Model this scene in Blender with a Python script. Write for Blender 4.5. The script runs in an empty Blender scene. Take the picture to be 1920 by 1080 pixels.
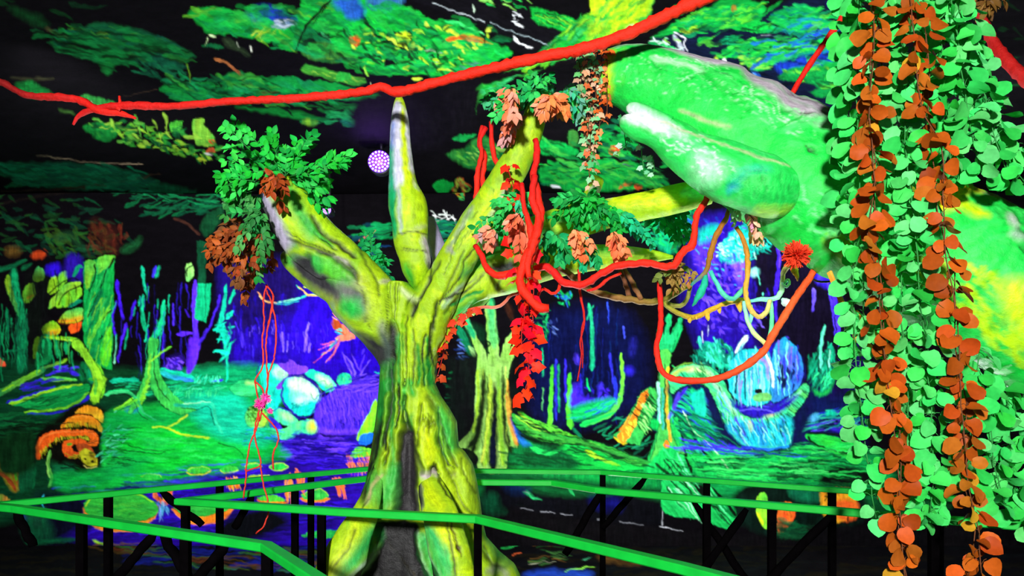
import bpy, math, random
import numpy as np
from mathutils import Vector, Matrix
random.seed(11)
C = bpy.context.scene.collection
SC = bpy.context.scene
# ---------------------------------------------------------------- camera, world, lights, exposure
FPX, EYE, HY = 1400.0, 1.5, 700.0          # focal length in pixels of a 1920 frame, eye height, horizon row
cam_d = bpy.data.cameras.new('camera'); cam = bpy.data.objects.new('camera', cam_d); C.objects.link(cam)
cam_d.sensor_width = 36.0; cam_d.lens = 36.0*FPX/1920.0
cam_d.shift_y = (HY-540.0)/1920.0
cam_d.clip_start = 0.05
cam.location = (0, 0, EYE); cam.rotation_euler = (math.pi/2, 0, 0)
SC.camera = cam

w = bpy.data.worlds.new('room_fill'); SC.world = w; w.use_nodes = True
w.node_tree.nodes['Background'].inputs[0].default_value = (0.95, 0.95, 1.0, 1)
w.node_tree.nodes['Background'].inputs[1].default_value = 0.22

def lamp(name, kind, loc, aim, power, col=(1, 1, 1), size=0.4, angle=120, blend=0.6, sizey=None):
    l = bpy.data.lights.new(name, kind); l.energy = power; l.color = col
    if kind == 'AREA':
        l.shape = 'RECTANGLE'; l.size = size; l.size_y = sizey or size
    if kind == 'SPOT':
        l.spot_size = math.radians(angle); l.spot_blend = blend; l.shadow_soft_size = size
    if kind == 'POINT': l.shadow_soft_size = size
    o = bpy.data.objects.new(name, l); C.objects.link(o); o.location = loc
    d = Vector(aim)-Vector(loc); o.rotation_euler = d.to_track_quat('-Z', 'Y').to_euler()
    return o

# key flood behind and above the viewer, wall washers on the ceiling, uplights low by the walkway
lamp('key_flood', 'AREA', (-0.6, -2.4, 2.5), (0.3, 3.5, 1.4), 400, (1.0, 1.0, 0.97), 0.3)
lamp('wall_washer', 'SPOT', (-2.3, 3.4, 2.9), (-2.8, 6.5, 0.7), 430, (0.92, 0.95, 1.0), 0.15, 115)
lamp('wall_washer', 'SPOT', (0.3, 3.8, 2.9), (0.3, 6.5, 0.8), 330, (0.92, 0.95, 1.0), 0.15, 115)
lamp('wall_washer', 'SPOT', (2.6, 3.5, 2.9), (2.4, 6.5, 0.8), 520, (0.92, 0.95, 1.0), 0.15, 115)
lamp('ceiling_uplight', 'SPOT', (-2.2, 4.3, 0.15), (-2.4, 4.0, 3.1), 130, (0.95, 1.0, 1.0), 0.15, 120)
lamp('ceiling_uplight', 'SPOT', (0.2, 4.4, 0.15), (0.1, 4.0, 3.1), 330, (0.95, 1.0, 1.0), 0.15, 120)
lamp('ceiling_uplight', 'SPOT', (2.2, 4.3, 0.15), (2.2, 3.9, 3.1), 330, (0.95, 1.0, 1.0), 0.15, 120)

vs = SC.view_settings
vs.view_transform = 'Standard'; vs.look = 'None'; vs.exposure = 0.0; vs.gamma = 1.0; vs.use_curve_mapping = False
# ---------------------------------------------------------------- the painter: hand-painted fabric murals
# A mural is a flat painted surface: strokes of paint are laid on a canvas array, then carried by the
# surface's own mesh as a colour attribute.
import numpy as np, math
_rng = np.random.RandomState(7)

def hexc(h):
    v = np.array([int(h[i:i+2], 16) for i in (0, 2, 4)], float)/255.0
    return np.where(v <= 0.04045, v/12.92, ((v+0.055)/1.055)**2.4)

def vnoise(h, w, cell, seed=0):
    r = np.random.RandomState(seed)
    cy, cx = (cell if isinstance(cell, tuple) else (cell, cell))
    gh, gw = int(h/cy)+3, int(w/cx)+3
    g = r.rand(gh, gw)
    y = np.arange(h)/cy; x = np.arange(w)/cx
    yi, xi = y.astype(int), x.astype(int)
    fy = (y-yi); fx = (x-xi); fy = fy*fy*(3-2*fy); fx = fx*fx*(3-2*fx)
    a = g[yi][:, xi]; b = g[yi][:, xi+1]; c = g[yi+1][:, xi]; d = g[yi+1][:, xi+1]
    fx = fx[None, :]; fy = fy[:, None]
    return (a*(1-fx)+b*fx)*(1-fy)+(c*(1-fx)+d*fx)*fy

_NT = np.random.RandomState(3).rand(256, 256)

def tab(u, v):
    ui = np.floor(u).astype(int); vi = np.floor(v).astype(int)
    fu = u-ui; fv = v-vi
    fu = fu*fu*(3-2*fu); fv = fv*fv*(3-2*fv)
    a = _NT[ui & 255, vi & 255]; b = _NT[(ui+1) & 255, vi & 255]
    c = _NT[ui & 255, (vi+1) & 255]; d = _NT[(ui+1) & 255, (vi+1) & 255]
    return (a*(1-fu)+b*fu)*(1-fv)+(c*(1-fu)+d*fu)*fv

def catmull(P, n=6):
    P = np.asarray(P, float)
    if len(P) < 3: return P
    Q = np.vstack([2*P[0]-P[1], P, 2*P[-1]-P[-2]])
    out = []
    for i in range(len(P)-1):
        p0, p1, p2, p3 = Q[i], Q[i+1], Q[i+2], Q[i+3]
        for k in range(n):
            t = k/n
            out.append(0.5*((2*p1)+(-p0+p2)*t+(2*p0-5*p1+4*p2-p3)*t*t+(-p0+3*p1-3*p2+p3)*t**3))
    out.append(P[-1])
    return np.array(out)

class Canvas:
    def __init__(s, x0, y0, x1, y1, base):
        s.x0, s.y0 = x0, y0
        s.w, s.h = int(x1-x0), int(y1-y0)
        s.c = np.empty((s.h, s.w, 3)); s.c[:] = hexc(base)
        s.F = (0., 0., 1.)
        s.k = 0
    def loc(s, x, y):
        return s.F[0]+x/s.F[2]-s.x0, s.F[1]+y/s.F[2]-s.y0
    def box(s, xa, ya, xb, yb):
        return max(0, int(xa)), max(0, int(ya)), min(s.w, int(xb)+2), min(s.h, int(yb)+2)
    def blend(s, b, a, col, alpha=1.0):
        x0, y0, x1, y1 = b
        v = s.c[y0:y1, x0:x1]
        a = (a*alpha)[..., None]
        v[:] = v*(1-a)+col*a
    def stroke(s, c0, c1, w0, w1, P, soft=0.8, br=0.35, alpha=1.0, smooth=True):
        s.k += 1
        P = np.array([s.loc(*p) for p in P]); sc = s.F[2]
        w0 /= 2*sc; w1 /= 2*sc
        if smooth: P = catmull(P, 5)
        seg = np.hypot(*(P[1:]-P[:-1]).T); L = np.concatenate([[0], np.cumsum(seg)]); T = max(L[-1], 1e-6)
        m = max(w0, w1)+soft+1
        X0, Y0, X1, Y1 = s.box(P[:, 0].min()-m, P[:, 1].min()-m, P[:, 0].max()+m, P[:, 1].max()+m)
        if X1 <= X0 or Y1 <= Y0: return
        H, W = Y1-Y0, X1-X0
        best = np.full((H, W), -1e9); tt = np.zeros((H, W)); uu = np.zeros((H, W))
        for i in range(len(P)-1):
            a, b = P[i], P[i+1]
            bx0, by0, bx1, by1 = s.box(min(a[0], b[0])-m, min(a[1], b[1])-m, max(a[0], b[0])+m, max(a[1], b[1])+m)
            if bx1 <= bx0 or by1 <= by0: continue
            yy, xx = np.mgrid[by0:by1, bx0:bx1]
            d = b-a; q = max((d**2).sum(), 1e-9)
            t = np.clip(((xx-a[0])*d[0]+(yy-a[1])*d[1])/q, 0, 1)
            px, py = xx-(a[0]+d[0]*t), yy-(a[1]+d[1]*t)
            dist = np.hypot(px, py)
            lt = (L[i]+t*seg[i])/T
            wd = (w0+(w1-w0)*lt)*np.clip(0.45+np.minimum(lt, 1-lt)*T/(2.2*max(w0, w1)+.1), 0.45, 1)
            v = wd-dist
            sl = (slice(by0-Y0, by1-Y0), slice(bx0-X0, bx1-X0))
            g = v > best[sl]
            best[sl] = np.where(g, v, best[sl]); tt[sl] = np.where(g, lt, tt[sl])
            sg = np.sign(px*(-d[1])+py*d[0])
            uu[sl] = np.where(g, dist*sg, uu[sl])
        nz = tab(tt*T/9.0+s.k*7.3, uu/1.6+s.k*3.1)
        edge = (nz-0.5)*min(1.6, 0.5*max(w0, w1))
        a = np.clip((best+edge)/soft*0.5+0.5, 0, 1)
        c0 = hexc(c0); c1 = hexc(c1)
        col = c0+(c1-c0)*tt[..., None]
        col = col*(1+(nz-0.5)*2*br)[..., None]
        s.blend((X0, Y0, X1, Y1), a, col, alpha)
    def poly(s, c0, c1, P, soft=0.8, br=0.3, alpha=1.0, ang=90., smooth=True, grad=None):
        s.k += 1
        P = np.array([s.loc(*p) for p in P])
        if smooth:
            Q = np.vstack([P, P[:3]])
            Q = catmull(np.vstack([P[-1], Q]), 4)[4:-4]
            P = Q[:len(P)*4]
        m = soft+2
        X0, Y0, X1, Y1 = s.box(P[:, 0].min()-m, P[:, 1].min()-m, P[:, 0].max()+m, P[:, 1].max()+m)
        if X1 <= X0 or Y1 <= Y0: return
        yy, xx = np.mgrid[Y0:Y1, X0:X1].astype(float)
        ins = np.zeros(xx.shape, bool); dist = np.full(xx.shape, 1e9)
        n = len(P)
        for i in range(n):
            a, b = P[i], P[(i+1) % n]
            d = b-a; q = (d**2).sum()
            if q < 1e-9: continue
            t = np.clip(((xx-a[0])*d[0]+(yy-a[1])*d[1])/q, 0, 1)
            dist = np.minimum(dist, (xx-a[0]-d[0]*t)**2+(yy-a[1]-d[1]*t)**2)
            if a[1] != b[1]:
                ins ^= ((a[1] > yy) != (b[1] > yy)) & (xx < a[0]+(yy-a[1])*d[0]/d[1])
        dist = np.sqrt(dist)*np.where(ins, 1, -1)
        ca, sa = math.cos(math.radians(ang)), math.sin(math.radians(ang))
        al = xx*ca+yy*sa; ac = -xx*sa+yy*ca
        nz = tab(al/16.0+s.k*5.1, ac/2.2+s.k*2.7)
        n2 = tab(al/30.0+s.k*1.7, ac/9+s.k)
        a = np.clip((dist+(nz-.5)*1.6)/soft*0.5+0.5, 0, 1)
        c0 = hexc(c0); c1 = hexc(c1)
        if grad is None: g = n2
        else:
            gr = math.radians(grad); v = xx*math.cos(gr)+yy*math.sin(gr)
            pv = P[:, 0]*math.cos(gr)+P[:, 1]*math.sin(gr)
            g = np.clip((v-pv.min())/max(pv.max()-pv.min(), 1e-6)+(n2-.5)*.35, 0, 1)
        col = c0+(c1-c0)*g[..., None]
        col = col*(1+(nz-0.5)*2*br)[..., None]
        s.blend((X0, Y0, X1, Y1), a, col, alpha)
    def dabs(s, cols, n, ln, wd, ang, jit, P, curve=0.15, alpha=0.9):
        Q = np.array(P, float)
        x0, y0 = Q.min(0); x1, y1 = Q.max(0)
        cnt = 0; tries = 0
        while cnt < n and tries < n*30:
            tries += 1
            x = x0+(x1-x0)*_rng.rand(); y = y0+(y1-y0)*_rng.rand()
            ins = False
            for i in range(len(Q)):
                a, b = Q[i], Q[(i+1) % len(Q)]
                if (a[1] > y) != (b[1] > y) and x < a[0]+(y-a[1])*(b[0]-a[0])/(b[1]-a[1]): ins = not ins
            if not ins: continue
            cnt += 1
            t = math.radians(ang+(_rng.rand()*2-1)*jit)
            l = ln*(0.5+_rng.rand()); w = wd*(0.5+_rng.rand())
            dx, dy = math.cos(t)*l/2, math.sin(t)*l/2
            cu = (_rng.rand()*2-1)*curve*l
            c = cols[_rng.randint(len(cols))]
            s.stroke(c, c, w, w*0.3, [(x-dx, y-dy), (x-dy/l*cu, y+dx/l*cu), (x+dx, y+dy)], soft=0.8, br=0.3, alpha=alpha)
    def run(s, text):
        for line in text.strip().splitlines():
            t = line.split('#')[0].split()
            if not t: continue
            if t[0] == 'F': s.F = tuple(float(v) for v in t[1:4]); continue
            opt = {}
            while '=' in t[-1]:
                k, v = t.pop().split('='); opt[k] = float(v)
            line_w = opt.pop('line', 0)
            if t[0] == 's':
                c = t[1].split('>'); w = [float(v) for v in t[2].split('>')]
                P = [tuple(float(v) for v in p.split(',')) for p in t[3:]]
                s.stroke(c[0], c[-1], w[0], w[-1], P, **opt)
            elif t[0] == 'p':
                c = t[1].split('>')
                P = [tuple(float(v) for v in p.split(',')) for p in t[2:]]
                if line_w: s.stroke('070c18', '070c18', line_w, line_w, P+P[:2], soft=1.2)
                s.poly(c[0], c[-1], P, **opt)
            elif t[0] == 'e':
                c = t[1].split('>'); cx, cy = map(float, t[2].split(',')); rx, ry = map(float, t[3].split(','))
                an = math.radians(float(t[4])) if len(t) > 4 else 0
                P = []
                for i in range(12):
                    q = i*math.pi/6; u, v = rx*math.cos(q), ry*math.sin(q)
                    P.append((cx+u*math.cos(an)-v*math.sin(an), cy+u*math.sin(an)+v*math.cos(an)))
                s.poly(c[0], c[-1], P, **opt)
            elif t[0] == 'd':
                P = [tuple(float(v) for v in p.split(',')) for p in t[7:]]
                s.dabs(t[1].split(','), int(float(t[2])), float(t[3]), float(t[4]), float(t[5]), float(t[6]), P, **opt)

def _finish(s, amp=2.6, var=0.22, ang=0):
    """brush wobble: irregular stroke edges and uneven paint thickness"""
    h, w = s.h, s.w
    yy, xx = np.mgrid[0:h, 0:w].astype(float)
    dx = (tab(xx/11.0, yy/9.0)-.5)*2*amp+(tab(xx/4.0+50, yy/4.0)-.5)*1.4
    dy = (tab(xx/10.0+90, yy/12.0+31)-.5)*2*amp+(tab(xx/4.0+7, yy/4.0+77)-.5)*1.4
    X = np.clip(xx+dx, 0, w-1.001); Y = np.clip(yy+dy, 0, h-1.001)
    xi = X.astype(int); yi = Y.astype(int); xj = np.minimum(xi+1, w-1); yj = np.minimum(yi+1, h-1)
    fx = (X-xi)[..., None]; fy = (Y-yi)[..., None]; c = s.c
    o = (c[yi, xi]*(1-fx)+c[yi, xj]*fx)*(1-fy)+(c[yj, xi]*(1-fx)+c[yj, xj]*fx)*fy
    v = 1+((tab(xx/22.0+3, yy/7.0)-.5)+(tab(xx/7.0, yy/3.0+9)-.5)*.7)*2*var
    s.c = o*v[..., None]
Canvas.finish = _finish
# wall mural; F sets the origin and scale of the sketch that the following strokes were measured on
WALL = '''
# --- grounds of colour
p 1c0a80>2408b0 415,500 560,495 700,560 725,700 640,720 520,700 430,690 soft=14 smooth=0
p 2a08d8>2004a0 560,560 690,570 722,690 600,690 540,640 soft=20
p 160a48>1a0c60 430,500 560,500 540,600 430,620 soft=18
p 070a30>0a1040 1010,600 1180,590 1200,760 1010,790 soft=18
p 2410a0>1c0a78 1300,410 1380,400 1430,470 1440,640 1400,690 1310,650 1280,560 soft=14 smooth=0
p 160c50>0e0830 1430,440 1530,500 1620,640 1620,860 1500,860 1420,700 soft=14 smooth=0
p 0d0818>100a20 1420,430 1530,480 1600,640 1560,720 1440,700 1410,560 soft=12
p 06301c>0a4020 -300,690 220,690 420,720 460,880 200,940 -300,1010 soft=8 ang=0
p 0ca838>12c040 200,780 300,760 420,780 500,840 470,880 300,905 180,925 150,860 soft=10 ang=5
p 088a50>0ca868 330,700 500,690 520,780 420,790 330,770 soft=9 ang=0
p 1c0870>2a0aa8 60,945 330,905 480,875 700,860 700,1010 480,1025 200,1020 60,990 soft=8 ang=0
p 08381a>0b5a28 930,800 1060,820 1250,890 1700,930 1700,960 900,935 890,860 soft=10 ang=10
p 0b7a3c>0fa848 1250,820 1400,850 1640,850 1640,930 1300,920 soft=9 ang=4
# --- far top foliage dim (x 0..400, y 360..490)
F 0 360 3
d 0c3a24,0a4a2a,123a18,1a4a1c,0a3020 130 70 26 10 40 -300,20 500,40 800,230 700,360 -300,380 alpha=0.55
d 064028,0a6034,0b5030 60 90 16 -12 22 600,-30 1350,-10 1300,120 850,140 alpha=0.8
d 0c6a3a,108048 24 90 10 10 18 700,0 1250,-10 1200,110 alpha=0.7
p 104a28>0a3a20 1150,250 1130,190 1180,120 1260,90 1240,160 1180,240 soft=3
s 3a1c10 60>30 540,180 600,260 580,330 soft=12 alpha=0.8
s 4a1c14 50>40 620,200 640,280 640,340 soft=10 alpha=0.6
d 5a2014,3a1a10,4a2a12 40 50 22 60 50 480,190 720,170 700,330 480,350 alpha=0.5
d 2a4a14,1c5a20 34 60 24 30 50 260,200 500,190 480,350 300,360 alpha=0.6
s 1a4a28 46>20 330,260 400,250 470,320 alpha=0.7 soft=8
s 145028 40>16 700,330 760,300 790,260 soft=6
e 9a3010>c24018 222,352 44,22 -10 soft=4
e 5a4018 75,335 40,24 soft=6
s 1a1410 8>5 0,70 200,30 420,0 soft=3 alpha=.8
s 4a2a20 10>8 980,150 1060,180 1120,240 soft=2
s 100c0e 16>9 180,330 230,320 290,370
# --- left trunks and leaves
F 0 440 3.857
s 0b6038 34>24 -40,260 60,240 190,180 soft=2
s 0a5030 60>70 100,240 110,370 150,540 170,700 150,1000 soft=2
s 0fa060>0b7a48 44>54 105,260 115,380 160,560 185,680 160,780 150,990 soft=1.5
s 6aa01c>0c8a48 44>30 60,300 70,380 110,500 150,600
s 7aaa20 30>8 45,320 75,430
s 0a5a34 30>20 160,250 230,210 soft=2
p 2aa05a>7ac020 240,330 270,230 325,260 325,320 280,340 grad=90
p 8ac820>4ab030 175,490 180,390 240,350 260,440 215,490 
s d06018 12>6 205,460 240,440 soft=3 alpha=.8
p 9ad01c>70c428 350,410 365,330 415,300 420,400 375,430
p 7cc828>60b82c 420,390 430,290 490,260 490,330 450,390
p 3010e0>2008a0 340,280 350,220 430,210 440,270 390,300 soft=4
p 24108c 480,300 490,150 600,170 600,340 soft=5
s 0a8a60 40>20 540,300 575,230 600,240
p a0d424>50b840 365,540 375,480 470,370 575,340 580,370 480,440 420,510
p 90d820>5cc430 410,520 450,450 580,380 585,450 520,510 470,525
s 0a8a60 30>20 505,520 560,490 598,480
s 0b0a0a 8 360,430 420,370 520,320 575,330
s 0b0a0a 9 430,510 470,430 580,370
p 3cb850>b0d818 430,630 480,560 600,530 600,610 540,640 450,640 grad=90
s f07018>e09018 24>20 440,630 530,622 598,600 soft=4
p ff5018>f06018 505,660 600,630 580,690 525,710 
p 6cc420>c8d018 315,710 330,650 400,630 440,680 430,720 370,740 grad=60
s f08018 30>16 370,715 430,700 soft=5
s 6cc820 14>8 315,700 340,740 380,760
p 9ad820>78c820 245,890 255,770 300,740 305,850 280,890
p 0c9a50>0fb058 300,740 370,740 370,900 320,940 260,960 soft=2
s 0c9a58 28>22 410,760 420,890
s 0c9a58 34>26 480,780 490,860
s 8adf20>70d828 22>50 330,740 450,750 560,770 620,860 690,970 730,1080 
s b0f030 9 350,745 450,755 550,775 610,860 680,980
s 0b6a40 12 40,850 120,840 200,830
s 0a6a40 22>10 -20,790 20,800
p f05030 -10,930 0,890 45,945 -10,945
s 0c7a4a>88d020 24>18 280,980 420,930 490,900
s 8ad020>0d7a48 30>26 120,1075 220,1030 330,980
d 3a18e0,2c10b0,5030ff 10 80 24 -6 20 380,940 580,960 560,1010 380,1010 alpha=.8
e 0a6a38>0c8a48 610,990 34,66 soft=3
e 0c9a60 665,1020 26,55 soft=3
d 0a0808 8 50 6 75 20 585,940 640,940 640,1050 585,1050
# big hatch trunk 610-830
p 10a840>0b8a3c 612,200 700,180 830,150 815,980 720,950 610,780 smooth=0 ang=100
p 78b828>40b040 620,330 630,190 700,200 690,260 640,400 
p 6cc030>20b848 720,170 830,150 820,200 740,270 700,280
s 08683c 40 640,700 700,500 740,400 soft=3
s 0fae50 50>30 620,690 660,520 720,400
s 5cc838 26 640,800 720,640 800,540
s 0a0c08 14>10 830,170 770,280 720,420 640,600
s 0a0c08 9 820,540 760,600 730,680
s 12c050 40 740,700 800,580 
p 70e020>30d030 730,900 740,780 810,660 800,920 760,950
s 0a0c08 11 715,710 745,740 700,770
e 10a848 722,730 14,22
s 0a0c08 8 660,480 700,420
s 0b0a08 12 690,210 695,300 650,420
s 0c8040 30>40 640,960 680,860 700,800 soft=2
# dark gap with purple & teal trunks
s 4018e8 24>20 850,330 860,420 885,560 895,610
s 3a14d0 20>8 845,480 820,600 845,760
s 0ca878>80e0b0 12>8 845,720 835,900 830,930
s 4a20f0 26>12 920,640 880,780 855,920
s 0fa070 12 930,680 905,830
s 3814c8 18 980,480 950,620
s 10a880 10 985,520 970,590
s 12b888 34>10 1030,230 1045,330 1065,440
s 3a30e0 28 1130,230 1110,310
s 10b080 16 1155,230 1130,310 soft=2
s 10b080 10 1010,470 1005,520
s 12b888>10b070 30>20 1040,440 1035,560 1055,700
s 10b080 10 1150,460 1145,540
s 10b888 12 1075,650 1050,780
s 12c888>10b868 30>60 1190,480 1170,640 1120,760 1110,900 1120,1080
s 40e060>a0e830 24>50 1100,880 1080,1080
s 0a6038 30>16 1070,930 1050,1060
s 60d830 14>10 1090,920 1160,860 1240,810
s 4a28e0 10 1255,500 1258,660
s 3a18b8 12 1345,540 1375,600
p a0e870>60c868 1345,250 1370,205 1405,230 1400,300 1355,340 
s 0b0a0a 9 1355,300 1355,250 1400,220
s 5a2cf8>6030ff 30>44 1415,330 1410,560 1420,760 
p 6a30ff>4a18c8 1350,990 1370,760 1440,740 1440,860 1380,1000 soft=2
s 5a28f0 40>20 1290,720 1390,710
s 3a18b0 60 1220,960 1300,900 soft=10
d 5a2cf0,2a10a0,7a48ff 26 30 18 60 50 1200,900 1320,890 1320,980 1200,980 alpha=.7
s 2a109c 24>14 1190,720 1180,900
p 10c080>0db070 1435,350 1530,350 1520,500 1490,640 1410,600 1420,480 smooth=0
p 0c4028>0a4828 1425,40 1500,60 1490,350 1435,350 smooth=0
s 0b0a0a 4 1490,350 1485,600 
s 3c1cc8 20>10 1595,440 1560,560 1510,690
s 3c1cc8 22>16 1500,680 1440,800
s 10c8a0 18>36 1640,360 1620,520 1600,640
s 10d0a8 60>20 1590,640 1620,720 1640,800 soft=2
s 10d8b0 34 1640,600 1690,560
s 10d0a0 20 1660,500 1700,400
d 10d8b0,08a080,10e8c0 22 60 20 -40 60 1580,640 1680,640 1680,780 1580,780
s 18f0c0>10d8a0 22>14 1630,760 1640,860 1650,960 1640,1060
s 18f0c0 34>14 1640,860 1570,840 1545,850
s 18f0c0 26>10 1640,870 1670,800 1690,780
s 18f0c0 22>8 1630,880 1590,920
# ground line
s 12d090>10c8a0 50>40 1160,980 1270,1010 1400,1040
s 10e0b0 16>10 1170,970 1260,990 1330,1000
s 12d8a0 10 1410,1080 1460,1010
s 12d8a0 9 1440,1080 1480,1020
s 12d8a0 9 1480,1080 1500,1030
s 3828e8 14 1520,1060 1620,1050
s 0fb888 36 800,1060 1000,1050
s 5ad850 20 320,1045 420,1035 560,1050
# --- snake area
F 0 680 3.857
s 0c7a40>78c820 50>26 -30,230 60,190 180,120 290,60
s 8ad820 18>10 20,200 110,160
s 6cc840 16>12 300,110 400,130 520,130
d 3020e0,2c18a0 10 110 22 -10 15 200,140 420,110 420,170 220,190 alpha=.8
p 10a048>0c8838 80,300 250,240 420,170 600,150 655,170 620,250 500,310 330,340 180,320 ang=-15
s 2a18d0 20>8 55,290 200,240 400,170
s 88d820>a0e020 26>12 75,300 200,260 400,190 600,155
s 80d820>60c830 12>20 180,355 400,340 560,290 650,215
s 2820c8 12>16 200,370 420,360 580,300 660,240
d 083818,0a5024 26 130 6 -12 12 180,250 600,190 600,240 300,320
# root tree left
s 60d028>7ada20 60>90 690,0 720,80 730,130 720,200 690,280
s 30b838 30>16 650,120 700,130
d 0c5818,104c14 14 60 6 -70 30 690,140 750,140 740,260 690,260
s 18b858>20c860 26>22 770,230 860,200 930,210 980,260 1020,350 1060,400 1150,425
s 10d070 10 790,210 880,195 940,210
s 60d828>30c848 46>60 1100,0 1070,140 1020,290
s 88e028 26>30 1080,60 1060,200 1010,310
s 80e030 24>8 960,260 830,345
s 50d030 14>8 990,290 880,320
s 18c868>18c070 66>40 1120,0 1130,120 1170,240 1240,320 1330,370
s 0a3018 14>8 1060,160 1000,300
s 0a2818 18>9 1100,30 1105,160 1140,260 1230,350
s 70e060 12 1140,60 1160,200 1250,320
s 20c870>28d880 22>30 1200,240 1280,300 1380,310 1500,290 1550,320 1550,420 1610,500
s 0a3818 8 1230,300 1380,330 1480,310 1530,350 1540,440
s 80f0a0 8 1300,300 1400,296 1500,282 1560,310 
s 18c880 12>7 1620,180 1560,240 1490,270 
d 10c878,18d888,0a6a40,10a860 120 110 12 -4 10 820,140 1620,130 1640,280 1260,270 900,200 alpha=.7
d 10d080,0a6838,18c060 70 26 6 -70 20 1190,160 1480,200 1480,240 1200,230 alpha=.8
# floor strokes
d 14c84a,20d848,0ca840,0b8a3c 160 200 20 3 8 830,440 1640,400 1640,720 1100,800 800,830 alpha=.55
d 10a858,18c890,10b870 60 120 16 5 12 1300,360 1640,380 1640,620 1400,560 alpha=.6
d 0a4020,0b3818,083018 46 120 7 6 12 880,600 1500,640 1560,690 900,720 alpha=.9
s 0a1c10 14>6 920,620 1000,630 1080,660 1210,640
s 0a1c10 11>4 950,690 1080,700 1200,690 1320,665 1400,660
d 2aa060,40c890,081a10 30 60 14 -30 30 740,400 860,420 840,640 730,720 alpha=.8
p 07160c 840,440 960,470 900,560 820,700 860,600 830,520 soft=6
e 1870e0>40a0ff 960,340 40,18 soft=5
e 10a0c8>6040ff 1480,380 50,26 30 soft=6
s 90e020>50c830 30>10 860,450 960,445 1020,460
s a0e820>c0f030 20>14 1020,460 1150,470 1220,480 1330,510 1430,530 1520,540
s c0f030 14>20 1200,470 1270,440 1350,380
s 0a3818 7 1250,510 1400,555 1530,555
s 50d0a0 12 830,360 850,350
# dim left floor
d 0b5a2c,0a4822,0d6a34,06301a 70 260 18 -3 6 -100,380 420,380 300,640 -100,650 alpha=.6
d 07180c,061208 40 220 12 -4 6 -100,440 420,440 280,660 -100,640 alpha=.9
p 0c5a34>0a4828 110,700 200,660 260,720 230,900 90,920 soft=6
p 0d7040>0b6030 400,740 480,730 600,780 720,800 640,880 430,900 390,820 soft=5 ang=5
d 06140c,0a2010 18 90 14 10 20 470,730 720,780 700,820 480,760
p 6a9a18>a04018 0,640 40,670 120,750 135,900 110,940 60,890 0,760 soft=2 ang=60
s 8a3c18 34>20 0,790 60,840 120,930
s 4aa020 20 60,700 110,760 120,850
# branch left of snake
# snake
p 0a0a06 250,560 300,480 420,400 520,310 640,290 750,330 780,420 760,500 730,620 740,760 640,800 500,720 440,740 380,700 300,700 240,660 soft=5
p f09018>c8b028 550,372 590,325 650,308 710,325 745,370 748,430 700,400 640,372 grad=80
s 1a1408 5 548,374 600,372 660,385 720,420 748,440
p f07010>b8a020 442,465 480,415 540,385 610,380 680,395 725,430 742,480 730,505 690,470 600,455 520,462 470,480 grad=80
d 4a5010,a8b020,d0a818 50 30 7 80 15 450,460 520,440 600,440 700,460 735,500 690,475 600,460 480,482
s ffa030 8 520,400 600,388 680,400
s 0c0c06 8>6 440,480 520,472 600,468 680,482 735,520
p f05818>e86818 268,690 262,620 290,550 350,505 430,488 560,483 650,488 700,515 716,560 700,600 650,608 620,590 655,565 660,545 620,530 520,530 440,545 370,585 320,640 295,695 grad=20
d b8c028,6a7810,d8b020 90 26 8 70 18 300,650 350,590 420,550 520,535 640,540 660,550 640,560 520,548 430,565 360,610 310,690
s ff7a30 12>8 290,600 320,545 400,508 520,498 640,502 695,540
s 0c0c06 6 300,700 350,625 430,575 520,556 620,560 650,568
p f06018>c84818 455,600 480,565 540,548 610,560 640,590 600,600 545,590 520,610 540,640 580,650 580,680 520,690 470,665 grad=60
d b0b020,506010 26 24 7 20 30 470,650 520,670 580,660 580,690 520,695
s 0c0c06 6 520,612 545,596 600,606
p 8a3818>c05020 560,600 620,585 660,620 690,680 640,690 590,660
p d0d028>909018 575,650 620,625 670,645 700,700 708,740 680,758 640,745 600,710 soft=1.5
s 60300c 16 650,660 680,690 690,720 soft=3
e 200c04 622,692 13,8 30
e 200c04 668,716 13,11
s 2a1406 5 598,715 650,752 704,748
s e8e070 5 610,740 655,764 706,754
e 6ab828 508,588 20,12
s 60b040>40a040 30>22 370,640 350,740 375,840 360,900
s 90d860 9 360,650 345,740 360,830
s 0a5830 26 260,760 240,900
# --- water and lilies
F 0 720 3
d 3010d8,2408a8,4018f0,180668,1c1090 240 170 10 -2 6 200,560 1100,430 2080,400 2080,880 1500,900 600,860 alpha=.7
d 0c0838,120a50 120 150 10 -2 6 200,580 1100,460 2080,500 2080,860 600,880 alpha=.7
p 080a1a>0a0c24 200,620 480,640 460,800 300,900 200,800 soft=12
p 0a3a28>0c5030 130,760 250,740 300,850 240,890 160,880 soft=10
s 0a5a34 20>10 160,890 300,880 430,875 soft=4
p 06080c>0a0a10 1250,760 1500,680 1640,790 1400,900 1200,900 soft=14
d 5a3c10,3a4a18,6a5010 30 140 10 0 6 480,890 1100,900 1250,1010 500,960 alpha=.6
s 9ad020>60c030 12>8 530,880 660,930 soft=2
# lily pads  (rim under, then disc)
p e88018>f09828 480,690 500,770 560,820 690,830 810,800 880,740 890,680 700,770 soft=1.5
p 20b040>38c828 480,700 530,640 640,608 760,612 850,650 885,700 850,750 750,785 620,780 520,760 ang=10
s 98d820>80d020 12 490,680 560,630 680,612 800,630 880,690
s 0c5018 4 540,670 640,642 760,645 850,690
d 0fa040,48d030,108830 60 120 10 4 20 540,660 820,660 800,760 560,750 alpha=.6
p f07818>ff8a20 975,700 1010,740 1100,790 1200,780 1290,730 1310,680 1150,740 soft=1.5
p 20b040>30c830 1000,690 1020,655 1150,650 1290,670 1260,710 1150,745 1050,730 ang=5
s a0d820 7 985,700 1000,660 1060,650
p ff8820>e06818 1450,650 1500,680 1600,680 1605,660 1500,650
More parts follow.
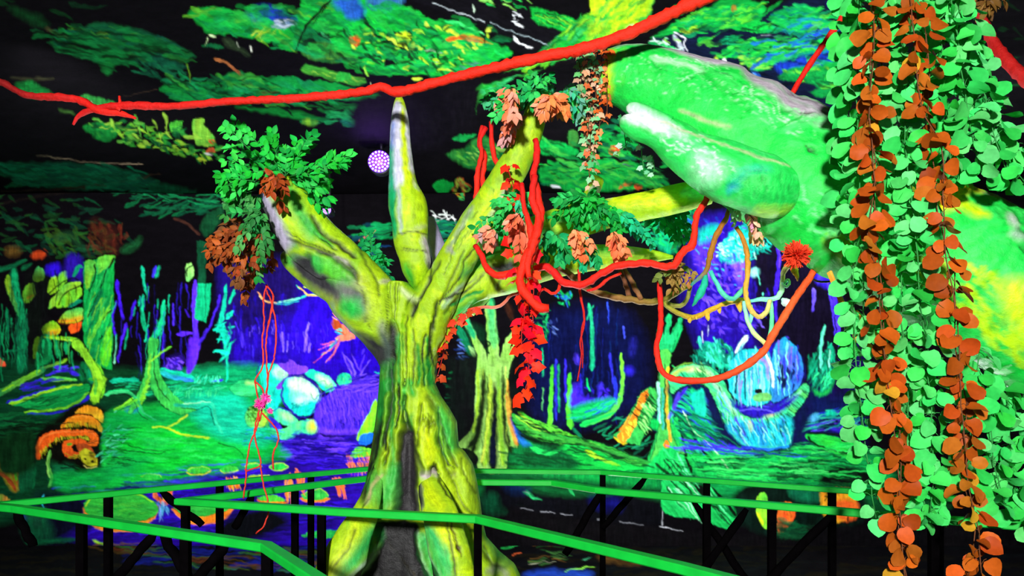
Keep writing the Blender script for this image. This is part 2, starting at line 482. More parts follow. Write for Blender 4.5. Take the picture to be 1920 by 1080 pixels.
p 20c040>60d828 1450,645 1490,625 1560,625 1610,655 1530,665
p f08020 1690,640 1740,665 1820,665 1850,640 
p 18a848>40c040 1695,630 1740,600 1810,595 1848,630 1790,655 1730,650
s a0e030 4 1695,625 1740,598 1810,592 1848,625
s d0d828 7 1052,495 1080,508 1150,508 1190,490
p 18c048>50d038 1055,485 1090,470 1160,470 1190,485 1140,500 1080,500
s a0e848 3 1055,485 1090,468 1160,468 1190,485
p 18c048>50d038 1240,480 1270,465 1320,465 1342,480 1300,496 1260,494
s c0e838 4 1240,482 1265,498 1310,498 1342,482
p 18c048>40c838 1378,465 1400,450 1450,450 1475,462 1440,476 1400,476
s c0e838 4 1378,465 1400,448 1450,448 1475,462
p 18c048>40c838 1520,462 1550,450 1600,452 1620,466 1590,482 1540,480
s c0e838 4 1520,462 1550,448 1600,450 1620,466 1590,483 1540,482 1520,464
p 18c048>40c838 797,522 830,508 890,508 910,522 870,535 820,535
s b0e838 3 797,522 830,506 890,506 910,522
p 30c838>c8d020 1395,522 1420,510 1500,510 1525,520 1490,535 1420,535
s f0a020 7 1395,525 1430,536 1490,536 1522,524
p 18a848>30b848 1700,850 1800,825 1920,825 1920,860 1780,865
# lotus buds
p ff8050>c04820 865,630 880,600 920,650 940,590 985,570 960,660 940,685 900,670
s e8c020 16 915,590 930,650
d ff9018,ffb020,f06018 26 50 12 80 14 1275,545 1350,540 1350,575 1280,575
d ff9040,f07820,ffb030 18 90 14 86 8 1605,560 1650,540 1645,640 1605,640
d ff8030,f06020 16 70 12 86 14 1660,520 1720,510 1710,590 1680,590
d ff7030 8 80 14 80 10 1880,560 1930,560 1930,600 1890,600
d 50c0e0,1020a0,80b0ff 16 60 12 80 20 895,680 960,690 950,740 890,740 alpha=.6
s 30c8e0 10>4 250,620 238,660 250,700
p 30a030>e06030 0,620 50,640 60,680 0,700
s 0b9a50>0c8a48 40>30 -60,680 60,680 150,690 soft=2
p 103a28>0c6038 130,700 260,700 240,800 170,790 soft=5
# --- rocks & waterfall
F 420 660 4.5
p 10b868>30d870 40,310 90,270 180,230 250,240 300,290 290,350 200,380 100,370 ang=-10
s 98f060 30>10 190,250 250,260 290,300 soft=3
p 10a870>0fb878 0,420 60,390 150,380 260,420 250,640 100,620 0,600 ang=0 soft=3
p 0fc868>18d870 0,600 120,640 350,660 360,760 300,820 130,830 0,780 soft=3
d 20d8a0,0fb870,2060e0,0a7a50 90 90 12 5 14 0,400 300,430 340,830 0,880 alpha=.6
p 12d8b0>18e8c0 300,150 340,110 420,100 490,120 530,180 500,230 440,290 420,440 370,440 330,300
p d0f8c0>90f0c0 410,180 430,130 480,110 520,140 530,190 490,230 440,220 soft=4
p 7a40e8>6a38d8 440,100 540,90 560,60 620,110 700,120 700,170 620,190 530,180 500,110
d 8a48f0,6a30d0 20 70 26 -20 40 380,140 520,200 500,290 420,290 alpha=.8
p 14d8b8>10c8b8 400,330 480,280 560,200 520,240 480,420 430,500 400,450
p 5030d0>7a40e8 430,260 520,210 580,190 560,220 470,320
p 14d8c0>10d0b8 500,260 560,210 640,220 740,260 800,330 810,400 770,450 760,510 690,540 620,530 540,460 500,380 
p e0ffd0>b8f8c8 555,240 640,215 740,270 800,330 790,400 700,380 610,350 560,300 soft=6
p 70f0d0>c8ffd8 560,330 660,340 720,390 680,430 600,420 soft=6
d 0a8890,08a0a8,104060 16 40 10 -50 30 520,420 760,420 720,520 560,480
s 0a3050 8 740,350 760,400 800,360
s 2a20a0 18>9 500,300 490,380 540,470 630,540 700,560
s 1c1080 14 560,190 660,200 760,260 820,350
p 14d8b8>20e8b0 690,190 740,150 800,170 880,200 940,270 940,310 880,340 820,310 770,240 
p d0f8b0>a0f8b8 780,210 840,200 900,240 930,290 860,280 soft=5
s 0a5a60 6 800,250 850,240 860,270
d 50e060,40a040 20 30 9 -30 40 850,280 940,270 930,330 870,330
p 14c8a0>30d888 960,230 990,180 1060,190 1085,240 1040,280 970,280
d 50e080,20a870 24 26 7 80 30 970,200 1070,200 1060,270 980,270
p 20d8b0>60f090 420,500 470,480 560,510 630,580 600,620 500,610 440,560
p a8f8a0 480,510 560,520 590,580 520,570 soft=4
p 3018b8>5028d8 380,540 430,560 500,650 430,660 390,620
p 20d8a0>60e878 360,620 420,640 500,650 620,590 740,570 790,610 790,670 740,700 640,690 560,740 470,730 400,700
e d8f040>f0f850 752,625 40,44 soft=6
s 1040c0 14 640,660 600,690 660,680 soft=4
e 50b030>c0e030 270,560 95,80 soft=4
e e8f838 330,580 36,60 soft=5
d 3a6a10,205808 26 40 16 60 60 200,480 300,500 280,600 220,560
p 086a50>0a8a60 130,840 300,790 480,780 520,860 400,880 200,880 soft=4
d 0a4030,10a870,083820 34 90 14 5 20 180,800 500,790 510,890 200,890
s 2838e0 16 180,790 300,760 480,740 soft=4 alpha=.8
p 3a20e8>5a30f0 770,480 800,420 860,370 980,320 1120,300 1310,300 1300,400 1240,480 1200,620 1100,710 900,690 800,640 770,560 soft=3
d 6a38ff,2a10c0,7a48ff,1c0890 260 110 7 78 14 800,420 980,330 1280,320 1220,560 1100,620 820,600 alpha=.7
d 5a30f0,7a48ff,2810b0 60 160 8 -10 14 960,300 1300,230 1310,310 1000,320 alpha=.8
p 7a40f8>5a30e0 820,640 960,660 1130,650 1120,710 900,700 800,690 soft=4
d 1c0a90,12066a 40 60 8 88 6 820,570 1190,560 1160,650 830,650
p 180880>2a10b0 520,740 800,700 1130,700 1100,880 960,920 520,900 soft=5 ang=0
p 6a38f0>5a30e0 790,720 940,700 1060,780 1000,840 880,830 soft=3 ang=0
d 4a28e8,3a18c8,6a40ff,1a0a70 110 130 9 0 5 530,720 1120,740 1080,920 530,920 alpha=.7
s 120650 12>6 810,690 900,710 1130,700
# violet plants top right of falls
s 6a40ff>8a68ff 9>18 1010,20 1080,100 1110,200
s 6a40ff 7>16 1080,10 1110,80 1150,160
s 5a30f0 7>14 1190,20 1160,100 1150,170
s 7a50ff 6>16 1240,70 1190,130 1150,190
s 7a50ff 6>14 1000,0 1050,120 1090,200
d 7a50ff,4a28e0 24 80 12 -8 12 1080,190 1310,170 1310,250 1100,260 alpha=.8
s 18c8b0 10 1270,170 1320,180
# right bank by trunk
p 50d830>a0f020 1290,400 1200,560 1130,700 1140,750 1240,700 1290,600
p 80e828>50d840 1120,800 1250,820 1250,870 1080,890
p 1850e0>1880f0 1160,700 1260,680 1250,760 1140,780
s 101040 7 1140,800 1250,790
d ff9020,f07818,c04010 44 90 6 75 25 1000,880 1230,900 1230,1010 1040,1010
# --- far violet trees
F 420 480 6
s 4828e0 14>26 130,740 180,880 210,1030
s 5a38ff 20 205,860 215,1010 soft=3
s 3a20c8 24 340,780 345,840
s 7a58ff 26>20 665,850 675,960 668,1080
s 8a68ff>7a50ff 24>30 955,740 930,900 915,1080
s 8a68ff 14 725,950 715,1080
s 9a70ff 20 970,980 960,1080
s 4020d8 20 510,910 520,1000
s 4a28e8 16 1090,820 1090,860
d 3a1cd8,5030f0 26 120 14 88 8 60,820 1240,860 1240,1080 60,1080 alpha=.5
s 4828f0 22 1580,1050 1560,1100
s 2c9ab0>60e8c0 10>22 580,520 720,520 860,470
s 90f8d0 14 620,520 720,500 800,480
s 2ac8a8 18>20 860,470 960,440 1120,440
s e89858 14>20 380,410 440,480 520,525 600,530
s f0c878 8 400,450 450,500 560,530
s 1c9ab0 14>10 560,530 700,545 840,510
s f0b850 14 830,340 900,400 930,430
s 3ad0a0 9 810,325 850,370
s e8b030>d8c040 22>14 930,440 1020,445 1120,440
s b0c840 20>14 900,350 1000,360 1100,430
s 0a0a14 12 940,340 1060,370 1130,440
# parrot painted
F 420 480 6
s ff8868>f06848 60>40 1270,930 1380,900 1480,925
p f89070>ff7048 1280,925 1330,880 1420,860 1490,920 1420,950 1330,955
p a04018>b84820 1215,740 1240,700 1290,720 1340,790 1400,860 1330,880 1250,830 1220,790
p f07048>ff8860 1325,800 1345,770 1420,860 1340,870
s 3ad8c8 10 1250,850 1330,880
s 3ad8c8 10 1270,830 1330,850
s 3ad8c8 9 1290,820 1330,835
s 208898 8 1270,875 1340,885
s ffb080 9 1225,590 1290,690
s ff9868 9 1225,640 1290,700
s ffa878 9 1220,680 1280,720
s ff7048 8 1240,565 1260,600
s ff8860>e84830 12>6 1300,930 1180,980 1090,1000
s f07048>ff6040 12>6 1310,940 1170,1010 1070,1050
s ff6848>e04030 12>5 1310,950 1220,1040 1100,1100
s f08050 12>6 1300,950 1240,1080 1150,1200
s 3ad8b0 10 1280,930 1200,1010
s 40c8a0 9 1270,960 1180,1060 1100,1120
s ff7850>ff5838 14>6 1300,960 1250,1080 1180,1180
s ff5838 10>4 1200,1040 1080,1150 1010,1200
'''
WALL += '''
# --- painted slim tree right of the big trunk
F 860 540 3
p 0a2c18 60,200 150,240 110,380 70,420 20,260 soft=6
s 0c7048>0a6038 40>44 0,220 40,310 90,390
s 90c878>6ab030 30>60 60,330 110,400 120,480
s 20b060>70c028 44>70 185,120 185,240 190,340 200,480
s 70c828 14>22 190,200 200,400
s 0b3014 8 170,300 160,360 170,400
d 0a2410 16 20 10 60 60 150,290 190,290 180,450 150,450
s 78b028>80a828 70>60 300,350 260,420 250,500
p 78a828>3a6a18 90,400 130,380 200,420 300,350 290,450 270,540 270,700 290,800 270,900 190,960 110,960 100,700 95,520 soft=2 ang=90
s 1a2c0c 40>60 150,500 140,700 100,880 soft=4
s 98b828>60a028 20>26 110,430 110,600 90,760 0,890
s 58b028>78b020 30>16 100,480 105,620 80,780 10,880
p 0b140a 120,520 165,520 170,700 130,900 60,910 110,800 soft=3
s 88b828>a0d028 26>40 175,500 165,700 150,860 120,980
s 101408 26>20 205,560 200,760 200,980 soft=3
s 90b028>98c028 20>30 225,480 230,700 245,860 260,1000
s 142008 14>12 250,560 250,700 270,880 soft=2
s c88828>e0a030 16>14 265,500 280,700 320,890
s 70a828 10 245,540 262,720 290,860
s 1840a0>2060c0 16>40 285,690 310,770 360,850 soft=3
p 0e7a3c>12a048 300,800 360,840 500,910 520,930 400,940 290,930 soft=3 ang=15
s 10182c 60 200,930 210,960 soft=4
# roots to the right
s 40b828>28a838 50>46 320,700 420,770 560,840 700,870
s 28a838>30b040 44>20 700,870 880,910 1060,980
s a0e030 14>8 330,700 400,750 480,800
s 0a180c 26>12 300,690 400,790 560,870 700,890
s 081a0c 20 560,810 720,860 900,900 1080,980
d 0b2c14,50c030,60d838 60 60 9 18 12 340,700 700,850 1060,970 1000,960 680,880 340,730
p 0fc040>10b838 540,900 620,880 700,890 800,940 900,960 1060,1000 1060,1020 300,1010 300,950 soft=3 ang=12
p 0c5a28>0b4820 300,930 520,910 560,960 560,1000 300,1000 soft=6
s c0e820>70e030 30>16 720,930 820,980 930,1010
s 0b5020 30>16 630,950 700,990 soft=5
p 0c7a38>0fa040 300,1020 1100,1030 1240,1080 1240,1130 900,1100 soft=5
# thin trunks
d 0c1a60,0a2a6a,14208a 60 200 6 90 3 470,330 900,120 900,700 470,720 alpha=.55
s 40c830>60e030 16>30 527,430 520,600 512,775
s 50d830 22>34 625,480 620,680 630,790
s 3030d8>2428b8 12 545,400 548,740
s 1a8a60 12 560,430 565,700
s 3428e0 12 600,640 600,400
s 2820c0 10 685,480 690,600
s 20a870>18b880 14>26 730,90 750,200 750,460
s 18a070 9 755,100 720,180
s 3858ff>2030b0 7>5 835,80 845,200
s 3030d0 14>10 850,370 865,540
s 4858ff 9 928,215 934,285
e 2a20c8 955,465 24,22 soft=6
s 1c1c80 26 985,280 975,380 soft=6
s 80e830>20c858 14>34 913,370 920,540 880,680 780,740 690,770
s 2838e0 24>14 875,500 880,620 820,700
s 5038f0 24 665,380 670,420 soft=5
p 2c18c8>4a28e8 640,560 680,540 700,620 860,620 860,660 640,680 soft=5
s 4030e8 30>20 800,540 790,590 soft=4
d 4a28ff,2c18b0 20 40 20 60 50 640,560 860,560 860,680 640,680 alpha=.7
p 0fa050>10c060 640,680 740,640 860,620 860,680 740,730 650,740 soft=5 ang=-20
d 18d868,2030d0,18c058 40 90 8 -20 14 650,690 860,630 860,680 660,740 alpha=.8
s 18d858 18>10 690,770 800,730 880,700
s 20c080 9>5 470,340 475,500
s 60c870 8>4 475,560 468,690
s 10e070 9 720,510 735,580
d 0a6a38,18a858,0a3c28 30 34 14 50 60 440,150 520,100 500,300 420,320 alpha=.8
d 10a850,18c868,2060c0 26 30 12 60 60 550,20 640,30 620,100 560,90
d 6078c0,283878 10 30 14 60 50 500,190 560,170 560,270 500,260
s 3a1c10 30>16 270,90 300,170 soft=5
d 102050,2a4a8a,506ab0 14 40 9 20 30 0,280 40,300 40,420 0,420
d 0fa858,18c868 14 50 9 5 20 -40,470 70,480 70,520 -40,520
d 0c5a34,0a3c24 26 70 12 10 15 -60,540 100,540 30,700 -60,700 alpha=.7
s 0c7048 24>10 640,790 700,850
d 0b5038,0c8050,18a068 40 60 10 -20 30 780,770 900,720 1080,830 1060,960 900,900 alpha=.7
# log with orange
s 108a40>20c050 80>120 1075,570 1040,660 990,760 930,850
s ff8020>f09020 34>70 1055,600 1010,690 960,770 910,840 soft=2
s f0c020 14>16 1045,590 990,700 930,830
d 0a1c10,0b2c14 26 70 6 50 14 1030,600 1100,640 1060,780 980,850
d 30d860,60f060 22 60 6 50 14 1030,600 1100,640 1060,780 980,850
s 0a1408 6 950,740 980,755
s 0a1408 6 940,800 975,820
p c0d820>f0a020 875,830 920,800 950,850 930,880 890,860 
s 60e060 8 1115,540 1120,640
'''
WALL += '''
# --- right: palm trunk, arch, bowl, tail
F 1140 560 3.6
p 0a1440>101a5a 420,560 560,560 700,640 900,780 1240,740 1340,620 1500,660 1640,700 1640,900 420,940 soft=14
s 10a868>18c878 26>40 400,120 405,180 
s 18c060>14b060 26>46 410,120 400,200 390,330
s 18c868>14b858 60>50 485,160 450,260 410,370
s 10a050 44>30 350,250 370,330 385,370
s 18c060 40 330,300 360,350
s c8c830>a8b828 40>34 400,370 375,430
s 58c850>30c868 60>60 375,440 370,560 375,700 360,860
s d8d028>f0b828 16>18 395,450 385,600 390,760 410,880 425,970
s 0a4028 8 345,500 345,640 350,800
s a0f0d0>40e0c0 16>12 335,560 335,700 345,860
s 20b8a8 12 355,580 358,740 365,880
s 0c5838 10 372,600 370,760
p 28b858>18c848 320,940 360,860 375,900 360,1080 270,1100 soft=2
p f09018>ff7018 370,980 385,955 400,985 385,1030 
p 30d888>20c850 425,980 460,1020 560,1100 430,1100 410,1040
s 0a2818 8 420,990 470,1100
# swirl under arch
d 0c8a50,10b868,2a60d8,0a3c30,18d080 170 150 11 30 14 470,640 560,600 640,640 740,760 860,940 700,980 480,920 alpha=.75
d 2818b8,3a20e0 40 140 12 22 12 430,900 640,960 900,960 900,1020 560,1020 alpha=.8
p 10c8a8>18d8b0 555,650 610,640 630,760 570,720 soft=2
s 4a28e8>2818b0 26>10 530,600 480,670 420,740
s 3a38e8 26>18 640,650 700,720 740,800 soft=3
s 2a20c8 16 440,560 500,600 500,520 
# arch
s 20a850>20c860 60>70 440,560 450,520 480,490 560,470 
s 50d860>a0f8a0 80>86 560,485 640,480 690,520 720,570
s a8f850>98f040 44>26 440,510 520,460 600,455 soft=3
s 40d898>20d0a0 84>90 730,570 760,640 800,720 850,800 880,880
s c8ffb0>80f0c0 26>20 620,470 700,500 740,560 soft=3
p 20d0a8>1890c8 860,780 960,800 1060,790 1150,760 1240,740 1240,840 1225,980 1180,1000 1050,1000 960,980 900,940 850,860 ang=90 soft=2
s 30d8a0>50e898 60>84 1120,800 1200,720 1290,650 1340,620
s 90f8c8 12 1120,770 1200,700 1290,640
d 0c5040,0a3838,10684a 60 70 5 70 16 760,600 900,800 1220,800 1200,980 960,960 800,780 alpha=.8
d 0c4038 14 50 6 50 10 1150,740 1320,610 1350,640 1200,800
d 80ffc0,50f0b8,3060e8,2038c8 90 90 6 66 18 760,600 900,800 1220,780 1220,980 950,960 800,780 alpha=.75
d a8ff60,30c060 40 90 7 50 18 450,500 640,460 740,560 640,530 
d 1858e8,2030d0,20b0f0 60 90 12 10 14 900,920 1220,920 1210,1000 960,990 alpha=.8
s 4030d8 26>16 870,800 900,860 930,920 soft=3
s f08820 24>16 955,830 965,890 soft=5
s f0e040 24 1060,780 1120,800 soft=6
s 2818c0 12>16 940,990 1080,1012 1220,1000
s 0a1430 12 750,560 800,690 870,770 960,795
s 0a1430 14>9 760,700 820,860 920,980
# basket / bowl
p 2a18c0>1c1090 860,620 840,500 940,360 1060,330 1160,300 1290,380 1320,480 1300,580 1200,700 1040,770 940,760 soft=5
p 18c0c0>20d0c8 830,540 860,430 940,360 1040,370 1110,450 1130,640 1060,690 960,690 870,660 soft=3
p 18b0d0>3048e0 1120,440 1150,330 1200,320 1280,380 1300,480 1290,560 1190,660 1150,660 soft=3
d 70f8e8,40e8d8,a8ffe8,9a70e8,20a8c0 90 150 10 88 5 850,450 1100,400 1110,620 860,620 alpha=.8
d 70f8f0,8a60f0,2828c0,40d8e0 60 140 9 88 5 1130,400 1290,400 1290,560 1150,620 alpha=.8
s 9a68e8>b088f0 50>20 960,380 1030,390 1050,480 soft=3
s 8a50e0 40>24 1060,440 1040,560 soft=4
s 0a2060 10 960,500 960,680
s 0a3850 12 885,480 880,640
s 1a1060 16 1060,470 1075,600
d 0a0a30 14 60 12 88 6 1180,460 1260,460 1250,620 1170,620
e 101018 1010,630 24,18
p 3aa858>60c860 990,660 1060,630 1090,690 1000,690
s f8fff0>e0f8f0 24>20 1060,390 1095,480 1110,640
s d8f8ff>a0e8e0 20>16 940,260 890,340 860,440
s 60c8d0 30>16 910,280 860,400 830,470 soft=3
s 1c1090 60>40 880,700 960,760 1040,770 1120,720 soft=5
s 4a40e8 9 900,730 980,700 1080,740
d 4a40f0,20206a 30 50 10 0 30 880,700 1140,700 1080,760 940,760
s 5a60e8 16>20 1215,330 1218,380
p 4a30c8>5a40e0 1180,270 1220,260 1225,310 1185,310
d 80fff8 12 90 6 90 3 1140,340 1240,330 1240,480 1150,480
# leafy clump behind
d 0a6a50,0c9070,18b890,0a4838 120 60 18 70 40 560,420 620,320 820,290 860,400 800,500 700,480 alpha=.8
s 30e8b0 22>12 790,310 820,350
s 18b890 30 740,340 760,420 soft=3
# purple patches above
d 2c14c8,4a28e8,6a40f0,1c0c80 90 40 24 40 60 540,60 1100,60 1000,240 640,230 alpha=.6
s 7a60e8 20>10 1010,140 1050,200
s f8ffff 5>3 630,220 640,300
s c0c8e8 4 672,180 675,260
# right plants
s 30e8b0>60ffe0 16>20 1458,180 1440,260 1430,360 1445,500
s a0fff0 14 1490,360 1490,450
d 0c8a60,10a878,0a5a40,18c890 120 90 14 100 24 1340,450 1500,330 1560,480 1480,630 1370,620 alpha=.8
p 0c9a48>20c050 1370,600 1440,630 1500,580 1540,480 1500,620 1420,660 soft=3
d 3aff98 14 60 8 120 20 1380,520 1520,500 1480,620
s 4a28e8>5a38f8 36>10 1530,0 1550,160 1565,420
s 3a20c8 20>8 1510,10 1540,140
s 5a38f0 14>5 1390,0 1375,90
s 3020b0 12 1135,40 1140,180
s 20d0a0 9 1585,370 1600,440
d 30d8a0,5a40f0,1830b0,0a6a50,1090a0 70 110 10 -14 14 1320,800 1700,700 1700,900 1340,900 alpha=.75
p 5a40f0>50d8f0 1340,810 1400,770 1420,800 1370,830 soft=3
e 10c898 1500,775 34,18 soft=3
# ground right
d 18c858,12b050,20d868,0b7a38,28e050 150 260 14 3 5 560,1020 1250,980 1700,980 1700,1250 900,1250 alpha=.7
d 2a30e0,3a20c8 30 140 9 3 6 560,1000 1250,1010 1300,1060 700,1060 alpha=.8
s 3a28e0 26>16 1500,880 1660,900 soft=3
p 18c850>30e040 1340,910 1480,920 1700,1000 1700,1100 1500,1040 1350,960 ang=12
s 0a1c10 12 1345,910 1480,910 1640,940
s 0a2810 16 1350,930 1360,960 1420,990
s 0a2810 14 1410,990 1480,1010
s 0a2810 14 1480,1010 1540,1030
s 0a2810 12 1550,1030 1680,1060
# --- bottom right, 1280,720 s3
F 1280 720 3
s 0a2c18 9>7 120,440 280,450 550,450 700,440
s 0a2c18 8 280,470 450,500 650,520 820,500
p 20a84a>109a40 290,455 560,455 820,450 800,520 560,530 400,500 soft=2 ang=4
d 0a5020 30 60 4 60 20 560,460 820,460 800,520 560,510
p 060a08>0a140c 770,560 820,480 900,460 1020,480 1060,520 1040,560 soft=5
p 06120c>0a2018 350,570 760,570 1000,590 1000,780 700,860 560,900 350,800 240,770 soft=6
p 0c6040>108050 600,590 760,590 760,660 640,650 soft=6
p 40c838>a0e028 410,640 440,610 470,620 480,700 480,810 440,790 415,720
p ff5020>f88028 530,700 580,660 630,690 620,760 540,850 
s d0e020 16 420,720 450,790
p f8c020>f09020 770,620 800,590 960,590 975,660 960,740 900,770 820,780 780,700 soft=2
p ff7828>ff6020 850,660 975,660 975,750 900,770 860,740 soft=4
s 0a1008 14 845,700 850,780
s 0a1008 10 920,710 925,770
d 0a2008 12 60 8 -40 30 820,600 870,600 860,640 820,640
d 104a28,0c6838,0a3420 40 120 24 0 20 560,760 700,800 700,870 560,880 alpha=.6
# lower black band under the mural
p 0c090c>0b0a0c -1100,620 -900,680 -500,770 0,825 350,850 700,870 700,800 2400,790 2400,1300 -1100,1300 soft=4 smooth=0 alpha=.96
p 0fb048>12c050 -250,200 -200,180 0,260 100,310 40,330 -60,300 soft=3
# palm roots
F 1280 720 3
s 20c858>18b048 60>40 -40,200 0,330 60,470
s 20d068>18b850 30>44 0,180 100,330 200,420 270,480
p 18c050>14a848 40,420 110,480 250,500 290,540 280,560 200,540 100,530 soft=2
s 20c858 30>50 -60,230 -20,400 -60,560 
s 0a1008 20>14 20,200 80,330 180,450
s 0a1008 16 -20,200 10,380 50,500
s c0f8c0 6 0,150 60,260 150,340 260,480
s 20c850>30d858 34>14 -75,60 -70,200 -85,330 soft=1.5
d 0b6a38,18b050 20 160 9 50 10 -60,150 120,250 260,480 100,480 0,380
p 0fa848>0b8a40 10,480 100,600 240,650 290,700 290,780 160,760 20,700 -60,640 soft=3 ang=45
s 08100a 12>16 60,520 200,620 300,740
p 080c0a 80,560 140,600 160,740 100,760 40,640 soft=4
'''
WALL += '''
# --- bottom centre dark with streaks (780,760 s3.375)
F 780 760 3.375
p 0a0a10>08080c 430,490 620,500 800,560 1000,580 1300,560 1560,600 1560,760 1200,730 900,690 640,640 420,640 soft=6 smooth=0
p 08301c>0a4a2c 430,570 500,560 540,640 560,680 470,690 430,650 soft=7
s 20b860>30c070 30>6 680,540 740,580 790,595 soft=2
s 90c8a0 10>4 680,540 720,560
s 20a050 26>6 960,500 1000,570
p 101068>0c0c48 1100,590 1200,580 1300,590 1290,660 1150,650 soft=10
s c87828 18 1155,540 1240,550
p 0a1c40 560,490 700,510 700,560 590,550 soft=8
# --- sky part right (1260,360 s4.5)
F 1260 360 4.5
d 0a6a38,0c8a48,0a4a28,10a058 90 70 24 40 60 -140,100 200,140 200,360 -140,480 alpha=.8
p 0aa068>08785a -140,300 -60,290 40,330 60,420 0,520 -100,480 soft=5
d 1030a0,2048d0 10 60 30 30 50 120,260 400,220 400,330 140,340 alpha=.6
p 3a20d8>5a30f0 190,440 330,380 380,560 300,700 190,580 soft=7
d 5a30f0,2c18c0,7a48f0 60 50 26 40 60 190,420 600,540 620,900 200,900 alpha=.75
p 9060e8>7a48e0 480,590 610,580 620,720 560,780 530,660 soft=4
s 7038e8 50>26 270,650 330,760 soft=4
p 18a8a0>10b898 230,340 330,280 400,300 330,400 240,430 soft=6
p 10b898>14c8a8 440,420 520,330 620,330 640,500 560,590 470,600 400,560 420,480 soft=4
d 18e0c0,10b898,60f8e0,0a7a70,a0ffd0 150 40 20 40 70 400,440 520,330 720,360 820,480 700,580 460,600 alpha=.85
d 18c8b0,0a9080 50 60 26 30 60 580,250 680,250 830,400 800,520 640,540 alpha=.8
d 80ffd0,d0fff0 14 26 14 0 60 380,460 420,440 430,560 380,560
e 60ffe0>b0ffff 695,680 34,40 30 soft=4
s 60f8d0 8 725,650 735,790
s 60f8d0 7 760,850 765,880
s 4a28ff>3a1cd8 26>34 885,380 900,560 890,740 870,860
s 6a40ff 10 890,400 905,520 905,640
s 3818c8>4a28e8 14>20 870,860 875,1080
s 2c14b0 24>16 960,470 940,560
p 3a20e0>2c18b8 1200,620 1300,640 1440,760 1440,820 1340,820 1210,740 soft=7
s 5030ff>4828f0 40>14 1320,780 1370,900 1385,1080
s 4a28e8 20>12 1420,840 1420,1080
s 8068ff>6a50ff 26>12 1190,820 1195,900 1175,1010
s 5a48f0 26 1250,700 1240,750 soft=5
d 3018c0,1c0c80 40 90 20 88 12 560,600 880,860 880,1080 500,1080 alpha=.4
'''
WALL += '''
F 640 360 3
d f0f4f0,e0e8e0 12 40 6 30 60 510,120 640,130 640,165 520,150
d 0a7a40,0c6a50,0a4a3a 24 80 16 -6 16 520,160 640,160 620,280 560,260
d 0b8a48,0c6038,0a3040 24 120 20 -4 8 60,190 260,170 270,260 100,270
d 0c3a70,0a2a50 8 110 14 0 6 110,310 270,310 270,350 120,350
s b06a50 8>4 100,275 150,245 195,215
d 10a850,0fb860,0a7a3a,0c9060 60 40 18 40 50 1690,150 1920,150 1900,340 1760,280
d 0b0a0c 14 24 14 40 50 1740,180 1860,200 1850,280 1760,270
d 6a8a20,b05020,2a8a40 14 30 14 30 50 600,-20 700,-20 700,50 620,40
'''
FLOOR = '''
F 0 0 1
d 0c0a08,100e0a,0a0c0e,141008 200 120 8 0 5 -300,1020 2200,1020 2200,1100 -300,1100 alpha=.7
d 0c0c50,101870,0a1040 60 120 7 0 5 300,1020 640,1020 700,1100 900,1080 300,1060 alpha=.8
d 4a3410,3a4a18,5a2c10,2a5a24 36 90 5 4 5 160,1022 640,1030 760,1080 400,1070 alpha=.7
F 780 760 3.375
s 1a9a40>30b050 16>5 540,905 620,885 700,865
s c05028 14>6 605,945 665,935
s 8a8a70 6>4 720,1000 800,990 880,995
s 70c838>90d848 12>6 950,1045 1040,1030 1130,1022
s 1838a0>2048b8 40>30 700,1075 900,1065 1110,1075 soft=8
s 5a3c18 26>10 1160,960 1300,990 1420,1000 soft=6
s 30805a 14>6 1060,975 1110,960
d 6a4a20,3a6a30,1a4a20 16 90 10 0 6 780,880 960,880 900,1010 740,1010 alpha=.7
'''

WALL += '''
F 640 720 3
s a8a8b0 3>2 1010,697 1080,708
s a8a8b0 3>2 1120,715 1200,724
s a0a0a8 3>2 1230,730 1300,738
s 909098 3>2 1440,760 1500,766
s 888890 3>2 1560,775 1700,792
s d8d8e0 4>2 1790,800 1850,812 1920,825
s c0c0c8 3 1806,700 1806,795
'''

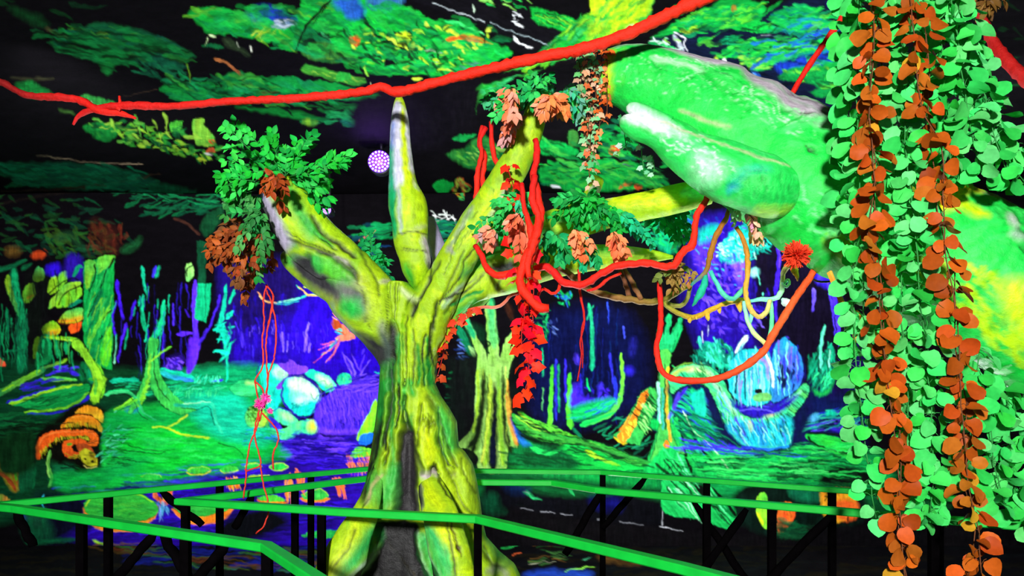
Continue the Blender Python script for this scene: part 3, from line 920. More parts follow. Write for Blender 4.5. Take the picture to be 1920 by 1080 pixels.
WALL += '''
# second pass, middle and right (sketch from 862,450, 1.8 per px)
F 862 450 1.8
# painted tree body
p 0a0c0c>0c1410 -40,400 60,380 180,370 210,600 200,700 190,770 30,770 -40,740 soft=8 smooth=0
p 90c060>78b838 60,400 52,370 30,310 0,260 -20,180 20,250 50,310 80,360 96,400 88,240 104,200 118,240 126,330 134,400 150,350 190,300 185,380 168,430 162,480 168,560 180,640 196,700 165,700 150,780 66,780 60,730 20,700 -30,712 20,660 46,620 52,520 ang=88 line=5
s 20a060>60c060 18>30 104,195 108,280 116,360 soft=3
s 30b070>20a868 14>22 -10,200 20,270 50,330 soft=2
s 283c14>101c0c 12>22 80,440 76,540 60,650 30,700 soft=3
s 182408>0c1408 14>30 118,500 116,620 112,780 soft=3
s 1c2c10 10>14 98,500 92,620 80,760 soft=3
s 202c10 8>10 148,480 150,600 170,690 soft=2
s a8d030>90c828 12>22 106,470 100,600 84,760 soft=2
s a0d030 10>16 134,500 138,620 146,760 soft=2
s 98c830 9 62,440 60,560 46,650
s e0a030>c88030 8>12 158,470 166,560 180,640 194,690 soft=2
s 2050c0>1870b0 8>30 176,600 200,660 240,710 soft=3
s 0c3010 6 92,340 100,350 90,370 100,385
d c0e060,304810,a0c840,142008 60 50 4 88 6 58,440 165,430 165,700 70,770 alpha=.7
# roots running right
p 38b838>209838 175,585 230,610 300,650 380,665 460,680 540,712 620,745 650,756 600,760 520,735 430,705 340,695 260,672 200,640 ang=18 line=6
s 90e040 6>4 190,596 250,624 300,652
d 0a2c12,081c0c,60d040 60 36 4 20 16 190,600 300,655 460,680 640,752 520,735 340,695 240,665 alpha=.85
s 081408 14>8 200,655 280,690 360,712 460,730 soft=3
p 14c848>18b840 330,700 380,692 440,705 520,735 600,765 680,775 400,772 330,740 ang=14 line=3
p 0c5828>0a6a30 180,700 330,700 400,770 190,765 soft=5
s b0e828>70e030 16>8 425,712 470,735 540,762
s 20c050 20>10 240,700 300,720 340,710
# log
p 28a848>40c050 540,672 520,655 560,630 600,540 630,500 660,505 662,560 640,620 610,680 600,692 line=4 ang=60
p ff7818>ff9828 538,675 530,660 568,620 590,570 612,520 634,502 636,525 610,575 590,630 570,668 548,685 ang=60 smooth=0
d 0a2010,0c3014 26 50 4 45 10 600,540 655,520 655,570 620,640 600,670
d ffc030,f0e040 14 24 5 70 20 545,670 580,620 600,580 590,640
d 70f060,a0f080 16 34 4 45 12 620,560 655,540 640,620 610,650
s 0a1408 3 566,622 590,636
s 0a1408 3 585,585 606,598
# palm
p 20c070>18a858 664,330 676,280 690,320 700,255 714,260 706,320 726,300 740,262 748,275 730,330 712,378 700,400 680,390 ang=88 line=3
p 58c848>40b850 672,380 712,380 704,440 706,560 712,640 730,690 760,720 700,720 640,770 660,690 678,600 676,500 ang=90 line=4
s e0d028>f0b030 9>8 704,430 698,520 700,600 712,680
s a0f0d8 6>5 672,480 672,560 676,620
s 30b0a0 7 684,500 684,640
s 0a3820 5 692,420 692,640
p ff8018 686,690 698,675 706,695 698,712
p 18c858>14b850 650,740 690,700 740,700 700,780 620,780 soft=2
# palm root fan
p 18b850>20c860 690,770 740,790 820,880 900,920 940,950 900,975 800,940 720,930 680,900 ang=50 line=3
d 0a1408,081008 16 120 8 50 8 700,720 900,900 940,960 720,900
d 60f0a0,30d870,a0ffc0 22 90 5 50 8 700,700 860,840 940,950 730,920
# ground lines
d 0a3018,0a4020,062012 60 120 5 4 5 740,740 1350,700 1350,830 760,800 alpha=.85
d 30e860,50f070,18d050 50 120 5 3 5 800,720 1350,690 1350,800 900,800 alpha=.7
# arch: thick trunk
p 0a1838>101048 700,480 760,430 830,420 880,460 960,590 1120,560 1180,470 1180,600 1110,710 960,710 860,640 820,520 760,500 720,560 soft=6
p 58d860>20c890 706,470 724,440 770,420 830,425 870,450 890,480 920,540 955,590 1000,602 1050,590 1110,540 1160,485 1180,510 1150,560 1122,600 1118,660 1108,692 1040,702 960,695 920,660 890,610 862,550 840,500 800,480 740,500 716,520 ang=40 line=5
p 18c8c8>2090e0 900,620 960,610 1040,610 1118,600 1116,660 1106,692 1040,700 965,694 925,662 soft=5 ang=80
s d0ff90>b0ffa0 18>12 760,436 820,440 865,475 soft=4
s a0f850 16>10 716,462 745,440 780,432 soft=3
s b0ffc0 12>7 850,470 890,530 930,590 soft=3
s 90f8c0 12>8 1020,602 1080,575 1150,510 soft=3
s f08828 12>9 978,615 982,645 soft=3
s 5038e0 14>8 930,600 945,630 960,660 soft=3
s f0e850 12 1030,590 1060,590 soft=3
d 0a3830,0c5040,0a2848 70 34 3.5 66 16 860,480 960,600 1110,590 1110,680 960,685 880,600 alpha=.85
d 0a3830 16 26 3.5 40 10 1090,570 1160,490 1175,515 1110,600
d 70f8d0,40e0ff,5040f0,a0ffd8 70 40 4 66 18 860,480 960,600 1110,600 1108,690 960,690 880,600 alpha=.8
d 0a4028,187838 30 30 4 60 20 715,470 830,430 860,480 760,480
s 2820d0>1890f0 8>8 950,698 1040,706 1110,694
# between
p 20d0b0>18c8a0 790,530 820,500 830,590 795,580 soft=2
s 5038f0 14>8 740,520 720,570 705,600 soft=3
d 0a5038,0c8850,12a868,0a2830 60 70 6 28 12 720,580 840,600 930,690 740,700 alpha=.8
d 3020d8,5038f0 24 70 5 12 8 720,660 940,700 940,715 740,710
# bowl
p 20b8c8>28d0d0 905,490 900,450 920,400 960,370 1010,372 1040,400 1050,460 1045,540 1000,560 950,550 920,525 line=6 ang=90
p 20a8d0>4060f0 1050,450 1060,370 1090,330 1120,345 1150,390 1160,450 1140,500 1090,535 1052,545 line=5 ang=90
d 80fff0,a0ffff,40e0e0,9078f0,18a0b8 60 80 5 88 4 912,430 960,385 1035,400 1040,540 930,520
d 80fff8,8060f0,3030d0 34 70 5 88 4 1060,380 1140,380 1150,470 1070,520
s a878f8 14>8 985,395 1030,410 1040,470 soft=3
s f0ffff 9>7 930,380 960,330 970,322
s ffffff>e0fff8 9>8 1030,380 1050,430 1056,500
s 0c1440 5 960,440 962,540
s 0c1848 6 934,440 930,520
s 0c1040 8 1088,420 1090,500
d 0a1040 14 20 10 88 20 1070,420 1130,420 1130,500 1070,500
e 14141c 1008,510 14,10
p 50b860>80d870 990,525 1035,515 1050,540 1000,545
p 1c1090>2a18b0 915,540 950,560 1050,565 1140,520 1100,570 1040,595 980,595 930,570 soft=4
s 5a50f0 5 940,575 1000,570 1060,582
# violet sky strokes
d 4a30ff,6a48ff,3018c8,8a60f0 70 26 12 50 60 800,60 960,40 960,280 820,260 alpha=.6
d 5838f8,2c18a8 30 30 10 40 50 840,230 1000,250 1000,330 880,300 alpha=.7
s 4028e0>5a40ff 10>6 1262,150 1272,260 1286,400
s 5038f0 8>4 1240,140 1256,230 1266,330
s 6048ff 7>4 1192,170 1190,240
s 70ffd0 8>7 1230,290 1218,360 1216,430
s 90ffd8 5 1246,370 1246,430
'''

WALL += '''
# second pass, left (0,440 s3.857)
F 0 440 3.857
p 0a0a0c>0a120c 200,230 350,300 360,900 210,980 190,560 soft=8 smooth=0 alpha=.8
d 0a6a44,0c8a50,0fa860,0a3a28 70 120 12 88 6 0,560 200,560 200,980 0,980 alpha=.7
d 0a0a0a,0c1410 30 160 9 88 5 -20,300 600,300 600,940 -20,940 alpha=.8
d 0c9a58,14b060,3cb850 20 130 14 86 6 260,760 600,700 600,900 260,960 alpha=.7
d 0fa050,28c058,70d030,08602c 60 130 10 106 14 620,300 800,250 800,900 640,900 alpha=.65
d 2a18b8,3c20e0,12084a 40 150 9 88 6 840,420 1400,420 1400,960 840,960 alpha=.6
d 10b080,18d098 12 110 8 95 10 1000,400 1250,420 1160,900 1040,900 alpha=.8
F 420 480 6
d 2408c8,3010e8,180680,1c0aa0 110 160 26 84 10 100,500 1240,520 1300,900 1500,1080 60,1080 alpha=.4
d 5038f8,7a58ff,4020d8 30 110 9 86 8 60,760 1240,820 1240,1080 60,1080 alpha=.8
F 0 680 3.857
d 18d050,28e858,10b848,40f060 70 220 12 3 6 900,450 1640,440 1640,700 1200,740 880,620 alpha=.6
d 0a3018,062010,0a4824 60 90 5 8 14 780,440 1640,360 1640,720 900,780 alpha=.8
d 30e8b0,20c8a0,60ffd0 40 60 7 -10 20 1200,160 1640,160 1640,420 1250,360 alpha=.7
d 0a2818,0c3c20 40 110 7 -8 10 820,140 1300,140 1200,280 840,260 alpha=.8
'''

WALL += '''
# fourth pass, left bank (0,637 s2.437)
F 0 637 2.437
p 0c9a44>0ab03c 500,340 700,330 900,300 1050,210 1180,260 1260,470 1300,540 900,560 700,600 480,650 300,690 240,620 420,600 560,540 480,440 soft=8 ang=3
p 14c040>0cd030 620,400 760,390 980,450 1100,480 1200,520 1100,545 900,560 760,600 600,620 700,540 540,500 soft=8 ang=3
p 12b888>10c89c 880,260 1020,240 1100,250 1200,400 1220,470 1100,470 960,420 880,340 soft=12 ang=5
d 18c850,30e060,0cb038 40 130 10 3 7 600,400 1100,470 1100,540 600,600 alpha=.5
s 08180c>0a2c14 5>3 540,500 640,512 720,520 760,512
s 08180c>0a2c14 5>2 590,480 660,500 740,506 800,500
s 08180c 4>2 560,545 660,560 760,560 860,548
s 08180c 4>2 1000,470 1090,500 1120,540
d 06180c,0a2814 70 50 4 0 12 440,380 620,400 600,600 380,560 alpha=.9
d 30b888,50e0a0,20a070 30 40 6 -20 25 480,380 600,400 560,520 440,560 alpha=.8
s 081c10>0a2010 8>5 20,370 200,385 340,380
s 0a2010 7 0,440 120,430 180,420
p 08240f>0b3416 0,450 150,420 170,560 80,620 0,600 soft=6
# root tree
p 30b850>40c848 682,0 725,0 722,80 740,170 790,240 860,300 900,320 820,340 750,300 700,240 680,180 650,260 620,320 590,330 640,220 672,110 ang=85 line=3
s 90e838>70d830 8>16 690,70 680,160 660,240 635,300 soft=2
s 0c2c18 5>4 704,60 706,150 730,220 780,280
s 18b890>30d8a0 12>16 800,295 880,305 940,290 975,295 985,340 1000,390 1020,420 soft=1.5
s 0a2818 4>3 830,310 900,318 950,306 968,330 982,390
s a0ffc0 4>3 840,292 920,286 965,284
s 40d078>20a860 13>7 480,250 540,238 590,240 630,275 660,330 700,360 720,370
s 0a2014 4>3 520,252 580,252 615,285 645,340 680,368
s 60d030>40b838 10>4 630,270 580,300 525,325
s 40c050 7>4 650,280 600,310 560,322
s 90e030>60c838 7>9 690,100 740,60 782,32
s d0f028>c0e828 6>9 700,400 760,402 820,425 880,440 960,447
s c8f030 5>9 765,400 810,380 858,345
# the lit stalk and hatch bush
p a0e828>70c830 360,0 378,20 430,90 465,150 490,180 470,230 455,285 415,275 430,200 420,150 390,90 330,20 ang=70 line=4
s 50b838 22>12 440,180 440,250
# grass teeth
d 30e8b0,20c890,60ffc8 36 18 4 -70 20 890,160 1010,170 1010,200 890,195
d 20c878,40e890 30 26 4 -75 18 750,220 1000,235 1000,255 750,250
s 20c8c0>3060e8 26>14 740,150 810,175 885,185 soft=1.5
# snake outline refresh shadows
s 0a0a06 8>6 165,560 160,490 190,430 250,400 soft=3
# lily pads bigger and darker water
p 2ca83c>30b838 385,770 410,720 480,697 580,695 660,712 715,755 720,790 660,825 560,840 440,825 line=4 ang=5
s a8e028>88d828 5 392,762 420,722 490,702 580,700 650,714 700,742
s f09828>e07820 9>12 395,800 440,840 540,870 660,868 soft=1.5
d 108830,48c038 30 60 6 4 20 420,730 660,740 640,810 440,800 alpha=.7
p 2ca83c>30b838 800,770 830,738 900,730 1050,735 1060,770 960,800 860,805 line=4 ang=5
s ff8a28>f07820 12>14 800,785 860,830 940,838 1020,815 1060,775 soft=1.5
# rocks outlines
s 1c1490 5>4 1290,230 1300,180 1340,165 1400,180 1450,215 1462,270 1440,320 1400,355 1340,335 1300,290
s 2018a0 4 1240,330 1290,312 1350,350 1400,372 1440,360 1456,400 1430,432 1370,430 1300,460 1240,430
s 1c1490 4 1180,200 1180,130 1220,105 1300,112
s 3018b0 5>4 1440,300 1480,240 1560,210 1640,190 1730,185
'''
WALL += '''
# third pass (562,637 s2.437)
F 562 637 2.437
s 0c1408>101a0c 12>30 840,170 835,300 815,430 770,560 soft=4
s 0a0e0a>0c1228 12>44 890,200 890,350 885,470 880,570 soft=4
s 0c1408>142408 8>14 925,170 930,330 940,450 970,520 soft=3
s a8c838>c8d048 6>8 868,160 865,320 850,460 830,560 soft=2
s 60a028 8>12 908,170 910,330 925,470 935,570 soft=3
s d08830>e89838 7>10 945,250 950,340 970,430 990,480 soft=2
s 0c0c0e>0c0c0e 34>20 740,300 790,380 740,470 soft=12
d 0a2814,06180c,0b3c1c 40 80 8 14 12 960,340 1600,560 1600,590 1200,500 960,380 alpha=.9
s 40a838>289038 12>12 975,345 1060,410 1180,450 1300,470 1450,520 1600,560 soft=2
s 90d838 5>3 985,345 1050,395 1100,420
s 0a1c10 16>10 1000,410 1120,470 1200,480 1160,500 soft=5
d 0a4422,0c6a30,083818 24 120 12 8 10 950,520 1250,500 1500,580 960,580 alpha=.8
s 0b0d10 18 1000,640 1600,720 soft=8 alpha=.6
d 1c0a80,0c0650,3010c8 60 100 7 2 5 0,430 300,440 260,560 0,580 alpha=.8
s 5830f0>3a18d0 6>4 210,90 240,140 250,190
'''

WALL += '''
# fifth pass: left-bank rocks, snake head, jungle under the bough (420,660 s4.5)
F 420 660 4.5
p 10b868>40e080 50,310 100,265 190,228 260,245 300,295 285,350 200,375 110,360 line=4 ang=-10
s b0ff80 24>10 190,255 250,265 285,300 soft=4
p 14d8b0>20e8c0 310,150 350,112 430,104 490,125 525,180 495,230 440,290 410,400 430,440 400,480 365,440 350,330 line=4
p d0f8c0>90f0c0 415,180 435,135 480,115 515,145 525,190 485,225 440,215 soft=4
p 7a40e8>6a38d8 450,105 540,92 560,62 620,110 690,120 690,168 620,185 540,175
p 40c060>a8e040 190,500 240,460 320,470 362,540 360,600 320,640 240,640 190,600 line=4 ang=0 grad=0
d 2a6a18,184a10,3a8a20 26 40 14 60 60 200,460 300,470 280,600 210,580
d 18c8a0,2060e0,10a868,0a5a50 50 80 10 5 14 180,640 480,640 480,760 180,800 alpha=.7
F 1260 360 4.5
d 0c0820,0a0614 40 80 26 88 20 720,420 880,600 1080,640 1200,1080 740,1080 alpha=.6
d 8a50f0,5a34e8,18a8b0,10c0a0 40 40 18 40 60 180,300 620,300 620,800 220,820 alpha=.75
F 862 450 1.8
s 10a868>30e0a0 20>12 838,352 860,390 880,430 soft=2
s 60ffd0 8>5 870,365 890,395
d 18b088,0c7a60,40e8c0 40 30 9 60 40 800,350 900,340 920,440 860,440 alpha=.9
'''
CEIL = '''
# --- left of the frame
F 0 0 3
d 0a3a18,0c4a20,083018 30 160 34 12 14 -500,-300 900,-300 600,60 -400,60 alpha=.5
p 0a3016>0c3c1a 60,20 200,60 270,120 200,120 90,60 soft=8
p 0f5a26>0b4a30 350,160 500,120 560,105 700,120 860,165 980,220 1100,290 1000,305 880,250 700,210 520,230 400,210 soft=3 ang=12
p 0c5a24>0f6a2a 290,220 420,215 560,235 740,220 740,270 690,320 640,350 610,400 560,350 530,290 530,250 360,255 soft=3 ang=10
p 0b4030>0d5a3a 740,260 860,260 1000,330 1060,360 900,360 780,320 soft=4
d 0c6a2c,12782c,0a4a3a,1a5a22 50 120 22 14 16 320,160 1000,180 1060,340 700,320 350,240 alpha=.7
d 2a7a2a,5a8a20 10 70 12 14 10 380,110 860,150 700,200 380,190 alpha=.6
d 0d5034,10603c,0a3a28 22 70 22 24 22 740,330 1060,340 1020,430 800,420 alpha=.8
s 2a2a1a 12>8 60,430 200,435 300,435 soft=3
s 3a3a20 16>8 260,140 330,170 380,190 soft=4
s 4a7a1c>6a8a20 8>5 1050,330 1070,400 1060,480
s 1a1412>30241a 6>4 690,530 800,500 890,485
p 0a6a2a>0e7a30 900,480 1000,450 1100,440 1200,450 1190,520 1110,580 1030,560 960,520 soft=1.5
p 0b6028>0c7030 1180,490 1280,470 1460,490 1560,540 1300,560 1210,560 soft=2
p 0c6834>0e7a3a 1240,430 1330,380 1420,410 1440,470 1300,490 soft=3
d 0f7a30,128a34,0a5a34 40 80 22 14 30 920,440 1480,430 1540,550 1000,560 alpha=.7
e 060a08 1255,508 28,18
d 081208 12 40 12 60 60 1200,420 1300,400 1300,470 1210,470
s b06838>905030 22>14 1210,300 1290,340 1350,400
s 5a7a2c>3a6a28 26>20 1350,400 1430,480 1500,520 soft=3
p 0d9038>0c8040 1510,440 1580,400 1690,425 1700,480 1640,500 1560,500
p 0c8834>0e9038 1700,460 1800,430 1960,470 2160,530 2000,540 1700,520 soft=1.5 ang=8
s 6a2a18 26>12 1820,500 1870,510
s 5a3018 14>8 1480,500 1560,500 soft=3
p 4aa030>2a9030 1700,380 1720,330 1800,350 1960,400 2060,440 2000,460 1880,430 1780,400 soft=2 ang=14
d 6ab030,8ac040 8 60 9 14 10 1720,340 2040,420 2000,450 1740,390
s c0c8a0 5>3 2088,445 2085,460
p 0f7a2c>0d6a28 1330,590 1500,600 1620,600 1800,640 1700,650 1400,610 soft=3 ang=5
d 0d6a28,0b5a24 14 120 16 5 8 1500,580 2040,560 2000,650 1600,640 alpha=.7
s 0a1410 20>10 1590,580 1650,630
d 0f8040,0c6a30,1a9048 20 70 26 5 16 1560,650 2220,560 2300,640 1800,700 alpha=.7
e 6a9a20>2a7a2c 1745,668 40,20 soft=3
# big top-middle green
p 0f8a30>12a034 1060,40 1200,20 1300,40 1420,70 1500,100 1640,90 1700,0 1720,-120 1960,-160 2080,60 1900,220 1800,170 1690,250 1540,205 1420,190 1320,170 1180,160 1110,110 soft=2 ang=20
d 10a034,14b038,0c7a3a,5aa828,0e9048 110 110 26 14 26 1080,40 1500,110 1700,40 1960,-60 1900,200 1660,250 1200,150 alpha=.7
s 4a8a28 16>8 1110,60 1200,30 1250,40 soft=2
p 102a80>1a3aa8 1380,70 1440,20 1540,20 1600,60 1660,90 1600,120 1460,100 soft=6
e 5070a0>90a0b0 1600,110 60,14 5 soft=3
s 8ab828 12 1440,190 1520,140
d 8ac030,c0d040 8 40 10 -40 30 1400,140 1560,150 1500,200
p 0b4a2c>0f6a30 1150,220 1260,230 1240,250 1150,240
s c0d8a0 14>8 1180,168 1210,180
s b0c890 10>4 1165,185 1150,230
s f0f0e0 14>5 1410,230 1420,260
s d0d8c0 5>4 1330,215 1345,240
s 2a3a24 30>14 1260,200 1330,240 1400,280 soft=4
s 101408 9>7 1870,-20 1720,160 1680,250
d 12a038,0f8a30,10b060 60 100 26 30 26 1780,60 2160,0 2160,200 1800,180 alpha=.8
p 0a1810>0f2c1c 1680,190 1750,120 1900,200 1800,260 1700,260 soft=3
s 2a8a50>3a9a60 16>10 1810,160 1880,200
p 2a6a28>3a7a30 1700,260 1800,200 2000,260 2080,310 1900,320 1760,300 soft=3
d 2a8a30,5a9a30,0c6a40 30 70 16 20 20 1700,250 2100,230 2160,340 1900,330 alpha=.7
# upper middle field (640,0 s3)
F 640 0 3
p 0ea434>12b438 -40,40 100,-60 380,30 520,100 740,130 800,200 960,265 860,330 800,350 640,385 600,410 400,400 230,400 140,370 60,280 -60,200 soft=2 ang=18
p 1a60a0>1040a0 -60,-80 60,-40 90,60 0,50 -60,-10 soft=6
p 2050a8>3a80a0 160,-60 340,-40 320,20 230,50 150,20 soft=5
d 14c040,10a838,0c9048,18b850,0d8a3a 200 80 26 14 24 -20,60 300,10 740,150 940,260 800,340 300,390 100,340 alpha=.75
d 60c830,90d830,c0d830,4ab830 46 34 16 20 40 120,140 420,120 760,180 680,390 200,400 60,300 alpha=.9
d 0a1c10,08120c,0d3018 46 44 13 20 40 0,180 260,140 480,200 640,300 420,350 100,320
s 0a2814 26>14 60,-20 120,80 220,190 330,220
s 14b838 18 90,0 200,110
p 090c0a 260,160 310,150 330,200 310,260 270,230 
p c0d820>b0d028 310,160 380,165 380,215 340,240 315,225
p a0d030>c0d840 385,220 410,215 412,255 390,250
s 0a0c0a 12 270,170 300,240 380,240
p 0a0c0a 245,330 260,290 290,300 300,330 320,340 250,345
s 0a0c0a 14>8 310,310 370,320 410,345
d 0a0c0a 12 26 11 30 60 260,140 400,140 410,260 270,260
p e05820>d04820 35,180 100,175 105,215 65,225
s e06820>c84820 24>12 600,195 700,200 800,215
s d86820>b08828 22>8 660,185 760,190 850,225
s c0d830>e0e840 24>14 590,150 640,165 650,185
s a8b8a0 12 470,255 530,265
d b0a8b8 6 30 8 10 20 450,240 560,250 560,340 440,330 alpha=.6
s c0d838 18>10 400,425 450,428
s c0d838 18>10 590,410 600,400
s 90d840 14>8 130,340 150,400
d 60a0a0,506878,2a4858 14 60 8 12 14 680,330 860,320 840,390 690,390 alpha=.7
# left small greens
p 2ab040>30a838 -20,380 40,385 60,420 20,430 -40,440
s 0f7a30>0d6a38 30>16 50,580 120,590
s 0e7038>0c6038 40>20 150,600 240,630 soft=2
s 0c5038 34>16 0,660 90,690 soft=3
s 0c5038 20 -40,500 80,530 soft=3
# black duct strip
p 0b090d>0e0c12 180,-120 400,-10 640,70 820,160 960,250 1060,285 1110,285 1190,215 1240,150 1320,105 1100,20 960,-60 500,-200 smooth=0 soft=2 ang=24
s d8e0e8 5>3 510,-4 640,50 810,106
s a0b0b8 4>3 840,116 1000,170 1160,230
s 20d060>60e880 20>8 590,100 700,130 810,178
s 10a040 8 640,120 780,165
d f8f8ff 7 36 8 20 40 960,30 1010,60 1010,110 970,130
s f8f8ff 14>6 975,120 1030,132
s f8f8ff 14>5 975,200 1000,225 1070,245
s f8f8ff 6 970,180 980,210
s d0e8d0 8>5 740,15 745,50
d 30c850,90e060,10a040 14 60 10 20 10 760,-20 1060,-20 1060,30 780,20
p 0ca034>18b840 1070,40 1100,30 1330,100 1270,160 1180,130 1090,110 soft=2
d 14c040,0a3c18,80d830,0b1c10 44 70 6 20 8 1080,40 1340,100 1270,160 1090,110
s c8d0c8 8>4 1130,260 1190,215
# the painted bough
p 2a9c34>3aa838 780,480 840,440 1000,350 1110,290 1230,180 1320,110 1400,70 1500,-40 1740,-60 1740,30 1700,90 1650,130 1500,190 1400,260 1200,340 1060,400 900,440 780,560 760,640 soft=1.5 ang=-30
d 14b838,10a034,50c030,0c7a2c,30b060 180 110 24 -28 18 790,480 1100,300 1300,130 1500,-20 1730,-20 1650,130 1400,250 1000,400 780,560 alpha=.75
p a0d818>c0e020 1480,30 1560,-40 1730,-60 1730,30 1660,120 1580,150 1480,190 1500,90 soft=5
p 90c828>b0d828 1400,120 1470,100 1470,200 1390,220 soft=5
d c8e020,90d020,30b830 40 60 16 -50 20 1450,-20 1730,-30 1640,120 1440,190 alpha=.8
p b8d818>d0e828 1395,-20 1480,-20 1470,30 1410,60 
s 0c7a30 12 1310,140 1330,190 1360,180
s 0b5020 8 1240,190 1290,150 1350,110
s d8e8d8 20>8 1600,150 1640,115
s 0a0808>100c10 40>24 800,450 1000,390 1250,330 1400,290 1500,250 soft=2
# dark cloth in the middle
p 0b090d>0d0a10 560,620 600,420 760,440 770,640 620,760 380,860 120,850 60,560 300,500 soft=10
p 0c8a34>107a38 620,770 690,735 760,740 700,770
p 2a7a2c>0d6028 590,860 680,820 800,750 880,820 900,930 740,940 640,900 soft=3
d 0c6a2c,4a9a30,8ac050,0a5028 40 60 18 30 40 600,850 900,780 1000,930 700,940 alpha=.8
p 0aa038>0c8a34 520,1040 570,1000 630,1030 600,1080 540,1080
s 8a5a2a 50>40 670,1000 690,1060 soft=3
d a04820,8a9a30,4a8a30 20 30 14 80 40 620,990 740,990 740,1080 620,1080
# right behind the ivy
p 0aa040>0c9038 1100,800 1130,770 1200,775 1330,830 1300,860 1200,870 1110,840 soft=1.5
p 0c8a34>0e9a3a 1110,980 1160,910 1250,895 1320,900 1480,880 1590,910 1560,960 1680,930 1800,990 1700,1040 1500,1060 1200,1050 soft=2
d 10a83c,0c8034,0a6a40,3ab038 110 80 20 8 26 1100,900 1700,860 1860,1040 1200,1060 alpha=.75
p 2a7a30>3a6a28 1270,740 1320,720 1330,790 1290,810 
d 0f9a3a,0c7a34,0a5a38 60 70 24 10 30 1450,660 1740,700 1640,900 1480,860 alpha=.8
e d04020 1535,835 30,20
s c05828 20>10 1560,1040 1640,1020
e c04820 1670,1040 20,16
s e8e8f0 12 1180,1040 1230,1050
s 506070 16>10 1590,910 1640,930 soft=2
d 0a0c0c 20 70 12 10 20 1110,870 1700,860 1700,1000 1200,1000
'''
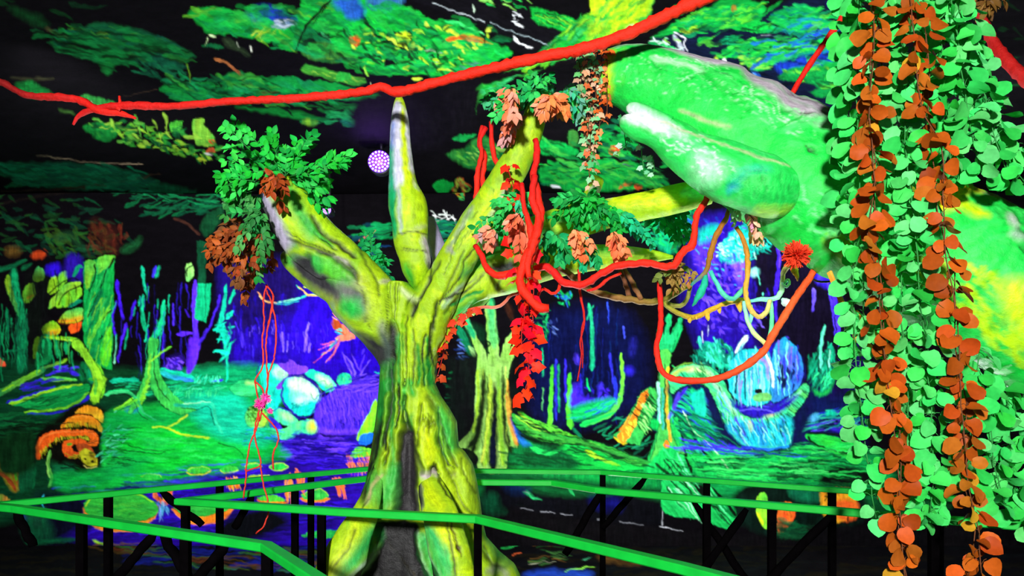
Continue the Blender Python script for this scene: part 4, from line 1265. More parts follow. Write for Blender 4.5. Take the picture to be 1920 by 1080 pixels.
CEIL += '''
# --- right field (1180,0 s4.32)
F 1180 0 4.32
p 0a1028>0c1430 200,300 350,240 560,180 700,160 800,200 1100,60 1400,-60 1700,-60 1750,60 1700,220 1760,400 1700,600 1600,900 1200,800 900,640 500,560 300,450 soft=6 ang=10
p 0c8a34>0ea038 180,290 330,180 420,130 620,30 760,-40 900,-60 1080,0 1060,130 960,170 870,180 760,160 650,200 560,180 440,230 300,260 soft=2 ang=-20
d 10b040,0c9038,18c048,0c7a48,60d030 150 90 24 -14 24 250,240 620,30 1100,-20 1060,140 800,190 500,200 alpha=.75
e b04828>6a8a28 850,30 26,30
d 9ad028,b8e030 14 50 16 -10 20 420,210 560,190 540,240 430,240
p 0db03c>10b840 820,200 880,170 1000,150 1100,150 1180,200 1160,240 1000,240 880,220
p 0c8a50>0d9a48 1130,90 1250,40 1400,0 1480,30 1600,120 1680,190 1640,260 1500,200 1280,190 1170,150 soft=2 ang=15
d 12b840,0fa048,20c860,0c7070 120 90 24 10 24 1150,80 1420,0 1660,200 1640,300 1300,260 1200,180 alpha=.75
p 0dae3c>10b848 720,440 800,370 900,320 1080,320 1300,300 1480,340 1680,300 1600,420 1400,440 1250,480 1100,470 900,420 760,450 soft=2 ang=-4
d 14c444,0fa840,0c8a48,40d040,0a6a60 170 100 22 -8 18 700,430 900,300 1700,280 1640,430 1200,480 alpha=.75
p 0a8a5a>0c9a60 690,350 760,290 860,265 890,290 820,340 720,350
p 0db040>40b838 930,480 1000,460 1200,480 1160,510 1050,550 970,540
d 30c048,90d840,0c9a40 40 60 16 -6 20 920,440 1230,470 1100,560 940,540 alpha=.8
p 2040c8>1030a0 1190,500 1400,440 1640,390 1650,480 1500,520 1250,570 soft=5
s 1a50d8>2060c0 40>26 1420,190 1540,170 soft=4
d 1a60b0,1848a0,10808a 30 90 20 6 16 1180,200 1640,180 1640,330 1200,290 alpha=.7
s 3a4a6a 16>8 1060,280 1160,270 1300,290 soft=2
s e0e8f0 6 1075,270 1150,262
s 0a1408 20>10 1110,410 1170,400 1250,390
s 0a1408 18>9 960,390 1050,340
s 0a1408 14 850,380 880,380
s a0e030 16>8 1130,395 1190,390 1240,370
d 0a1410 30 50 12 -10 40 650,60 1500,20 1500,420 700,430
s b8e030>a0c840 50>70 700,450 700,500 740,560 soft=2
s e0e0e8 40>30 770,460 790,520 
s 80b828>60a030 60>50 900,560 940,650
s 90c0e0>40b860 60>50 1010,580 1060,700
s 205ab8 30 1000,560 1060,610 soft=3
s 80c830 18 820,570 870,620
p 0c8a44>0ea050 160,330 250,310 400,390 420,420 300,410 200,370
s b0b0c8 40>26 360,270 430,400 soft=2
s e8e8f8 10 360,240 450,290 440,340 460,400
d 30c868,c0d8d0,90d840 26 50 16 20 40 150,300 420,280 450,420 220,390
p 0b7a34>0e8a3a 1210,600 1300,540 1420,520 1560,520 1700,480 1720,620 1640,700 1680,740 1550,760 1460,720 1530,680 1400,640 1260,630 soft=2
d 12a044,70c030,0b6a34 60 70 18 10 26 1220,560 1700,510 1660,740 1420,640 alpha=.8
s 30a850 14 560,520 700,560
s 2a10a0>4018c0 50>40 1620,0 1700,40 soft=5
s 10c050 26>14 1590,90 1680,120 1760,90
# far right top
F 1280 0 3
d 0a2c14,0b3a1a,08200e 60 80 26 20 30 1500,0 2400,-200 2400,600 1700,500 alpha=.6
d 0f7a38,0a5a30,0c8a40 40 80 22 20 40 900,-300 1500,-300 1500,0 900,0 alpha=.7
# left lower edge (near the wall join)
F 0 0 3
p 083a26>0a4a30 -100,900 200,895 420,900 640,930 860,1000 800,1050 400,1060 100,1010 soft=4 ang=4
p 0a5030>083c24 860,1010 1000,1040 1100,1060 1060,1100 850,1090 soft=4
d 0a5030,0c5a34,0a4428 50 120 20 6 12 -60,900 640,920 860,1010 760,1060 100,1030 alpha=.6
s 504838>907860 5>8 200,850 400,880 560,900 800,908
s 241c14 7 0,1060 300,1060 600,1040 soft=2
s 241c14>3a2a1c 8>5 300,1060 600,1030 900,960 soft=2
p 0f6a28>158030 470,700 540,670 640,680 670,720 620,780 540,760 soft=2
d 2a8a28,5aa028,8ac030,0f6a28 90 40 18 20 50 600,660 900,700 1060,800 1280,880 1160,900 900,820 700,790 alpha=.8
s 8ab830 24 780,795 820,800
p 3aa030>50b030 960,680 1030,670 1000,730 965,720
p 3aa838>8ab830 1090,670 1150,665 1150,700 1200,740 1210,800 1120,800 1090,740
e c04828 1195,778 22,14
e c05028 1190,830 26,16
s d8d8d0 14 1160,845 1200,850
s b0c830 20 1110,880 1160,885
p 0d5a24>0f6a28 100,460 180,450 260,500 300,530 200,540 110,500 soft=4
s 2a4a1c 20 330,600 420,620 soft=2
p 1a6a2c>2a7a30 440,540 500,520 580,540 680,580 560,590 480,570 soft=2
s b0b890 6 520,560 510,590
'''

CEIL += '''
# second pass (sketch 0,0 s2)
F 0 0 2
d 0a5a28,0c6a30,0a4a24,107838 70 90 22 16 16 120,110 480,100 720,180 700,200 380,240 200,160 alpha=.5
d 030403,060806 30 120 12 10 10 120,110 480,100 720,180 700,200 380,240 200,160 alpha=.6
d 0c7a34,0f9038,0a5a30,128a50,3a9a30 90 70 22 14 22 620,280 960,270 1380,340 1200,380 640,380 alpha=.55
d 040604,080c08 26 60 9 14 30 620,290 960,280 1340,340 1200,370 660,370 alpha=.7
d 12a838,18b848,0c8030,2ab040,109050,0c6a34 160 60 30 16 24 740,30 1200,-30 1880,90 1900,170 1700,270 1400,270 1100,160 800,80 alpha=.5
d 0a5a28,0a4020 50 70 14 14 30 740,40 1200,-20 1880,100 1700,270 1400,260 1100,160 alpha=.6
d 060a06,0a1408 50 34 12 20 50 1150,60 1880,100 1700,270 1300,240 alpha=.75
d b0d830,90d038,d0e848 34 24 14 20 40 1300,60 1860,90 1700,270 1350,240 alpha=.85
p 1850b0>2a60c0 1250,-10 1340,-10 1370,40 1320,60 1280,30 soft=5
d c0c8d8,90a0c0 8 40 10 10 20 1020,60 1100,60 1100,90 1020,90 alpha=.6
s 0a0d08 8>6 1240,-10 1150,80 1110,170
d 2a8a30,5aa838,0c5a28,8ab838,0a4020 70 34 14 30 50 320,440 620,440 840,540 840,600 560,540 340,500 alpha=.8
d 0a5a3a,0c6a44,0a3c2c 60 90 16 8 14 0,600 500,610 560,680 760,760 400,720 60,680 alpha=.7
F 960 0 2
d 0fa83c,14c044,0c8840,10a060,50c838 130 50 18 -10 26 620,0 1200,0 1230,150 1200,340 1000,260 760,200 600,60 alpha=.6
d 0a1428,060a14 46 60 12 -8 30 520,90 1200,60 1200,330 1000,300 720,200 alpha=.7
d 1850c0,2040d0,1878b0 18 70 12 -12 20 980,60 1220,60 1220,220 900,240 alpha=.75
d 20a038,60c028,0c7028,a0d020 60 60 14 -42 14 40,200 300,20 520,-40 500,60 300,160 60,250 alpha=.75
d 18a840,0c7834,0a5028,40b040,060a06 80 60 14 14 24 100,500 440,560 620,620 500,700 140,680 alpha=.7
'''
TREE = '''
F 0 0 1
d a8d018,b8dc14,c0e018,90c420,80c028,98cc1c 900 60 16 80 40 460,160 1360,160 1360,1440 460,1440 alpha=.6
# left limb (0,360 s3 and 420,480 s6)
F 0 360 3
p b0a8c8>a8a0b8 1440,0 1480,60 1530,180 1570,260 1640,320 1600,330 1540,290 1480,150 1420,60 soft=4
e 3050c8 1480,30 34,40 soft=8
s c8cc90 40>20 1500,60 1560,180 1650,300 soft=4
s 60a040 40 1560,140 1620,260 1700,330 soft=6
s b0dc18 50>30 1600,120 1680,220 1760,320 soft=4
s 40b838 36>30 1700,120 1800,230 1900,320 soft=5
s a0d820 50 1700,0 1800,120 1900,230 soft=4
s 1c2810 9>8 1720,160 1790,240 1870,300 1930,350
s 1a2410 6 1640,240 1740,300 1830,330 1920,370
p 4a9a3c>306a30 1540,370 1620,350 1700,380 1720,420 1640,420 soft=8
F 420 480 6
p 40a838>60b040 520,40 640,60 760,30 900,60 1000,10 1060,60 860,140 700,130 soft=8
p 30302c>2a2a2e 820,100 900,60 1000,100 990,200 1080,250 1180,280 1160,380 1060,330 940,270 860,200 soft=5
p 28a03c>38b040 1000,90 1060,60 1100,110 1110,190 1060,220 1010,150 soft=5
s 2a2c22>3a3c30 40>30 1090,130 1160,220 1200,300 soft=5
p 3cc428>50c830 1110,60 1240,70 1360,160 1400,240 1330,260 1210,230 1150,150 soft=8
s 2a2a2a>50504a 26>40 1120,0 1280,30 1440,110 1560,240 1620,320 soft=3
s 2c3010 34>20 1400,120 1500,210 1600,320 soft=4
s 9a9a90 30>50 1290,50 1400,90 1450,120 soft=4
s a8a890 50>40 1420,270 1560,340 1640,380 soft=6
p 505850>706c60 1000,330 1200,290 1340,330 1420,420 1400,520 1300,560 1200,480 1100,420 soft=10
s 60b068 50 1330,300 1380,400 1400,480 soft=8
p 18b040>28b840 1400,560 1480,600 1600,640 1560,690 1450,690 1370,620 soft=8
s 90b8a0 24>40 1250,560 1320,680 1420,800 1530,920 soft=6
s 405038 20>14 1490,420 1580,480 1680,580 soft=3
p 507010>404c10 1560,460 1640,500 1670,590 1620,580 soft=4
d 4a5a10,506010 20 40 10 100 40 1620,700 1740,690 1720,850 1640,820
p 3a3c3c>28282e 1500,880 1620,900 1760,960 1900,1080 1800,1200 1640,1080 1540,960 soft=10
s 98a090 60>40 1820,760 1840,900 1860,1080 soft=8
s 38481c 10 1860,500 1880,700 1860,900
s 303c18 9 1800,560 1840,800
# crotch and neck (640,360 s3)
F 640 360 3
s b0a898 30>10 240,520 300,500 soft=4
s 3c4a10 5>4 275,520 285,620 290,700
s 3c4a10 5>4 300,520 305,640 310,720
s 3c4a10 5 325,525 330,640 320,760
s 3c4a10 4 345,525 340,640
s b8c890 30>40 360,560 400,600 430,610 soft=4
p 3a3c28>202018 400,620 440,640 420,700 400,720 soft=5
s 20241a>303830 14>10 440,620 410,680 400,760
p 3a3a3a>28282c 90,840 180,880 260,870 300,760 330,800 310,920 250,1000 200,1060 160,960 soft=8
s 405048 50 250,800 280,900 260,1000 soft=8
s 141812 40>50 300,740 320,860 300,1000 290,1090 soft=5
s 30a040 26>20 345,800 345,960 350,1080 soft=4
s b0d818 30>20 400,720 390,860 400,1000 soft=4
s 28902c 26>30 440,860 450,960 450,1090 soft=4
s 1a2014 12>12 490,800 470,900 480,1090
s 28a038 20 500,820 500,960 520,1090 soft=3
s 202418 9 520,740 510,860 530,1000 540,1090
s 181c14 20>16 550,620 540,700 530,780 soft=3
# limb three
s b8c8a0 30>20 930,0 870,100 820,180 soft=4
s c0e018 50 880,20 780,180 700,300 soft=6
s 98a890 24>20 740,100 660,240 600,340 soft=5
s 50701c 6>5 700,200 640,300 620,400 580,480
s 303820 8>7 760,320 700,400 680,480 620,560 560,640
s 303428 18>10 560,400 500,500 450,620 soft=4
s 4a5a20 5 820,160 760,240 
d 608018,c8e030 20 50 8 118 20 600,300 860,0 900,40 620,400
s 989890 18>14 600,320 640,360 soft=4
s a0c8a0 20>12 580,660 640,580 700,520 soft=4
# limb four (right)
s 28a840 60>70 780,300 860,330 960,330 soft=8
s 30b848 50 820,380 940,300 1000,300 soft=8
s b0d828 24 800,420 900,360 1000,330 soft=4
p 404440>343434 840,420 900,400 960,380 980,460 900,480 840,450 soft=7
s 28b050 40>30 700,480 760,420 820,400 soft=8
s 58504a 10>8 600,620 700,540 800,470 900,420 soft=2
s 28c048 50>30 640,700 760,620 860,600 980,540 soft=8
p a0d028>b0d820 760,480 900,480 960,520 900,600 780,600 soft=8
s 34303c 14 890,510 880,560 soft=4
s 30a040 20>16 620,650 700,600 800,560 
s 202420 8 560,620 620,600 720,560
# long limbs to the right
s 60c030 50>40 1060,120 1160,150 1300,130 soft=6
s b8e020 40>30 1060,220 1200,210 1380,200 soft=6
s 30b848 40 1200,170 1300,170 soft=8
s 28b048 50 1080,260 1160,240 1240,300 soft=8
s d8d8d0 60>40 1420,20 1490,20 1510,40 soft=5
s d0e818>c8e414 110>90 1530,50 1700,50 1900,60 soft=6
s 90e890>20c880 60>70 1920,20 2020,10 2060,0 soft=8
s a0c830 40>30 1400,360 1600,370 1780,370 soft=6
s 30b848 40 1440,330 1560,330 soft=8
s b0b090 26 1600,330 1680,330 soft=5
s 406020 6 1240,330 1140,450 1080,480
s c8c8d0 40 1430,-20 1400,30 soft=5
# limb two (640,0 s3 then 640,360)
F 640 0 3
p c0d818>a0c818 300,520 345,540 345,580 310,590 soft=4
s 404a20 8 310,590 350,590
s b8b0d8>b0b0c8 70>90 320,600 310,800 300,1000 300,1100 soft=5
s 20a890>18a880 30>40 285,820 280,960 290,1080 soft=8
s c8dc18>c0e010 34>50 345,620 350,760 355,900 380,1080 soft=3
s d8d0e0 24 368,640 375,800 390,950 soft=5
F 640 360 3
s 10a060>18b068 60>44 290,0 290,140 310,240 soft=6
s 6a90b8 16 320,0 300,60 soft=5
s c8e010>b8dc14 90>80 400,0 420,120 430,200 420,300 soft=6
s b8b8b0 26>20 350,200 420,210 470,200 soft=5
s c8b8c8 40>24 470,270 490,330 500,420 soft=6
s 909c60 14 360,120 350,180 soft=4
s 808c30 6 340,250 420,240 480,250
s 60701c 5 340,340 420,345 490,340
s 38b030 50 370,420 400,500 430,540 soft=8
s b8e010 40 440,420 440,540 soft=6
# trunk lower (640,720 s3)
F 640 720 3
p 28a838>40b838 215,-20 330,-20 320,120 290,260 220,200 200,100 soft=6
s 1a2014 60>50 240,220 220,300 190,420 150,560 130,640 soft=7
s 143014 30 200,80 190,200 160,400 soft=6
s 60b828 24 280,60 270,200 230,320 200,420 soft=4
s 101410 12>14 290,-10 290,120 270,250 280,360
s a0cc20 26>22 320,0 310,160 300,300 soft=4
s 141a10 14>12 340,-10 345,120 330,240
s 30b040 26 380,0 370,120 400,220 soft=5
s 101810 22 380,150 390,250 soft=5
p 1c1820>221e24 360,260 420,240 430,300 440,420 445,560 450,700 330,700 330,500 345,360 soft=6
s 30a040 16 425,160 415,250 soft=4
s b8d818>a8cc20 60>70 480,60 470,200 490,330 500,420 soft=8
s d0e400 50>40 490,240 510,330 510,420 soft=8
s 30a840 30 400,-20 430,60 soft=5
s 607a20 26 500,60 530,110 540,140 soft=5
s 30a040 44 580,140 600,240 630,340 soft=8
s 98c828 40 630,200 640,300 soft=6
s 202820 9 555,120 560,240 570,340 620,440
s 3a4a20 7 580,300 600,400 650,460
p 202418>303028 520,440 550,440 550,480 530,490 soft=3
s b8a8b0 50>30 480,480 530,490 540,510 soft=5
s 404830 20 450,380 470,440 480,470 soft=5
d 20240c,303410 12 30 8 100 50 530,420 560,420 600,600 560,620
p 202020 720,450 760,440 765,470 735,475 soft=2
s 605040 30 640,480 650,500 soft=6
p b0d428>a8d020 680,380 730,390 770,480 790,640 760,710 700,600 670,480 soft=6
s c8e010 50>80 480,540 500,600 560,680 soft=8
s b8d81c 60 600,480 640,580 700,680 soft=8
s 30281c 6 560,520 590,600 660,680 720,700
s 9cc83c 60>40 160,640 230,560 260,480 soft=8
s 38b050 60>60 270,640 310,540 330,440 soft=8
s c8b090 16 150,660 200,540 230,520 soft=5
s 98a08c 16>16 450,560 455,640 450,700 soft=4
# below the near rail
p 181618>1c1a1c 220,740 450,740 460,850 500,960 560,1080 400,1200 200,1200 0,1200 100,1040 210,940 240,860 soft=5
s c0d820 70>90 100,760 60,880 -20,1020 -60,1100 soft=8
s 38b058 60>40 200,800 140,920 60,1010 soft=8
s a0c8a8 16>20 230,860 200,950 100,1040 soft=5
s 282008 8 240,760 300,860 400,980 500,1080
s b0c8b0 12 460,780 480,900 520,1000 560,1070 soft=4
s 40b868>38c060 70>60 490,800 560,920 600,1030 soft=8
s c8e010 80>60 560,760 620,860 640,960 soft=8
s 98c828 50 680,780 720,900 soft=6
s 30b858 40>30 590,900 610,980 620,1060 soft=8
p 2a300c 655,880 675,900 672,930 655,910 soft=2
s 383010 5 620,740 640,860 660,900
s c0e010 50 660,1030 780,1050 860,1080 soft=8
s a0a888 40>20 830,1000 900,1000 940,1060 soft=6
s 303c20 10 800,880 860,980 960,1000 soft=3
s 90cc38 40>30 840,880 900,960 980,990 soft=6
# left limb, fuller colour (375,150 s2.302)
F 375 150 2.302
p b8b0cc>a8a0b8 230,470 300,500 350,560 390,650 420,720 370,740 330,680 300,600 250,530 soft=8
e 3858c8 262,505 24,26 soft=8
p 48b838>3cb040 390,470 440,480 500,580 540,660 500,700 440,600 400,540 soft=12
p a8d818>b8e018 440,450 560,600 650,690 650,740 560,660 470,560 soft=10
s 20260f>30341c 14>18 500,600 560,680 620,720 690,780 soft=3
s 2c3418>404430 10>26 400,700 480,735 560,760 640,820 700,870 soft=4
p 303034>38383c 410,790 470,790 490,770 530,800 540,850 600,880 620,940 540,920 450,870 soft=6
p 28a840>40b848 500,780 540,770 560,820 540,850 510,830 soft=6
p 48c030>60c838 560,790 650,830 680,900 620,900 570,860 soft=10
p 58605c>6c7068 600,890 700,900 760,980 740,1030 660,990 soft=12
p 14b044>28b840 640,960 700,960 720,1010 680,1030 640,1000 soft=10
s b8d020>a8cc20 40>50 720,860 760,940 780,1040 soft=10
# horn repaint and extra creases
F 640 0 3
p c8c8dc>b8b8d0 300,600 330,600 365,620 385,700 390,860 400,1000 440,1080 290,1080 280,900 285,760 soft=4 smooth=0
s 20b888>18a880 26>40 284,840 284,960 292,1090 soft=6
s 6080d0 16>20 296,700 286,840 soft=6
s c8e010>c0dc10 22>56 348,620 358,760 366,900 396,1090 soft=3
s d8d8e8>c8c8d8 12>20 376,700 388,840 404,980 soft=4
F 640 360 3
p c0e010>a8d414 340,-20 420,-20 470,60 490,110 460,200 350,230 320,100 soft=6
s 18b068 50>30 290,0 295,140 312,260 soft=6
s a8b8c8 20>16 336,0 340,140 350,240 soft=4
s 302c20 5 330,250 420,236 490,246
s 302c20 4 350,330 430,338 495,350
s 1a1c10 10>14 496,400 500,480 470,560 440,610 soft=2
s 28301c 7>9 100,300 160,420 220,520 240,600 soft=2
s 2a3018 7 0,400 80,460 140,560 160,640 soft=2
s 28301c 8>6 700,340 640,470 600,560 560,640 soft=2
s 1c2014 9>7 800,480 720,560 640,620 590,700 soft=2
s 28301c 6 900,440 960,450 1010,440 soft=2
s 1a1c14 10>14 540,700 520,820 500,960 505,1090 soft=2
s 1c2014 8>12 380,700 372,860 385,1000 375,1090 soft=2
s 181a12 8>10 420,780 425,900 415,1080 soft=2
F 640 720 3
s 141810 10>16 250,0 245,160 225,300 200,460 soft=2
s 181c12 8>12 320,40 312,180 300,320 270,440 soft=2
s 20240f 9>7 470,100 460,220 450,330 soft=2
s 24280f 7 560,300 590,420 640,520 690,640 760,720 soft=2
s 24280f 7 530,440 560,540 600,620 soft=2
s 24280f 6 680,400 700,500 760,600 soft=2
s 30300f 6>9 200,560 160,640 120,700 soft=2
s 202410 8>12 600,760 620,860 640,960 650,1080 soft=2
s 202410 7 720,760 760,860 840,960 soft=2
s 202410 8 90,800 60,900 -20,1000 soft=2
# trunk third pass (562,637 s2.437)
F 562 637 2.437
p 28a038>1c7828 362,140 450,110 440,260 420,380 360,420 345,300 soft=10 alpha=.8
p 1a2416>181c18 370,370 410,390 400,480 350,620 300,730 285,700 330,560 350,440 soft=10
s 80c028>60b028 14>18 420,240 405,400 380,520 330,640 soft=4
s 28902c>30a038 16>20 450,250 440,380 450,500 440,640 soft=5
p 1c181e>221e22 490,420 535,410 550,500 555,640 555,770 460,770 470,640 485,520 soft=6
s 18201a 12>16 430,110 440,220 430,330 400,470 soft=3
s 141a14 10>14 500,250 490,330 525,400 soft=3
s 28b040>20a038 26>20 590,100 600,200 640,260 soft=8
p 30b048>50c040 650,280 700,370 715,430 720,490 690,520 665,440 650,360 soft=10
s 202c14 8>8 645,330 670,430 700,510 730,570 soft=3
d 505c14,607018,38400e 26 30 5 85 25 570,330 630,330 640,420 580,420
p 40b848>58b848 330,640 440,560 460,620 450,760 350,760 soft=12 alpha=.8
s c0a878 8>8 320,720 345,650 400,600 soft=4
p 2cb04c>38b850 580,860 640,960 700,1080 640,1080 590,960 570,880 soft=12
s 0c0c0a 12>16 370,820 450,920 560,1080 soft=3
s 504010 6 700,830 720,900 745,980
p 30b050>2ca84c 250,960 340,840 390,840 380,900 300,1000 200,1080 180,1060 soft=12 alpha=.8
s a0b0a0 12 380,930 320,1000 240,1070 soft=5
'''
BOUGH = '''
F 0 0 1
d 18d848,10d040,20dc50,40e060,28d858,10c840 900 90 26 20 60 1080,40 2000,300 2000,900 1080,700 alpha=.6
F 1280 0 3
# upper edge bare pale paper
s c8b8c8>c0b4c4 70>90 -440,260 -320,250 -200,250 -80,300 60,380 250,410 430,500 560,610 700,700 820,800 soft=8
s b4a8b4 80>100 300,480 430,600 560,700 700,790 soft=10
s 807880 20>26 540,580 640,640 720,700 820,780 soft=8
d 706870,908490 16 60 12 38 20 400,480 640,620 820,790 700,760
s c8c0c8 60>60 1440,930 1600,1010 1800,1120 1980,1230 soft=6
s d8d0d8 26>20 1460,950 1650,1050 1900,1190 soft=4
s 808070 14 1500,1120 1700,1170 1950,1300 soft=5
s a8d818>b0dc10 50>60 -420,290 -430,400 -440,500 -420,560 soft=6
s 60dc40 40 -350,330 -360,500 soft=8
s e8f0e8 24>10 -200,400 -60,440 60,480 soft=6
d e0ffe8,a0f0b0 50 40 8 60 40 -300,320 200,420 500,800 100,700 alpha=.7
d c8ffd0,80f090 40 50 9 40 40 300,600 700,760 500,880 300,760 alpha=.7
p 18d040>20d850 -380,380 -100,440 140,560 240,700 100,720 -200,560 -380,480 soft=14
s 12b838 24>20 60,480 120,560 260,680 soft=10
s b8a890 14>8 -60,690 60,760 180,810 soft=4
s 109838 10 450,720 510,720 soft=3
d 505848,405038 14 26 7 0 30 540,720 650,730 640,750 550,748
s 50e070 40 460,830 560,790 700,760 soft=8
s 10b038 10>8 420,820 480,790 560,750
d 405040,305838 8 30 9 40 20 540,900 620,960 600,970
s 0c8830 5>3 -60,560 0,520 60,490 110,480
s a0ffb8 5>3 -66,550 -6,510 60,478
s 0c9034 5>4 -330,640 -260,660 -180,700 -100,760
s 0c9034 6>4 120,470 220,520 300,600
s 0c8830 6>4 200,620 320,640 420,700
s 0c8830 5>3 -200,420 -150,470 -60,500
d a8f0b8,d0ffd8,80e898 200 16 5 50 60 -380,300 100,430 700,800 560,900 0,640 -380,520 alpha=.7
# lower side
F 1280 360 3
s a0e018>c0e818 60>70 720,300 800,340 880,420 soft=8
d a0e020,c0ec10,70d828 120 120 30 44 16 760,240 1000,380 1600,540 1960,960 1900,1060 1500,760 alpha=.7
p b0e414>c8ec10 1560,560 1700,560 1900,820 1930,960 1780,860 1620,740 soft=14
s f0f010 70>50 1100,60 1250,160 1400,60 1580,20 soft=8
s c8f010 60 1280,120 1500,200 soft=8
d 20b840,18a83c,30c850,10983a 90 120 26 28 16 1560,120 1950,260 1960,640 1700,420 alpha=.7
s 104818 14>8 1660,370 1720,390 1780,400 soft=5
s 204818 10 1800,540 1900,600 soft=5
e b0c0b0 1640,230 30,40 soft=8
e a8c8b0 1640,310 40,20 soft=8
s 80f0a0 14>8 830,60 780,180 720,300 soft=6
d 90f8a8,60e880,18b840 90 90 12 60 50 400,130 1000,0 1100,500 800,380 alpha=.6
s 20c040 30 900,280 960,400 soft=10
s 18a838 9 140,-10 300,60 520,140 soft=4
'''
LOBE = '''
F 0 0 1
d 28d858,50e078,18d048 300 60 18 35 20 1140,170 1560,170 1560,430 1140,430 alpha=.6
F 1280 0 3
p e0e8e8>c0e8d0 -360,600 -280,590 -100,700 0,790 -40,800 -180,730 -330,690 soft=10 alpha=.85
s f0f0f8 60>30 -330,640 -220,700 -120,770 soft=10
p e0e0f0>b0f0c8 60,900 160,950 180,1030 110,1040 40,970 soft=16 alpha=.7
d f0fff8,c0f8d0,b8f0c8 150 24 9 30 40 -300,620 100,800 260,1000 160,1060 -60,900 alpha=.7
s 20b8a0>10a0a0 50>40 240,1080 330,1010 430,1000 soft=12
s 1060c0 24 240,1090 300,1050 soft=10
p 18c048>20c850 260,1060 400,1000 560,1010 600,1100 560,1200 400,1180 soft=12
s c8b8a0 8 -180,690 0,770 200,850 400,920 560,960 soft=4
s a0e040 40>30 400,1200 520,1210 600,1190 soft=8
s e0f0e0 14 640,1080 640,1160 600,1200 soft=6
d 203a20,406050 6 30 8 45 10 540,910 620,960
'''
# ================================================================ building helpers
def Wp(px, py, d):
    return Vector(((px-960.0)/FPX*d, d, EYE+(HY-py)/FPX*d))

def srgb(h):
    v = hexc(h); return (float(v[0]), float(v[1]), float(v[2]), 1.0)

_m = {}
def mat(name, h, rough=0.55, var=0.18, rnd=0.0, metal=0.0, spec=0.3, bump=0.0, scale=30.0):
    if name in _m: return _m[name]
    m = bpy.data.materials.new(name); m.use_nodes = True
    nt = m.node_tree; b = nt.nodes['Principled BSDF']
    b.inputs['Roughness'].default_value = rough; b.inputs['Metallic'].default_value = metal
    b.inputs['Specular IOR Level'].default_value = spec
    tc = nt.nodes.new('ShaderNodeTexCoord'); n = nt.nodes.new('ShaderNodeTexNoise')
    n.inputs['Scale'].default_value = scale; n.inputs['Detail'].default_value = 4
    nt.links.new(tc.outputs['Object'], n.inputs['Vector'])
    hsv = nt.nodes.new('ShaderNodeHueSaturation'); hsv.inputs['Color'].default_value = srgb(h)
    mr = nt.nodes.new('ShaderNodeMapRange'); mr.inputs['From Min'].default_value = 0.25; mr.inputs['From Max'].default_value = 0.75
    mr.inputs['To Min'].default_value = 1-var; mr.inputs['To Max'].default_value = 1+var
    nt.links.new(n.outputs['Fac'], mr.inputs['Value'])
    if rnd:
        oi = nt.nodes.new('ShaderNodeObjectInfo')
        m2 = nt.nodes.new('ShaderNodeMapRange'); m2.inputs['To Min'].default_value = 1-rnd; m2.inputs['To Max'].default_value = 1+rnd
        nt.links.new(oi.outputs['Random'], m2.inputs['Value'])
        mu = nt.nodes.new('ShaderNodeMath'); mu.operation = 'MULTIPLY'
        nt.links.new(mr.outputs[0], mu.inputs[0]); nt.links.new(m2.outputs[0], mu.inputs[1])
        nt.links.new(mu.outputs[0], hsv.inputs['Value'])
        m3 = nt.nodes.new('ShaderNodeMapRange'); m3.inputs['To Min'].default_value = 0.494; m3.inputs['To Max'].default_value = 0.507
        mf = nt.nodes.new('ShaderNodeMath'); mf.operation = 'FRACT'; mk = nt.nodes.new('ShaderNodeMath'); mk.operation = 'MULTIPLY'; mk.inputs[1].default_value = 7.31
        nt.links.new(oi.outputs['Random'], mk.inputs[0]); nt.links.new(mk.outputs[0], mf.inputs[0])
        nt.links.new(mf.outputs[0], m3.inputs['Value']); nt.links.new(m3.outputs[0], hsv.inputs['Hue'])
    else: nt.links.new(mr.outputs[0], hsv.inputs['Value'])
    nt.links.new(hsv.outputs[0], b.inputs['Base Color'])
    if bump:
        bp = nt.nodes.new('ShaderNodeBump'); bp.inputs['Strength'].default_value = bump; bp.inputs['Distance'].default_value = 0.01
        nt.links.new(n.outputs['Fac'], bp.inputs['Height']); nt.links.new(bp.outputs[0], b.inputs['Normal'])
    _m[name] = m; return m

def paint_mat(name, rough=0.6, spec=0.25, bump=0.15, scale=60.0, grain=0.12):
    """hand-painted surface: the paint layer is the mesh's 'paint' attribute, grain and relief are procedural"""
    if name in _m: return _m[name]
    m = bpy.data.materials.new(name); m.use_nodes = True
    nt = m.node_tree; b = nt.nodes['Principled BSDF']
    b.inputs['Roughness'].default_value = rough; b.inputs['Specular IOR Level'].default_value = spec
    a = nt.nodes.new('ShaderNodeAttribute'); a.attribute_name = 'paint'
    tc = nt.nodes.new('ShaderNodeTexCoord'); n = nt.nodes.new('ShaderNodeTexNoise')
    n.inputs['Scale'].default_value = scale; n.inputs['Detail'].default_value = 6; n.inputs['Roughness'].default_value = 0.65
    nt.links.new(tc.outputs['Object'], n.inputs['Vector'])
    mr = nt.nodes.new('ShaderNodeMapRange'); mr.inputs['From Min'].default_value = 0.3; mr.inputs['From Max'].default_value = 0.7
    mr.inputs['To Min'].default_value = 1-grain; mr.inputs['To Max'].default_value = 1+grain
    nt.links.new(n.outputs['Fac'], mr.inputs['Value'])
    hs = nt.nodes.new('ShaderNodeHueSaturation')
    nt.links.new(a.outputs['Color'], hs.inputs['Color']); nt.links.new(mr.outputs[0], hs.inputs['Value'])
    nt.links.new(hs.outputs[0], b.inputs['Base Color'])
    bp = nt.nodes.new('ShaderNodeBump'); bp.inputs['Strength'].default_value = bump; bp.inputs['Distance'].default_value = 0.01
    nt.links.new(n.outputs['Fac'], bp.inputs['Height']); nt.links.new(bp.outputs[0], b.inputs['Normal'])
    _m[name] = m; return m

